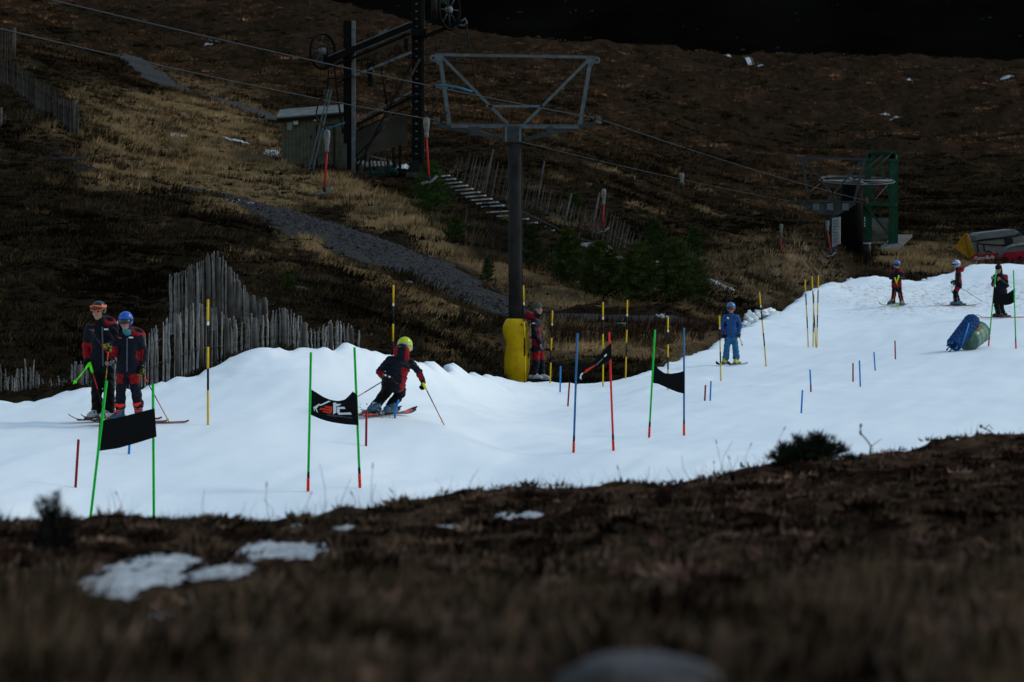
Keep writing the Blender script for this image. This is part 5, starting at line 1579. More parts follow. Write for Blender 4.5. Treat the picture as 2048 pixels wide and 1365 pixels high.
M_WHELM = mat('white helmet shell', (.55, .58, .62), .35, .1, 8, coat=.3)
M_ORANGE = mat('orange goggle frame', (.72, .13, .020), .45)
M_LENSR = mat('red brown lens', (.060, .010, .010), .12, coat=.6)
M_LENSK = mat('black mirror lens', (.004, .004, .005), .12, coat=.8)
M_LENSRED = mat('red mirror lens', (.24, .010, .012), .15, coat=.6)
M_LENSC = mat('clear visor', (.26, .29, .33), .2, coat=.5)
M_GLOVE_K = mat('black glove leather', (.006, .006, .007), .6, .2, 30)
M_GLOVE_Y = mat('yellow black glove', (.26, .20, .020), .6, .9, 45, var_col=(.010, .010, .010))
M_GLOVE_W = mat('grey white glove', (.24, .25, .27), .6, .7, 45, var_col=(.03, .03, .035))
M_BOOTW = mat('white boot shell', (.40, .41, .44), .4, .4, 22, coat=.2)
M_BOOTB = mat('teal blue boot shell', (.035, .095, .16), .4, .35, 22, coat=.2)
M_BOOTY = mat('yellow boot shell', (.46, .44, .015), .4, .35, 22, coat=.2)
M_BOOTK = mat('black boot shell', (.010, .011, .013), .4, .3, 22, coat=.2)
M_BOOTR = mat('orange red boot parts', (.70, .045, .020), .45)
M_NEONG = mat('neon green guard', (.10, .80, .010), .4)
M_NEONY = mat('neon yellow guard', (.58, .66, .012), .4)
M_POLEK = mat('black pole shaft', (.008, .009, .009), .4, coat=.2)
M_POLER = mat('red pole shaft', (.42, .012, .022), .4, coat=.2)
M_POLEG = mat('green pole shaft', (.015, .36, .07), .4, coat=.2)
M_SKIK = mat('black ski topsheet', (.008, .008, .010), .35, .2, 20, coat=.4)
M_SKIR = mat('red ski topsheet', (.66, .060, .030), .35, .15, 20, coat=.3)
M_SKIG = mat('grey ski topsheet', (.10, .11, .12), .35, .3, 20, coat=.3)
M_BLUEJ = mat('blue jacket cloth', (.016, .075, .24), .6, .35, 20, 0, .35)
M_BLUET = mat('light blue trouser cloth', (.028, .125, .26), .6, .3, 20, 0, .35)
M_HAIR = mat('dark brown hair', (.020, .012, .008), .6, .4, 40)
M_BEANIE = mat('grey knit beanie', (.062, .075, .080), .85, .3, 60, 0, .6)

def frame(f, up=(0, 0, 1)):
    """rotation with columns right, forward, up"""
    f = Vector(f).normalized(); u = Vector(up); r = f.cross(u).normalized(); u = r.cross(f).normalized()
    return Matrix((r, f, u)).transposed()
def add_head(S, H, R, s=1.0, skin='skin'):
    P = lambda x, y, z: Vector(H)+R @ Vector((x*s, y*s, z*s))
    S.ell(P(0,-.005,.02), (.076*s,.092*s,.098*s), skin, R, .02)
    S.ell(P(0,.026,-.050), (.056*s,.060*s,.066*s), skin, R, .03)
    S.cap(P(0,.088,.018), .009*s, P(0,.106,-.020), .015*s, skin, .012)
    S.ell(P(0,.070,-.095), (.022*s,.020*s,.016*s), skin, R, .02)
    for q in (-1, 1):
        S.ell(P(q*.045,.055,-.022), (.024*s,.028*s,.024*s), skin, R, .02)
        S.ell(P(q*.078,-.005,-.005), (.012*s,.022*s,.032*s), skin, R, .01)
def face_paint(H, R, s=1.0):
    Hn, Rn = V3(H), np.array(R)
    def near(x, y, z, rx, rz):
        def fn(P):
            q = (P-Hn)@Rn/s
            return ((q[:,0]-x)/rx)**2+((q[:,2]-z)/rz)**2 < 1
        return lambda P: fn(P) & (((P-Hn)@Rn/s)[:,1] > .04)
    return [('eye', ['skin'], near(.031,0,.010,.015,.009)), ('eye', ['skin'], near(-.031,0,.010,.015,.009)), ('brow', ['skin'], near(.032,0,.030,.021,.008)), ('brow', ['skin'], near(-.032,0,.030,.021,.008)), ('lip', ['skin'], near(0,0,-.055,.024,.010))]

def helmet(parent, H, R, m, s=1.0, low=-.06):
    Hn, Rn = V3(H), np.array(R)
    S = Sdf(); S.ell(Vector(H)+R @ Vector((0,-.012*s,.040*s)), (.108*s,.128*s,.118*s), 'a', R)
    def cut(P):
        q = (P-Hn)@Rn/s
        opening = np.minimum(q[:,1]-.030, .055-q[:,2])          # face opening
        inner = -(np.linalg.norm((q-[0,-.012,.04])/[.092,.112,.104], axis=1)-1)*.09
        return np.maximum.reduce([opening, low-q[:,2], inner])*s
    return sdf_object('helmet', S, .009, {'a': m}, parent, cut=cut)
def goggles(parent, H, R, mf, ml, ms, s=1.0, z=.018, on_helmet=0.0):
    Hn, Rn = V3(H), np.array(R); k = s
    c = np.array([0, .0, z]); gr = 1.0+on_helmet
    def band(r, y0, hz):
        def cut(P):
            q = (P-Hn)@Rn/k
            return np.maximum.reduce([y0-q[:,1], np.abs(q[:,2]-z)-hz-.006*np.cos(q[:,0]*40)])*k
        return cut
    S = Sdf(); S.ell(Vector(H)+R @ Vector((0, .012*k, z*k)), (.094*k*gr,.118*k*gr,.12*k*gr), 'a', R)
    g = sdf_object('goggles', S, .007, {'a': mf}, parent, cut=band(0, .045, .036))
    S = Sdf(); S.ell(Vector(H)+R @ Vector((0, .018*k, z*k)), (.0935*k*gr,.1195*k*gr,.12*k*gr), 'a', R)
    sdf_object('lens', S, .006, {'a': ml}, g, cut=band(0, .052, .026))
    S = Sdf(); S.ell(Vector(H)+R @ Vector((0,-.012*k,.040*k)), (.112*k,.132*k,.122*k), 'a', R)
    def strap(P):
        q = (P-Hn)@Rn/k
        return np.maximum.reduce([np.abs(q[:,2]-z-.012)-.016, q[:,1]-.06])*k
    sdf_object('strap', S, .009, {'a': ms}, g, cut=strap)
    return g
def hand(parent, w, aim, palm, m, s=1.0, curl=1.0, thumb=1, name='glove'):
    """palm with five separate bent fingers; thumb leaves the side near the wrist"""
    y = Vector(aim).normalized(); n = Vector(palm); n = (n-y*n.dot(y)).normalized(); x = y.cross(n)*thumb
    w = Vector(w); S = Sdf()
    P = lambda a, b, c: w+(x*a+y*b+n*c)*s
    R = Matrix((x, y, n)).transposed()
    S.cap(P(0,-.03,0), .036*s, P(0,.015,0), .034*s, 'a', .015)
    S.ell(P(0,.050,.002), (.044*s,.052*s,.021*s), 'a', R, .015)
    for i, (px, L) in enumerate(((-.033,.060),(-.011,.072),(.011,.068),(.033,.054))):
        a = P(px,.090,0)
        c1 = .9*curl; c2 = 1.9*curl
        b = a+(y*math.cos(c1)+n*math.sin(c1))*L*.5*s
        c = b+(y*math.cos(c2)+n*math.sin(c2))*L*.42*s
        d = c+(y*math.cos(c2+.6*curl)+n*math.sin(c2+.6*curl))*L*.28*s
        S.cap(P(px*.9,.06,0), .0125*s, a, .0125*s, 'a', .004); S.cap(a, .0120*s, b, .0115*s, 'a', .002); S.cap(b, .0115*s, c, .0105*s, 'a', .002); S.cap(c, .0105*s, d, .0085*s, 'a', .002)
    t0 = P(.034,.015,.006); t1 = P(.060,.048,.022); t2 = P(.050,.078,.040)
    S.cap(t0, .017*s, t1, .0140*s, 'a', .008); S.cap(t1, .0140*s, t2, .0105*s, 'a', .002)
    return sdf_object(name, S, .0065, {'a': m}, parent)
def boot(parent, an, f, m, mb, s=1.0, up=(0, 0, 1), hgt=.24, knee=None):
    R = frame(f, up); A = Vector(an)
    P = lambda x, y, z: A+R @ Vector((x*s, y*s, z*s))
    S = Sdf()
    S.cap(P(0,-.075,.055), .052*s, P(0,.155,.050), .044*s, 'a', .03)
    kd = R.transposed() @ ((Vector(knee)-A).normalized()) if knee is not None else Vector((0, .12, 1)).normalized()
    K = lambda t, y=0.0: A+R @ Vector((kd.x*t*s, (kd.y*t+y)*s, kd.z*t*s))
    S.cap(K(.08, -.01), .060*s, K(hgt-.03), .064*s, 'a', .03)
    S.cap(K(.10, -.03), .045*s, K(hgt, -.012), .050*s, 'a', .03)
    S.ell(P(0,.165,.045), (.047*s,.045*s,.036*s), 'a', R, .02)
    S.cap(P(0,.04,.10), .05*s, P(0,.11,.06), .045*s, 'a', .03)
    o = sdf_object('boot', S, .009, {'a': m}, parent)
    MB().box(P(0,.045,.008), (.07*s, .31*s, .022*s), R).build('sole', M_BOOTK, o)
    for y, z, t in ((.110,.098,.4),(.080,.128,.7)):
        MB().box(P(0,y,z), (.10*s, .012*s, .014*s), R @ Matrix.Rotation(t, 3, 'X')).build('buckle', mb, o)
    for t in (.16, .20):
        c = K(t, .058); MB().box(c, (.105*s, .016*s, .016*s), R @ Matrix.Rotation(.1, 3, 'X')).build('buckle', mb, o)
    return o
def ski(label, c, f, m1, m2, L=1.45, front=.52, up=(0, 0, 1), w=.068, binding=M_SKIG, edge=None):
    """one ski; c is the boot centre on the snow, f points to the tip"""
    R = frame(f, up); c = Vector(c)
    o = thing('ski', c, label, 'ski', 'skis on the feet of the skiers')
    ys = [-(1-front), -(1-front)+.04, -.3, -.1, .1, .25, front-.20, front-.12, front-.07, front-.03, front]
    ys = [y*L for y in ys]
    wd = [.7, 1.28, 1.1, 1.0, .98, 1.05, 1.35, 1.5, 1.5, 1.2, .35]
    up_ = [.022, .006, 0, 0, 0, 0, .0, .012, .035, .062, .088]
    th = .013
    V, F, mi = [], [], []
    for y, q, z in zip(ys, wd, up_):
        for x, zz in ((-1, .012), (-.45, .012+th), (.45, .012+th), (1, .012)):
            V.append(c+R @ Vector((x*w/2*q, y, zz+z)))
    n = len(ys)
    for i in range(n-1):
        for k, mt in ((0, 0), (1, 1 if i in (1, 2, 6, 7) else 0), (2, 0)):
            F.append((i*4+k, i*4+k+1, (i+1)*4+k+1, (i+1)*4+k)); mi.append(mt)
        F.append((i*4+3, i*4, (i+1)*4, (i+1)*4+3)); mi.append(2)
    F.append((0, 1, 2, 3)); F.append(((n-1)*4+3, (n-1)*4+2, (n-1)*4+1, (n-1)*4)); mi += [0, 0]
    mb = MB(); mb.v = V; mb.f = F; mb.mi = mi
    mb.build('blade', [m1, m2, edge or M_SKIR], o)
    MB().box(c+R @ Vector((0,.16,.045)), (.062,.09,.045), R).build('toe_binding', binding, o, bevel=.008)
    MB().box(c+R @ Vector((0,-.17,.048)), (.058,.12,.055), R).build('heel_binding', binding, o, bevel=.008)
    return o
def ski_pole(label, grip, tip, segs, guard=None, basket=None, gm=None):
    """segs: (fraction from grip, material)"""
    a, b = Vector(grip), Vector(tip); u = (b-a).normalized()
    o = thing('ski_pole', b, label, 'ski pole', 'ski poles in the hands of the skiers')
    MB().tube([a-u*.07, a-u*.05, a+u*.055, a+u*.07], [.010, .016, .0135, .010], 10).build('handle', gm or M_BLK, o, True)
    s = 0
    L = a+u*.065
    for i, (q, m) in enumerate(segs):
        MB().tube([L.lerp(b, s), L.lerp(b, s+q)], [.0085-.001*i, .0083-.001*i], 8).build('shaft', m, o, True); s += q
    bk = b-u*.06
    MB().tube([bk-u*.012, bk, bk+u*.012], [.012, .030, .010], 12).build('basket', basket or M_BLK, o, True)
    MB().tube([b-u*.03, b+u*.012], [.006, .002], 8).build('spike', M_GALV, o, True)
    if guard:
        e = u.orthogonal().normalized()
        e = Vector((0, -1, 0)); e = (e-u*e.dot(u)).normalized()
        pts = [a-u*.075, a-u*.06+e*.05, a+u*.0+e*.075, a+u*.06+e*.055, a+u*.08]
        MB().tube(pts, [.014, .020, .021, .020, .012], 8).build('hand_guard', guard, o, True)
    return o

def body(name, label, J, s, H, hf, mats, paint=(), face=True, h=.012, hip_r=.105, shin_r=.075, quilt=.0, bulk=1.0, hup=(0, 0, 1), thick=1.0, cuff=.10):
    """J: joints in world space"""
    base = (J['anL']+J['anR'])/2; base = Vector((base.x, base.y, base.z-.08))
    o = thing(name, base, label, 'person')
    S = Sdf(); R = frame(hf, hup)
    up = (J['neck']-J['pelvis']).normalized()
    lat = (J['shR']-J['shL']); lat = (lat-up*lat.dot(up)).normalized()
    b = s*bulk
    for q, sh, hip in ((-1, 'shL', 'hipL'), (1, 'shR', 'hipR')):
        top = J['neck']-up*.135*s+lat*q*.062*s
        S.cap(top, .108*b, J['pelvis']+lat*q*.055*s+up*.06*s, .112*b, 'jacket', .06)
        S.cap(J['neck']-up*.05*s+lat*q*.03*s, .06*b, J[sh], .066*b, 'jacket', .05)
        S.cap(J['pelvis']+lat*q*.058*s+up*.08*s, .115*b, J['pelvis']+lat*q*.062*s-up*.045*s, .122*b, 'jacket', .04)
    for q in 'LR':
        S.cap(J['sh'+q], .068*b*thick, J['el'+q], .058*b*thick, 'sleeve', .035)
        S.cap(J['el'+q], .058*b*thick, J['ha'+q], .046*b*thick, 'sleeve', .02)
        S.cap(J['hip'+q], hip_r*s, J['kn'+q], .080*s*bulk, 'trouser', .04)
        S.cap(J['kn'+q], .078*s*bulk, J['an'+q]+(J['kn'+q]-J['an'+q]).normalized()*cuff*s, shin_r*s*1.06, 'trouser', .02)
    S.cap(J['neck']-up*.03*s, .062*s, Vector(H)-R @ Vector((0,.01*s,.07*s)), .052*s, 'collar', .02)
    add_head(S, H, R, s*.98)
    upn, pn, ln = V3(up), V3(J['pelvis']), V3(lat)
    def fold(P):
        z = P[:,2]*1.0; w = (P-pn)@upn
        f = .0045*np.sin(P[:,2]*52+6*np.sin(P[:,0]*11)+5*np.sin(P[:,1]*9))*(P[:,2] < V3(H)[2]-.16*s)
        f = f+.010*fbm(P[:,0]*9+P[:,1]*4, P[:,2]*13+P[:,1]*5, 2, 7)*(P[:,2] < V3(H)[2]-.16*s)
        if quilt: f = f+quilt*np.abs(np.sin(w*math.pi/.055))*(w > -.02)*(P[:,2] < V3(H)[2]-.14*s)
        return f*s
    pt = list(paint)+(face_paint(H, R, s*.98) if face else [])
    base_m = {'jacket': M_NAVY, 'sleeve': M_NAVY, 'trouser': M_BLKC, 'collar': M_SNOOD, 'skin': M_SKIN, 'red': M_JRED, 'eye': M_EYE, 'brow': M_BROW, 'lip': M_LIP, 'navy': M_NAVY, 'black': M_BLKC}
    base_m.update(mats)
    bo = sdf_object('body', S, h, base_m, o, pt, None, fold)
    return o, R, up, lat
def seg_paint(tag_, only, a, b, t0, t1, rad, side=None):
    """paint what lies within rad of the line a-b, between its fractions t0..t1, optionally only on one side"""
    a, b = V3(a), V3(b); ab = b-a
    sd = V3(side) if side is not None else None
    def fn(P):
        t = (P-a)@ab/(ab@ab); q = P-a-np.clip(t, 0, 1)[:,None]*ab
        m = (t > t0) & (t < t1) & (np.linalg.norm(q, axis=1) < rad)
        if sd is not None: m &= q@sd > 0
        return m
    return (tag_, only, fn)
def hood(parent, c, ax, m1, m2, s=1.0, R=.095, r=.045):
    """thrown-back hood: a thick open collar behind the neck"""
    ax = Vector(ax).normalized(); S = Sdf(); u = ax.orthogonal().normalized(); v = ax.cross(u); pr = None
    n = 12
    for k in range(n):
        t0, t1 = 2*math.pi*k/n, 2*math.pi*(k+1)/n
        S.cap(Vector(c)+(u*math.cos(t0)+v*math.sin(t0))*R*s, r*s, Vector(c)+(u*math.cos(t1)+v*math.sin(t1))*R*s, r*s, 'a', .02)
    S.ell(Vector(c)-ax*.05*s, (.09*s,.09*s,.06*s), 'a', None, .04)
    cn, an = V3(c), V3(ax)
    ins = lambda P: (np.linalg.norm((P-cn)-((P-cn)@an)[:,None]*an, axis=1) < R*s*.92) & ((P-cn)@an > -.02)
    return sdf_object('hood', S, .011, {'a': m1, 'b': m2}, parent, [('b', ['a'], ins)])

def jj(d, **k): return {n: W(v[0], v[1], d+(v[2] if len(v) > 2 else 0)) for n, v in k.items()}

# ---- the two skiers standing at the left
def standing_pair():
    fA = on_snow(203, 843); d = fA.y
    J = jj(d, neck=(203,648), pelvis=(203,729), shL=(179,659,.02), shR=(227,657,.02), elL=(172,692,.04), haL=(174,724,-.08), elR=(232,692,.08), haR=(226,722,-.10), hipL=(194,737), hipR=(213,737), knL=(193,777,-.05), knR=(218,777,-.05), anL=(195,832), anR=(220,834))
    H = W(197, 624, d-.04); hf = (-.34, -.94, -.10)
    rp = [seg_paint('red', ['sleeve'], J['elL'], J['haL'], -.15, .85, .085), seg_paint('red', ['jacket'], J['shL'], J['hipL'], .35, 1.05, .085, (-1, 0, 0)), seg_paint('red', ['jacket'], J['shL'], J['shR'], -.2, 1.2, .072, (0, -.25, 1)),
          seg_paint('red', ['sleeve'], J['elR'], J['haR'], -.1, .8, .085)]
    o, R, up, lat = body('person', 'taller skier with orange goggles on a dark helmet, standing behind the blue helmet', J, 1.0, H, hf, {}, rp, h=.011)
    helmet(o, H, R, M_DKHELM, 1.0); goggles(o, H, R, M_ORANGE, M_LENSR, M_ORANGE, 1.06, .062, .10)
    S = Sdf(); S.cap(H+R @ Vector((0,-.02,-.10)), .075, J['neck']-Vector((0,0,.04)), .085, 'a', .02); sdf_object('neck_gaiter', S, .011, {'a': M_SNOOD}, o)
    hood(o, J['neck']+Vector((.075,.08,.03)), (.35,-.35,1), M_JRED, M_NAVY, 1.0, .10, .042)
    a, b = J['neck']-up*.04+Vector((-.005,-.135,0)), J['pelvis']+Vector((.01,-.15,-.02))
    MB().beam(a+Vector((.03,-.005,0)), b+Vector((.03,.0,0)), .020, .012, 0, Vector((0,1,0))).build('zip', M_ZIP, o)
    MB().box(W(184,661,d-.145), (.075,.012,.02), Matrix.Rotation(.2,3,'Y')).build('chest_print', M_LOGOG, o); MB().box(W(186,658,d-.15), (.02,.012,.025)).build('chest_print', M_JRED, o)
    MB().box(W(212,659,d-.14), (.06,.012,.02)).build('chest_print', M_LOGOW, o)
    hand(o, J['haL'], (-.1,-.35,-1), (.6,-.7,.1), M_GLOVE_K, 1.05, 1.0, 1); hand(o, J['haR'], (-.5,-.5,-.6), (-.6,-.5,.3), M_GLOVE_W, 1.0, .9, -1)
    sf = (-.90, -.43, 0)
    for q, nm in (('L', 'left'), ('R', 'right')):
        p = J['an'+q]; z = float(snow_z(p.x, p.y)); f = (-.62, -.78, 0)
        boot(o, (p.x, p.y, z+.045), f, M_BOOTW, M_BLK, .98, knee=J['kn'+q])
        ski('ski with red stripe under the %s boot of the taller pair skier' % ('outer white' if q == 'L' else 'inner white'), (p.x, p.y, z+.006), sf, M_SKIK, M_SKIR, 1.25, .36, (.0, -.10, 1))
    g = J['haL']+Vector((-.02,-.06,-.075))
    ski_pole('neon green ski pole carried low by the taller skier, its basket out to the left', g+Vector((.03,.0,.0)), W(147,768,d-.55), [(1.0, M_NEONG)], M_NEONG, M_NEONG, M_NEONG)
    ski_pole('second neon green ski pole of the taller skier, pointing down at the snow behind', g+Vector((.09,.02,-.01)), W(214,846,d-.35), [(.35, M_POLER), (.65, M_POLEK)], M_NEONG, M_NEONG, M_NEONG)

    fB = on_snow(258, 842); d = fB.y-.35
    J = jj(d, neck=(256,669), pelvis=(256,736), shL=(235,678), shR=(279,679), elL=(229,706,-.02), haL=(218,698,-.24), elR=(288,706,.04), haR=(284,737,-.04), hipL=(247,744), hipR=(266,744), knL=(242,777,-.06), knR=(271,776,-.05), anL=(239,832), anR=(280,830))
    H = W(251, 645, d-.03); hf = (-.22, -.96, -.08)
    rp = [seg_paint('red', ['sleeve'], J['elL'], J['haL'], -.2, .8, .085), seg_paint('red', ['sleeve'], J['elR'], J['haR'], -.5, .6, .085, (-1,0,0)), seg_paint('red', ['jacket'], J['shR'], J['hipR'], .35, 1.1, .075, (1,0,0)), seg_paint('red', ['jacket'], J['shL'], J['shR'], -.2, 1.2, .068, (0,-.2,1)),
          seg_paint('red', ['trouser'], J['hipL'], J['knL'], .2, .78, .12, (-1,-.2,0)), seg_paint('red', ['trouser'], J['hipR'], J['knR'], .2, .78, .12, (.6,-.7,0)), seg_paint('red', ['jacket'], J['pelvis']+Vector((0,0,-.09)), J['pelvis']+Vector((.2,0,-.09)), .3, 1, .05)]
    o, R, up, lat = body('person', 'shorter skier with a blue helmet and black goggles, navy and red suit, teal boots', J, .90, H, hf, {'trouser': M_NAVY}, rp, h=.011, bulk=1.03, shin_r=.082, cuff=.16)
    helmet(o, H, R, M_BLHELM, 1.0); goggles(o, H, R, M_LENSK, M_LENSK, M_BLK, 1.0, .020, .02)
    MB().ring(H+R @ Vector((.112,.02,.0)), R @ Vector((1,.1,0)), .020, .006, 16, 6).build('helmet_ring', M_WHT, o, True)
    S = Sdf(); S.cap(H+R @ Vector((0,.02,-.112)), .045, J['neck']+Vector((0,-.02,.02)), .058, 'a', .02); sdf_object('neck_gaiter', S, .010, {'a': mat('turquoise gaiter', (.03,.17,.22), .8)}, o)
    hood(o, J['neck']+Vector((.115,.07,.02)), (.45,-.35,1), M_JRED, M_NAVY, .95, .10, .042)
    a, b = J['neck']-up*.05+Vector((.0,-.125,0)), J['pelvis']+Vector((0,-.145,-.05))
    MB().beam(a, b, .018, .012, 0, Vector((0,1,0))).build('zip', M_ZIP, o)
    MB().box(W(239,676,d-.125), (.06,.012,.016), Matrix.Rotation(.2,3,'Y')).build('chest_print', M_LOGOG, o); MB().box(W(236,675,d-.13), (.02,.012,.025)).build('chest_print', M_JRED, o)
    MB().box(W(262,675.5,d-.13), (.06,.012,.02)).build('chest_print', M_LOGOW, o)
    hand(o, J['haL'], (-.3,-.5,.6), (-.2,-.8,-.4), M_GLOVE_Y, 1.0, 1.1, 1); hand(o, J['haR'], (-.05,-.2,-1), (-.5,-.6,0), M_GLOVE_Y, 1.0, .9, -1)
    for q in 'LR':
        p = J['an'+q]; z = float(snow_z(p.x, p.y)); f = (-.55 if q == 'L' else .1, -.84, 0)
        bt = boot(o, (p.x, p.y, z+.045), f, M_BOOTB, M_BOOTR, .98, hgt=.27, knee=J['kn'+q])
        kk = (J['kn'+q]-p).normalized(); MB().tube([p+kk*.14, p+kk*.19], .082, 14).build('cuff_strap', M_BOOTR, bt, True)
        ski('ski with red stripe under the %s teal boot' % ('left' if q == 'L' else 'right'), (p.x, p.y, z+.006), sf, M_SKIK, M_SKIR, 1.25, .40, (0, -.10, 1))
    ski_pole('red and yellow ski pole held upright by the shorter skier', J['haL']+Vector((.0,-.06,.03)), W(205,848,d-.40), [(.12, M_ORED), (.30, M_GLOVE_Y), (.58, M_POLER)], None, M_NEONY)
    ski_pole('ski pole with red lower shaft slanting away behind the shorter skier', J['haR']+Vector((.01,-.07,-.06)), W(339,846,d+.15), [(.12, M_ORED), (.38, M_POLEK), (.50, M_POLER)], None, M_NEONY)
    ski_pole('dark pole with a red grip tape crossing before the chest of the taller skier', W(186,668,d-.30), W(226,722,d-.30), [(.3, M_POLEK), (.7, M_DRED)])
standing_pair()

# ---- the racer, seen from behind in a left turn
def racer():
    f0 = on_snow(757, 833); d = f0.y
    J = jj(d, neck=(806,716,.06), pelvis=(788,762,0), shL=(780,722,.0), shR=(820,725,.10), elL=(759,743,.0), haL=(766,754,.30), elR=(837,744,.18), haR=(846,764,.25), hipL=(779,768,-.05), hipR=(798,770,.08), knL=(771,787,.14), knR=(801,787,.22), anL=(741,824,-.05), anR=(773,823,.12))
    H = W(810, 696, d+.16); hf = (.42, .86, -.28)
    rp = [seg_paint('red', ['sleeve'], J['elR'], J['haR'], -.05, 1.2, .09, (-.4,-.2,-1)), seg_paint('red', ['sleeve'], J['elL'], J['haL'], -.25, .8, .085, (0,-.2,-1)), seg_paint('red', ['jacket','sleeve'], J['shR'], J['hipR'], .30, 1.25, .17, (1,-.5,.1)),
          seg_paint('red', ['jacket'], J['hipR'], J['hipR']+Vector((.12,0,.03)), -.3, 1, .09, (.6,-.2,-.5))]
    o, R, up, lat = body('person', 'racing skier seen from behind in a left turn, yellow helmet, navy and red jacket', J, .96, H, hf, {}, rp, face=False, h=.011, quilt=.009, bulk=1.05, hip_r=.108)
    helmet(o, H, R, M_YHELM, 1.05, -.075); goggles(o, H, R, M_LENSC, M_LENSC, M_LENSC, 1.05, .015, .03)
    S = Sdf(); c = W(803, 704, d+.02)
    S.ell(c, (.125,.10,.125), 'a', Matrix.Rotation(.35, 3, 'Y'), .03); S.cap(J['shL'].lerp(J['neck'], .75), .07, J['shR'].lerp(J['neck'], .7), .07, 'a', .05)
    cn = V3(c)
    side = lambda P: (np.abs((P-cn)[:,0]-.15*(P-cn)[:,2]-.0) > .062)
    sdf_object('hood', S, .011, {'a': M_NAVY, 'b': M_JRED}, o, [('b', ['a'], side)])
    MB().box(W(799,693.5,d-.105), (.05,.012,.016)).build('hood_print', M_ZIP, o)
    for x, y, m in ((767,749,M_LOGOG),(771,751,M_LOGOW),(775,753,M_JRED),(779,754,M_LOGOW),(784,756,M_JRED)):
        MB().box(W(x,y,d-.155), (.028,.03,.026), Matrix.Rotation(.3,3,'Y')).build('hem_print', m, o)
    MB().box(W(794,767,d-.14), (.02,.02,.02)).build('pocket_tag', M_ZIP, o)
    hand(o, J['haL'], (.1,.9,-.2), (.7,0,-.6), M_GLOVE_K, 1.05, 1.1, -1); hand(o, J['haR'], (.15,.5,-.7), (-.6,.3,-.4), M_GLOVE_K, 1.1, 1.1, 1)
    sf = Vector((.52, .85, 0)).normalized(); up_s = Vector((.43, -.20, .87))
    for q in 'LR':
        p = J['an'+q]; z = float(snow_z(p.x, p.y))
        c = Vector((p.x, p.y, z+.02))
        bt = boot(o, c+up_s.normalized()*.045, sf, M_BOOTB, M_LOGOW, .98, up_s, .22, knee=J['kn'+q])
        MB().box(c+Vector((.05,.02,.16)), (.05,.09,.05)).build('boot_flap', M_BOOTR if q == 'R' else M_BOOTW, bt, bevel=.01)
        ski('edged ski with orange stripe under the racer\'s %s boot' % ('left' if q == 'L' else 'right'), c, sf, M_SKIK, M_SKIR, 1.5, .52, up_s)
    ski_pole('ski pole in the racer\'s right hand, yellow guard, red lower shaft reaching out', J['haR']+Vector((.02,.03,-.06)), W(888,850,d+.1), [(.35, M_POLEK), (.65, M_POLER)], M_NEONY, M_NEONY, M_NEONY)
    ski_pole('ski pole in the racer\'s left hand trailing out behind the banner', J['haL']+Vector((.03,.05,-.05)), W(700,803,d-.75), [(.55, M_POLEK), (.45, M_POLER)], None, M_NEONY)
    # a little spray of loose snow at the skis
    sp = MB(); q = random.Random(5)
    for i in range(70):
        t = abs(q.gauss(0, .3)); c = W(748, 830, d-.1)+Vector((-t*.9+q.uniform(-.1,.35), q.uniform(-.15,.15), 0)); c.z = float(snow_z(c.x, c.y))+abs(q.gauss(0,.05))*(1+t)
        sp.ball(c, q.uniform(.004,.014), 5, 4)
    tag(sp.build('snow_spray', M_SNOWP), 'loose snow thrown up by the racer', None, None, 'stuff')
racer()

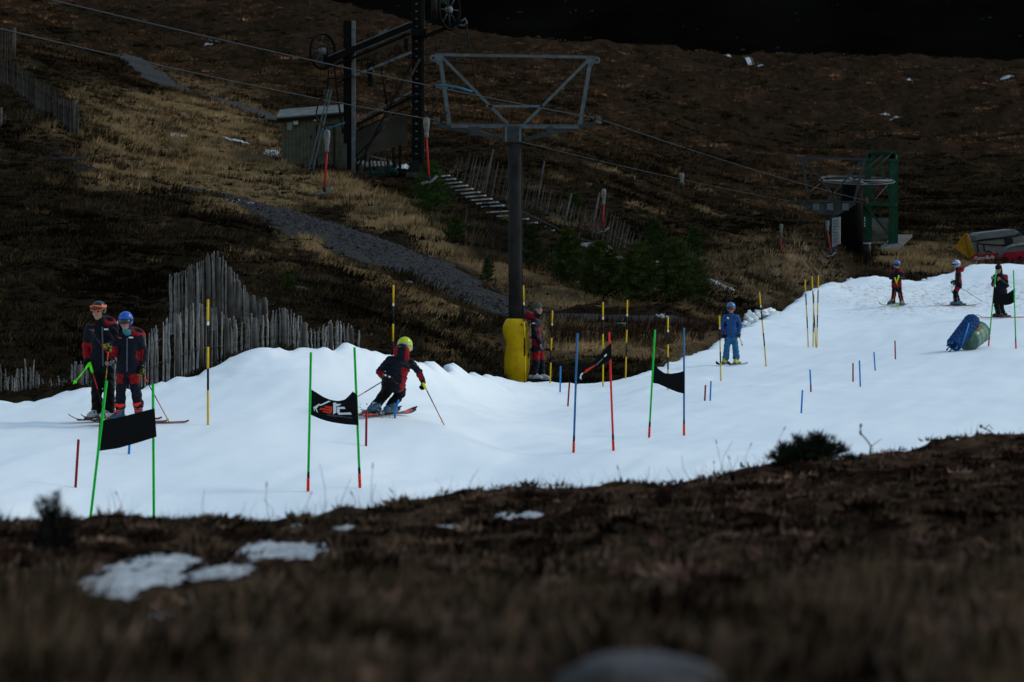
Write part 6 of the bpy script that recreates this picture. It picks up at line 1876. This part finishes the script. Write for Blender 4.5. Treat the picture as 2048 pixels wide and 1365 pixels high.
# ---- the woman at the crash pad
def woman():
    d = TD-.15
    J = jj(d, neck=(1071,635), pelvis=(1075,693), shL=(1073,643,.18), shR=(1067,643,-.17), elL=(1080,667,.2), haL=(1086,688,.12), elR=(1069,668,-.21), haR=(1080,687,-.20), hipL=(1079,699,.10), hipR=(1071,699,-.10), knL=(1083,725,.10), knR=(1073,725,-.10), anL=(1083,754,.12), anR=(1066,755,-.08))
    H = W(1077, 619.5, d-.03); hf = (.42, -.90, -.02)
    rp = [seg_paint('red', ['jacket'], J['shR']+Vector((.05,0,0)), J['hipR']+Vector((-.02,0,.0)), .62, 1.05, .2, (-.5,-.6,-.2)), seg_paint('red', ['jacket'], J['shR']+Vector((.06,0,0)), J['haR'], .25, .8, .14, (1,-.3,0)), seg_paint('red', ['trouser'], J['hipR'], J['knR'], .18, .85, .13, (.1,-1,0)), seg_paint('red', ['trouser'], J['hipL'], J['knL'], .2, .8, .13, (1,0,0)), seg_paint('red', ['jacket','sleeve'], J['neck'], J['shR'], -.3, .75, .11, (0,-.1,1))]
    o, R, up, lat = body('person', 'woman in a grey beanie and red and navy ski suit standing beside the yellow pad', J, 1.0, H, hf, {'trouser': M_NAVY}, rp, h=.012, bulk=.97)
    S = Sdf(); S.ell(H+R @ Vector((0,-.015,.055)), (.092,.108,.095), 'a', R); S.ell(H+R @ Vector((0,-.03,.12)), (.06,.07,.05), 'a', R)
    Hn, Rn = V3(H), np.array(R)
    sdf_object('beanie', S, .010, {'a': M_BEANIE}, o, cut=lambda P: (.035-.25*((P-Hn)@Rn)[:,1]*0-((P-Hn)@Rn)[:,2]+.2*np.minimum(((P-Hn)@Rn)[:,1], 0)))
    S = Sdf(); S.ell(H+R @ Vector((0,-.035,-.01)), (.088,.080,.10), 'a', R); S.cap(H+R @ Vector((.07,.0,-.07)), .035, H+R @ Vector((.10,.03,-.22)), .022, 'a'); S.cap(H+R @ Vector((-.07,-.0,-.06)), .03, H+R @ Vector((-.07,.02,-.12)), .02, 'a')
    sdf_object('hair', S, .010, {'a': M_HAIR}, o)
    S = Sdf(); S.cap(H+R @ Vector((0,.01,-.11)), .066, J['neck'], .082, 'a', .02); sdf_object('neck_gaiter', S, .011, {'a': M_SNOOD}, o)
    hood(o, J['neck']+Vector((-.10,.0,.03)), (.55,-.15,.8), M_JRED, M_JRED, 1.0, .085, .055)
    MB().box(W(1066,647,d-.255), (.09,.012,.026)).build('sleeve_print', M_LOGOW, o); MB().box(W(1063.5,647,d-.258), (.04,.012,.022)).build('sleeve_print', M_JRED, o)
    MB().box(W(1080,643,d-.15), (.07,.012,.03), Matrix.Rotation(-.3,3,'Y')).build('chest_print', M_LOGOG, o); MB().box(W(1080,702,d-.215), (.06,.012,.016)).build('pocket_print', M_ZIP, o)
    hand(o, J['haR'], (.12,-.1,-1), (.9,.2,0), M_SKIN, .92, .45, -1, 'hand'); hand(o, J['haL'], (.1,-.1,-1), (-.8,.2,0), M_SKIN, .92, .45, 1, 'hand')
    for q in 'LR':
        p = J['an'+q]; z = W(1075, 759.5 if q == 'R' else 761, p.y).z
        boot(o, (p.x+.01, p.y, z), (1, -.25, 0), M_BOOTW, M_BLK, 1.0, knee=J['kn'+q])
woman()

# ---- the child in blue
def blue_child():
    f0 = on_snow(1462, 731); d = f0.y
    J = jj(d, neck=(1462,629), pelvis=(1462,667), shL=(1450,635), shR=(1474,635), elL=(1445.5,651,.03), haL=(1447.5,668,-.08), elR=(1480,651,.03), haR=(1478,667,-.06), hipL=(1457,672), hipR=(1467,672), knL=(1454,694,-.06), knR=(1471,694,-.06), anL=(1450.5,726), anR=(1473.5,726))
    H = W(1462, 618, d-.03); hf = (0, -1, -.06)
    rp = [seg_paint('black', ['jacket'], J['shL']+Vector((.03,0,0)), J['hipL'], .25, .75, .075, (-1,-.25,0)), seg_paint('black', ['jacket'], J['shR']-Vector((.03,0,0)), J['hipR'], .25, .75, .075, (1,-.25,0))]
    o, R, up, lat = body('person', 'child in an all blue ski suit with yellow boots and light blue helmet', J, .86, H, hf, {'jacket': M_BLUEJ, 'sleeve': M_BLUEJ, 'trouser': M_BLUET, 'collar': M_BLUEJ}, rp, h=.012, bulk=1.06, shin_r=.092, quilt=.004, cuff=.15)
    helmet(o, H, R, M_LBHELM, 1.02); goggles(o, H, R, M_BLK, M_LENSRED, M_BLK, 1.0, .020, .03)
    a, b = J['neck']-up*.03+Vector((0,-.12,0)), J['pelvis']+Vector((0,-.125,-.05))
    MB().beam(a, b, .016, .012, 0, Vector((0,1,0))).build('zip', M_ZIP, o)
    MB().box(W(1456,636.5,d-.125), (.05,.014,.04), Matrix.Rotation(.6,3,'Y')).build('chest_print', M_LOGOW, o); MB().box(W(1469,638,d-.12), (.05,.014,.018)).build('chest_print', M_BLK, o)
    hand(o, J['haL'], (0,-.2,-1), (.5,-.8,0), M_GLOVE_K, .95, 1.0, 1); hand(o, J['haR'], (0,-.2,-1), (-.5,-.8,0), M_GLOVE_Y, .95, 1.0, -1)
    for q in 'LR':
        p = J['an'+q]; z = float(snow_z(p.x, p.y))
        boot(o, (p.x, p.y, z+.045), (-.30, -.95, 0), M_BOOTY, M_BLK, .98, hgt=.27, knee=J['kn'+q])
        ski('grey ski of the child in blue, under the %s yellow boot' % ('left' if q == 'L' else 'right'), (p.x, p.y, z+.006), (-.42, -.91, 0), M_BLUEP, M_SKIG, 1.25, .46, (0, -.04, 1), edge=M_BLK)
    ski_pole('black ski pole held level before the child in blue', W(1449,673,d-.12), W(1416,671.5,d-.5), [(1, M_POLEK)], None, M_BLK)
    ski_pole('red ski pole hanging from the other hand of the child in blue', J['haR']+Vector((.0,-.05,-.06)), W(1485,692,d-.5), [(.3, M_POLEK), (.7, M_POLER)], None, M_NEONY)
    ski_pole('short red ski pole hanging against the arm of the child in blue', W(1449,653,d-.13), W(1451,676,d-.16), [(.8, M_DRED), (.2, M_BLK)])
blue_child()

# ---- three people at the bend
def child_front():
    f0 = on_snow(1795, 612); d = f0.y
    J = jj(d, neck=(1794,542), pelvis=(1793,569), shL=(1785.5,546), shR=(1803,546), elL=(1781.5,556.5,.02), haL=(1790,559,-.22), elR=(1806.5,557,.02), haR=(1797,556,-.24), hipL=(1789.5,573), hipR=(1797,573), knL=(1788,587,-.05), knR=(1800,587,-.05), anL=(1785,608), anR=(1804.5,609))
    H = W(1794, 531, d-.02); hf = (.1, -1, -.08)
    rp = [seg_paint('red', ['jacket','sleeve'], J['shL'], J['shR'], -.3, 1.3, .07, (0,-.1,1)), seg_paint('red', ['jacket'], J['pelvis'], J['pelvis']+Vector((0,0,.2)), -.6, .6, .16, (1,0,0)), seg_paint('red', ['jacket'], J['pelvis'], J['pelvis']+Vector((0,0,.2)), -.6, .3, .16, (-1,0,0))]
    o, R, up, lat = body('person', 'child with a blue helmet facing the camera at the bend, yellow pole guards crossed', J, .84, H, hf, {}, rp, h=.014, bulk=1.05)
    helmet(o, H, R, M_LBHELM, 1.0); goggles(o, H, R, M_BLK, M_LENSK, M_BLK, 1.0, .020, .03)
    hood(o, J['neck']+Vector((.02,.06,.02)), (0,-.4,1), M_JRED, M_NAVY, .85, .10, .04)
    hand(o, J['haL'], (.6,-.5,.1), (.3,-.6,-.6), M_GLOVE_K, .95, 1, 1); hand(o, J['haR'], (-.6,-.5,.1), (-.3,-.6,-.6), M_GLOVE_K, .95, 1, -1)
    for q in 'LR':
        p = J['an'+q]; z = float(snow_z(p.x, p.y)); f = (-.80, -.6, 0) if q == 'L' else (-.45, -.9, 0)
        bt = boot(o, (p.x, p.y, z+.045), f, M_BOOTB, M_BOOTR, .95, knee=J['kn'+q])
        ski('dark ski under the %s boot of the child with yellow pole guards' % ('left' if q == 'L' else 'right'), (p.x, p.y, z+.006), f, M_SKIK, M_SKIG, 1.2, .48, edge=M_NEONY)
    ski_pole('yellow guarded red ski pole crossing to the left leg of the child at the bend', J['haR']+Vector((-.02,-.06,.0)), W(1785.5,604,d-.35), [(.15, M_NEONY), (.35, M_POLEK), (.5, M_ORED)], M_NEONY, M_NEONY, M_NEONY)
    ski_pole('yellow guarded red ski pole crossing to the right leg of the child at the bend', J['haL']+Vector((.01,-.06,-.02)), W(1805,607,d-.35), [(.15, M_NEONY), (.35, M_POLEK), (.5, M_ORED)], M_NEONY, M_NEONY, M_NEONY)
child_front()
def child_side():
    f0 = on_snow(1914, 613); d = f0.y
    J = jj(d, neck=(1916,541), pelvis=(1917,570), shL=(1918,546,-.15), shR=(1918,546,.15), elL=(1916,560,-.19), haL=(1908,563,-.16), elR=(1918,560,.18), haR=(1912,566,.14), hipL=(1917,573,-.08), hipR=(1916,573,.08), knL=(1909.5,586,-.08), knR=(1912,586,.09), anL=(1912,608,-.08), anR=(1918,608,.09))
    H = W(1912.5, 530.5, d); hf = (-.96, -.28, -.06)
    rp = [seg_paint('red', ['jacket'], J['neck']-Vector((0,0,.12)), J['pelvis'], .1, .75, .2, (-.6,-1,0)), seg_paint('red', ['trouser'], J['hipL'], J['knL'], .15, .7, .12, (-.3,-1,.2)), seg_paint('red', ['jacket','sleeve'], J['shL'], J['shR'], -.4, 1.3, .075, (0,0,1))]
    o, R, up, lat = body('person', 'child with a white and blue helmet standing sideways at the bend, facing left', J, .84, H, hf, {}, rp, h=.014, bulk=1.02)
    helmet(o, H, R, mat('white red blue helmet', (.58,.60,.64), .35, .9, 14, coat=.3, var_col=(.02,.12,.32)), 1.02); goggles(o, H, R, M_LBHELM, M_LENSK, M_BLHELM, 1.0, .020, .03)
    MB().box(H+R @ Vector((.05,.03,.145)), (.05,.05,.02), R).build('helmet_mark', M_JRED, o)
    hood(o, J['neck']+Vector((.09,0,.03)), (-.5,-.2,1), M_JRED, M_JRED, .85, .095, .05)
    hand(o, J['haL'], (-.9,-.2,-.3), (0,.6,-.6), M_GLOVE_K, .95, 1, -1); hand(o, J['haR'], (-.9,0,-.4), (0,-.6,-.6), M_GLOVE_K, .95, 1, 1)
    for q in 'LR':
        p = J['an'+q]; z = float(snow_z(p.x, p.y)); f = (-.97, -.2, 0)
        boot(o, (p.x, p.y, z+.045), f, M_BOOTB, M_BOOTR, .95, knee=J['kn'+q])
        ski('dark ski under the %s boot of the sideways child' % ('nearer orange' if q == 'L' else 'farther blue'), (p.x, p.y, z+.006), f, M_SKIK, M_SKIR, 1.3, .56)
    ski_pole('green ski pole slanting back from the sideways child', W(1921,575,d-.1), W(1965,604,d-.3), [(1, M_POLEG)], None, M_POLEG)
    ski_pole('short view of a green ski pole before the sideways child', J['haL']+Vector((-.06,-.02,.0)), W(1904,586,d-.2), [(1, M_POLEG)], None, M_BLK, M_POLEG)
child_side()
def photographer():
    f0 = on_snow(2000, 637); d = f0.y
    J = jj(d, neck=(2000,549), pelvis=(2003,588), shL=(1990,554,-.06), shR=(2011,554,.06), elL=(1986,570,-.1), haL=(1987.5,560,-.28), elR=(2014,572,-.04), haR=(2000,560,-.26), hipL=(2000,594,-.08), hipR=(2005,594,.08), knL=(1993,611,-.12), knR=(2002,612,.06), anL=(1998,632,-.08), anR=(2007,632,.1))
    H = W(1997, 539.5, d-.05); hf = (-.45, -.88, -.22)
    rp = [seg_paint('red', ['jacket'], J['shR'], J['hipR'], .45, 1.2, .14, (1,-.6,0)), seg_paint('red', ['jacket','sleeve'], J['shR'], J['elR'], -.3, .35, .1, (.3,-.6,.4)), seg_paint('red', ['sleeve'], J['elL'], J['haL'], -.3, .5, .09)]
    o, R, up, lat = body('person', 'adult in a black hat holding a small camera behind the farthest gate', J, .98, H, hf, {}, rp, h=.014)
    S = Sdf(); S.ell(H+R @ Vector((0,-.015,.055)), (.10,.115,.095), 'a', R)
    Hn, Rn = V3(H), np.array(R)
    sdf_object('hat', S, .011, {'a': M_SNOOD}, o, cut=lambda P: .02-((P-Hn)@Rn)[:,2]+.6*np.minimum(((P-Hn)@Rn)[:,1], 0))
    S = Sdf(); S.ell(H+R @ Vector((0,-.05,-.03)), (.10,.075,.12), 'a', R); S.cap(J['neck']+Vector((0,.05,.02)), .09, H+R @ Vector((0,-.06,-.05)), .08, 'a', .03)
    sdf_object('hood', S, .012, {'a': M_NAVY}, o)
    hand(o, J['haL'], (.2,-.4,.9), (.6,-.5,0), M_GLOVE_K, .95, .9, 1); hand(o, J['haR'], (-.6,-.3,.5), (-.3,-.6,0), M_SKIN, .92, .9, -1, 'hand')
    for q in 'LR':
        p = J['an'+q]; z = float(snow_z(p.x, p.y)); f = (-.95, -.3, 0)
        boot(o, (p.x, p.y, z+.045), f, M_BOOTK, M_SKIG, 1.0, knee=J['kn'+q])
        ski('pinkish red ski under the %s boot of the adult with the camera' % ('nearer' if q == 'L' else 'farther'), (p.x, p.y, z+.006), f, mat('pale red topsheet', (.45,.09,.10), .4, .3, 12), M_SKIG, 1.65, .52)
    c = thing('camera', W(1987,556,d-.38), 'small dark camera held up by the adult behind the farthest gate', 'camera')
    MB().box(W(1987,556,d-.38), (.13,.07,.085)).build('case', M_SNOOD, c, bevel=.01)
    MB().tube([W(1987,556,d-.41), W(1985,556.3,d-.50)], [.036,.034], 16).build('lens', M_SKIG, c, True)
photographer()
# ------------------------------------------------------------------ trees
M_BARK = mat('pine bark', (.030, .022, .017), .85, .5, 12, 0, .5)
M_BARKP = mat('pale birch bark', (.085, .075, .065), .8, .5, 12)
M_NEEDLE = leaf_mat('pine needles', .7)
def conifer(label, px, py, hpx, wpx, d, nb=60, col=(.0095, .0145, .0055), lean=0, low=.12, dens=1.0, group='young pines by the stairs'):
    s = d/FPX; base = W(px, py, d); base.z = float(hill_z(base.x, base.y))-.05
    h = (HOR-(py-hpx*1.12))*s-base.z; w = wpx*s/2*1.15; nb = int(nb*1.3)
    t = thing('pine_tree', base, label, 'tree', group)
    r = random.Random(int(px*7+hpx)); q = np.random.default_rng(int(px+hpx))
    top = base+Vector((lean*s, 0, h))
    tr = MB(); n = 8
    tp = [base.lerp(top, k/n)+Vector((r.uniform(-.03,.03)*h*.3, r.uniform(-.03,.03)*h*.3, 0))*(k > 0) for k in range(n+1)]
    tr.tube(tp, [max(.008, .030*h*(1-k/n)**1.1+.004) for k in range(n+1)], 8)
    PP, DD = [], []
    for i in range(nb):
        u = low+(1-low)*(i/nb)**.9; c = tp[0].lerp(tp[-1], u)
        k = min(int(u*n), n-1); c = tp[k].lerp(tp[k+1], u*n-k)
        a = i*2.4+r.uniform(-.5, .5)
        L = w*(1-u)**.65*r.uniform(.6, 1.15)*(1.0 if u > .25 else .8)+.04*h
        e = c+Vector((math.cos(a)*L, math.sin(a)*L, L*r.uniform(.15, .6)))
        m = c.lerp(e, .5)+Vector((0, 0, -.05*L))
        tr.tube([c, m, e], [.010*h*(1-u)+.004, .006*h*(1-u)+.003, .002], 5)
        ns = max(4, int(11*dens*(1-u*.5)))
        for j in range(ns):
            v = .25+.75*(j+r.random())/ns
            p = (c.lerp(m, v*2) if v < .5 else m.lerp(e, v*2-1))
            sp = .12*L
            PP.append((p.x+r.uniform(-sp,sp), p.y+r.uniform(-sp,sp), p.z+r.uniform(-sp,sp*.6))); DD.append(L)
    tr.build('trunk', M_BARK, t, True)
    PP = np.array(PP); k = len(PP)
    cc = np.array([col])*np.array([[3.2,2.9,2.1]])*q.uniform(.45, 1.7, (k, 1))
    hh = np.clip(.11*h**.5, .08, .22)
    leaf_object('crown', [blades(PP, 18, np.full(k, hh*1.15), np.full(k, max(.013, hh*.12)), .35, .85, cc, q)], M_NEEDLE, t, base)
    return t
conifer('green young pine at the head of the stairs, below a tow bar', 862, 452, 112, 96, 134, 62, (.008,.018,.007))
conifer('small young pine on the bank above the gravel track', 910, 505, 62, 50, 124, 34, (.0075,.015,.006))
conifer('slender young pine close behind the lift pylon', 1060, 555, 90, 70, 119, 40, (.006,.010,.005))
conifer('young pine at the left end of the dark thicket', 1135, 585, 110, 84, 116, 58)
conifer('dense bushy pine in the middle of the thicket', 1200, 605, 104, 120, 113.5, 84, low=.03)
conifer('widest dark bushy pine before the leaning fence', 1275, 612, 108, 130, 113, 92, low=.02)
conifer('bushy pine at the right end of the thicket', 1350, 612, 116, 120, 113.5, 84, low=.03)
conifer('low pine leaning out at the right of the thicket by a marker pole', 1392, 605, 72, 66, 114.5, 44, low=.03)
conifer('pine rising behind the thicket near the fence tail', 1310, 545, 92, 66, 130, 40, (.006,.012,.005))
conifer('faint young pine far behind the fence tail', 1388, 540, 74, 50, 140, 30, (.006,.012,.005))
conifer('tiny green pine growing among the fence palings', 1152, 440, 46, 38, 150, 24, (.008,.017,.006))
conifer('lone small pine in the heather above the low fence', 577, 592, 34, 34, 84, 24, (.007,.016,.006), group='scattered small pines')
conifer('tiny pine at the edge of the gravel track bank', 975, 560, 36, 30, 114, 20, (.008,.016,.007), group='scattered small pines')
rock('boulder', 'pale boulder beside the lone small pine above the fence', W(592, 585, 85), (.30, .25, .14), mat('pale lichen stone', (.045,.045,.045), .85, .4, 8), 9)
rock('boulder', 'small white stone on the upper edge of the gravel track', W(817, 566, 103), (.11, .08, .05), mat('pale stone', (.12,.12,.12), .85, .3, 8), 12)
def birch(label, px, py, hpx, d, seed, pale=False, spread=.35, twig=26):
    s = d/FPX; base = W(px, py, d); base.z = float(hill_z(base.x, base.y))-.04; h = hpx*s+.1
    t = thing('bare_birch', base, label, 'tree', 'bare birch saplings')
    r = random.Random(seed); tr, tw = MB(), MB()
    pts = [base+Vector((r.uniform(-.03,.03)*h*k/4, 0, h*k/5)) for k in range(6)]
    tr.tube(pts, [.018*h+.006, .015*h+.005, .012*h+.004, .008*h+.003, .005*h+.002, .002], 6)
    tr.build('trunk', M_BARKP if pale else M_BARK, t, True)
    for i in range(twig):
        u = r.uniform(.25, .95); k = min(int(u*5), 4); c = pts[k].lerp(pts[k+1], u*5-k); a = r.uniform(0, 6.28); L = h*spread*(1.1-u)*r.uniform(.5, 1.2)
        e = c+Vector((math.cos(a)*L, math.sin(a)*L*.6, L*r.uniform(.7, 1.5))); m = c.lerp(e, .5)+Vector((math.cos(a)*L*.1, 0, -.05*L))
        tw.tube([c, m, e], [.006, .004, .0015], 4)
        for j in range(3):
            c2 = m.lerp(e, r.random()); e2 = c2+Vector((r.uniform(-.3,.3)*L, r.uniform(-.2,.2)*L, r.uniform(.2,.5)*L)); tw.tube([c2, e2], [.003, .001], 4)
    tw.build('twigs', M_RUST, t)
birch('bare sapling with a pale forked trunk beside the top pine', 880, 352, 46, 148, 1, True)
birch('thin bare birch with a pale stem on the bank', 932, 485, 78, 126, 2, True, .25)
birch('dark bare birch shrub on the bank right of the thin birch', 985, 535, 100, 118, 3, False, .5, 40)
birch('bare brown shrub just left of the pylon above the track', 1000, 520, 70, 121, 4, False, .6, 40)
birch('reddish bare bush high up beside the dark gantry post', 880, 345, 78, 152, 5, False, .6, 46)

# ------------------------------------------------------------------ machine, pads and barrel at the right edge
VD = 150.0
M_CREAM = mat('dirty white canopy', (.17, .165, .155), .6, .35, 2.5)
M_CREAM2 = mat('grey canopy roof', (.105, .112, .118), .5, .3, 2.5)
M_VRED = mat('snowy red blade', (.23, .008, .022), .5, .3, 5)
M_VYEL = mat('amber plastic sheet', (.22, .115, .006), .45, .5, 3)
VH = thing('snow_groomer', W(2000,527,VD), 'parked snow groomer with a pale cab cover and a long red blade', 'snow groomer')
zf = Vector((0, 2.4, 0))
body_poly = [(1952,480),(1955,470),(1962,466.5),(2030,458.5),(2042,466),(2100,460),(2100,508),(1956,510)]
MB().prism([W(x,y,VD+.2) for x, y in [(1952,484),(2044,472),(2110,466),(2110,512),(1957,512)]], zf).build('cab_cover', M_CREAM, VH, bevel=.05)
MB().prism([W(x,y,VD+.12) for x, y in [(1950.5,483),(1952,472),(1957,467),(1963,466),(2028,458.5),(2038,464),(2044,471)]], zf+Vector((0,.16,0))).build('cover_roof', M_CREAM2, VH, bevel=.04)
for pts in ([(1954,483),(1962,480.5),(1990,477.5),(2020,474),(2032,472),(2044,464),(2060,460)], [(1954,483),(1955,487),(1964,488.5),(1990,490.5),(2012,491.5)], [(1954,488),(1957,505)], [(1967,489),(1969,503)], [(2010,476),(2013,492)], [(1972,507),(1974,503),(1978,502.5),(1984,506)]):
    MB().tube([W(x,y,VD+.05) for x, y in pts], .028, 8).build('guard_tube', M_BLK, VH, True)
MB().prism([W(x,y,VD-.7) for x, y in [(1941,515),(1950,510),(2110,497),(2110,521),(1941.5,525.5)]], (0, .12, 0)).build('blade', M_VRED, VH, bevel=.015)
MB().beam(W(1941,527,VD-.72), W(2110,521.5,VD-.72), .08, .06).build('blade_edge', M_GALV, VH)
MB().tube([W(1996,519,VD-.9), W(2000,512,VD-.95), W(2010,498,VD-.9), W(2022,493,VD-.7), W(2040,490,VD-.4), W(2070,488,VD)], [.07,.07,.07,.075,.08,.08], 12).build('lift_arm', M_GALV, VH, True)
MB().box(W(2018,485,VD-.1), (.30,.3,.36)).build('headlamp_housing', M_BLK, VH, bevel=.05)
for x, y, w, h in ((2040,470,.35,.5),(2050,455,.3,.3),(2045,450,.2,.2)): MB().box(W(x,y,VD+.6), (w,.5,h)).build('machinery', M_RUST, VH, bevel=.03)
MB().tube([W(2036,470,VD+.4), W(2044,462,VD+.4), W(2060,458,VD+.4)], .05, 8).build('hose', M_BLK, VH, True)
for x in (1995, 2012, 2040): MB().box(W(x,519-.07*(x-1995),VD-.78), (.12,.1,.12)).build('hinge', M_BLK, VH, bevel=.01)
MB().prism([W(x,y,VD-.3) for x, y in [(1960,527),(2110,520),(2110,535),(1965,533)]], (0, 3.0, 0)).build('track', M_RUST, VH, bevel=.05)
text_obj('blade_lettering', 'PistenBully', .20, W(1967.5,516.2,VD-.715), M_LOGOW, VH, (math.radians(90), math.radians(-4.5), 0), .006, .45, .92)
YB = thing('yellow_side_flap', W(1936,515,VD-.9), 'folded amber plastic flap raised beside the red blade', 'flap')
MB().prism([W(x,y,VD-.8) for x, y in [(1910,494),(1927.5,468.5),(1930,467),(1934,467),(1936,470),(1951,509),(1945,512),(1939,516.5)]], (.02, .06, .0)).build('sheet', M_VYEL, YB, bevel=.01)
MB().prism([W(x,y,VD-.87) for x, y in [(1930,468),(1935,468.5),(1951,508),(1941,515)]], (0, .05, 0)).build('fold', mat('amber plastic fold', (.19,.10,.004), .45, .4, 4), YB)
MB().beam(W(1910.5,495,VD-.84), W(1938.5,516.5,VD-.84), .05, .05).build('lower_edge', M_VYEL, YB)
MB().beam(W(1921,528,VD-.6), W(1936,524.5,VD-.6), .12, .10).build('foot_bar', M_VYEL, YB)
YH = MB(); q = random.Random(6)
pts = [W(2000,532,VD-1.4), W(2015,534,VD-1.5), W(2025,530,VD-1.5), W(2035,533,VD-1.5), W(2044,528,VD-1.4), W(2060,526,VD-1.4)]
tag(YH.tube(pts, .045, 8).build('yellow_hose', M_VYEL, None, True), 'yellow hose lying on the snow under the red blade', 'hose')

bp = on_snow(1920, 702); BD = bp.y
BR = thing('fuel_barrel', W(1955,690,BD+.3), 'green and yellow barrel lying behind the blue quilted roll', 'barrel')
a, b = W(1936,682,BD+.1), W(1960,664,BD+.75)
M_BARG = mat('scuffed green barrel', (.014, .10, .055), .4, .5, 3, coat=.2, var_col=(.16, .20, .20))
ax = (b-a).normalized()
MB().tube([a, a.lerp(b, .02), a.lerp(b, .33), a.lerp(b, .66), a.lerp(b, .97), b], [.26,.27,.272,.272,.27,.255], 28).build('drum', M_BARG, BR, True)
for t in (.02, .34, .66, .98): MB().ring(a.lerp(b, t), ax, .27, .012, 28, 6).build('rib', M_BARG, BR, True)
c0 = a.lerp(b, .5); e = Vector((-.25,-.9,.25)); e = (e-ax*e.dot(ax)).normalized()
st = MB(); q = random.Random(3)
pl = []
for k in range(12):
    t = 2*math.pi*k/12; rr_ = .13*(.6+.7*q.random()); pl.append((math.cos(t)*rr_, math.sin(t)*rr_*1.3))
V_, s_ = [], ax.cross(e)
for u_, v_ in pl:
    ang = u_/.275; V_.append(c0+ax*v_+(e*math.cos(ang)+s_*math.sin(ang))*.277)
V_.append(c0+e*.279)
MB().add(V_, [(i, (i+1) % 12, 12) for i in range(12)]).build('yellow_mark', M_VYEL, BR)
RL = thing('pole_bundle', W(1912,700,BD), 'bundle of blue stub poles wrapped in a blue quilted mat, leaning on the barrel', 'pole bundle')
M_QUILT = mat('blue quilted mat', (.010, .048, .155), .7, .45, 16, 0, .5)
a, b = W(1906,692,BD-.25), W(1943,645,BD+.25)
R_ = Sdf(); R_.cap(a, .20, b, .215, 'a'); R_.ell(b, (.20,.18,.19), 'a')
an_, bn_ = V3(a), V3(b); un_ = (bn_-an_)/np.linalg.norm(bn_-an_)
def quilt_(P):
    w = (P-an_)@un_; q = (P-an_)-w[:,None]*un_; th = np.arctan2(q[:,2], q[:,0])
    return .010*np.abs(np.sin(w*26+th*3))+.008*np.abs(np.sin(w*26-th*3))
sdf_object('quilted_mat', R_, .012, {'a': M_QUILT}, RL, cut=lambda P: -((P-an_)@un_)+.02, fold=quilt_)
u_ = (b-a).normalized(); s1 = u_.orthogonal().normalized(); s2 = u_.cross(s1); q = random.Random(1)
for k in range(9):
    t = 2*math.pi*k/9; rr_ = .12 if k else 0
    c = a+(s1*math.cos(t)+s2*math.sin(t))*rr_; e_ = c-u_*q.uniform(.02, .14)
    MB().tube([c+u_*.2, e_], .018, 8).build('pole_end', M_BLUES if k % 3 else M_BLK, RL, True)
    MB().tube([e_+u_*.004, e_-u_*.035], .020, 8).build('pole_tip', M_BLK, RL, True)
MB().tube([W(1925,688,BD-.35), W(1938,647,BD-.06)], .02, 8).build('outer_pole', M_BLUES, RL, True)
# snow clods along the piste edge, each its own lump
for i, (x, y, w, h) in enumerate([(1501,632,20,17),(1514,629,12,12),(1532,625,34,13),(1556,620,26,8),(1575,610,14,6),(1592,600,9,5),(1487,648,17,11),(1848,560,9,7),(1862,557,12,6),(1700,558,10,6)]):
    if i in (3, 4, 5): continue
    d = float(np.interp(x, EDGE_D[:,0], EDGE_D[:,1]))-.25; s_ = d/FPX
    c = W(x, y+3, d); c.z = min(c.z, float(snow_base(c.x, c.y))+.08)
    rock('snow_clod', ['tallest upright snow clod at the piste edge behind the child in blue', 'narrow snow clod next to the tallest one', 'long snow clod at the piste edge below the brown mound', 'flat snow clod halfway along the mound edge', 'rounded snow clod near the upper end of the mound edge', 'small snow clod below the far marker cluster', 'snow clod closest to the child in blue', 'small clod where the piste meets the straw bank', 'low clod below the straw bank near the sideways child', 'small clod at the foot of the black drum', 'little clod just under the marker cluster', 'low clod on the middle of the mound edge', 'single snow lump on the piste edge beside a red stub'][i],
         c, (w*s_/2*1.3, w*s_/2, h*s_/2*1.3), M_SNOW, 30+i, 'snow clod', .75)["group"] = 'clods along the piste edge'
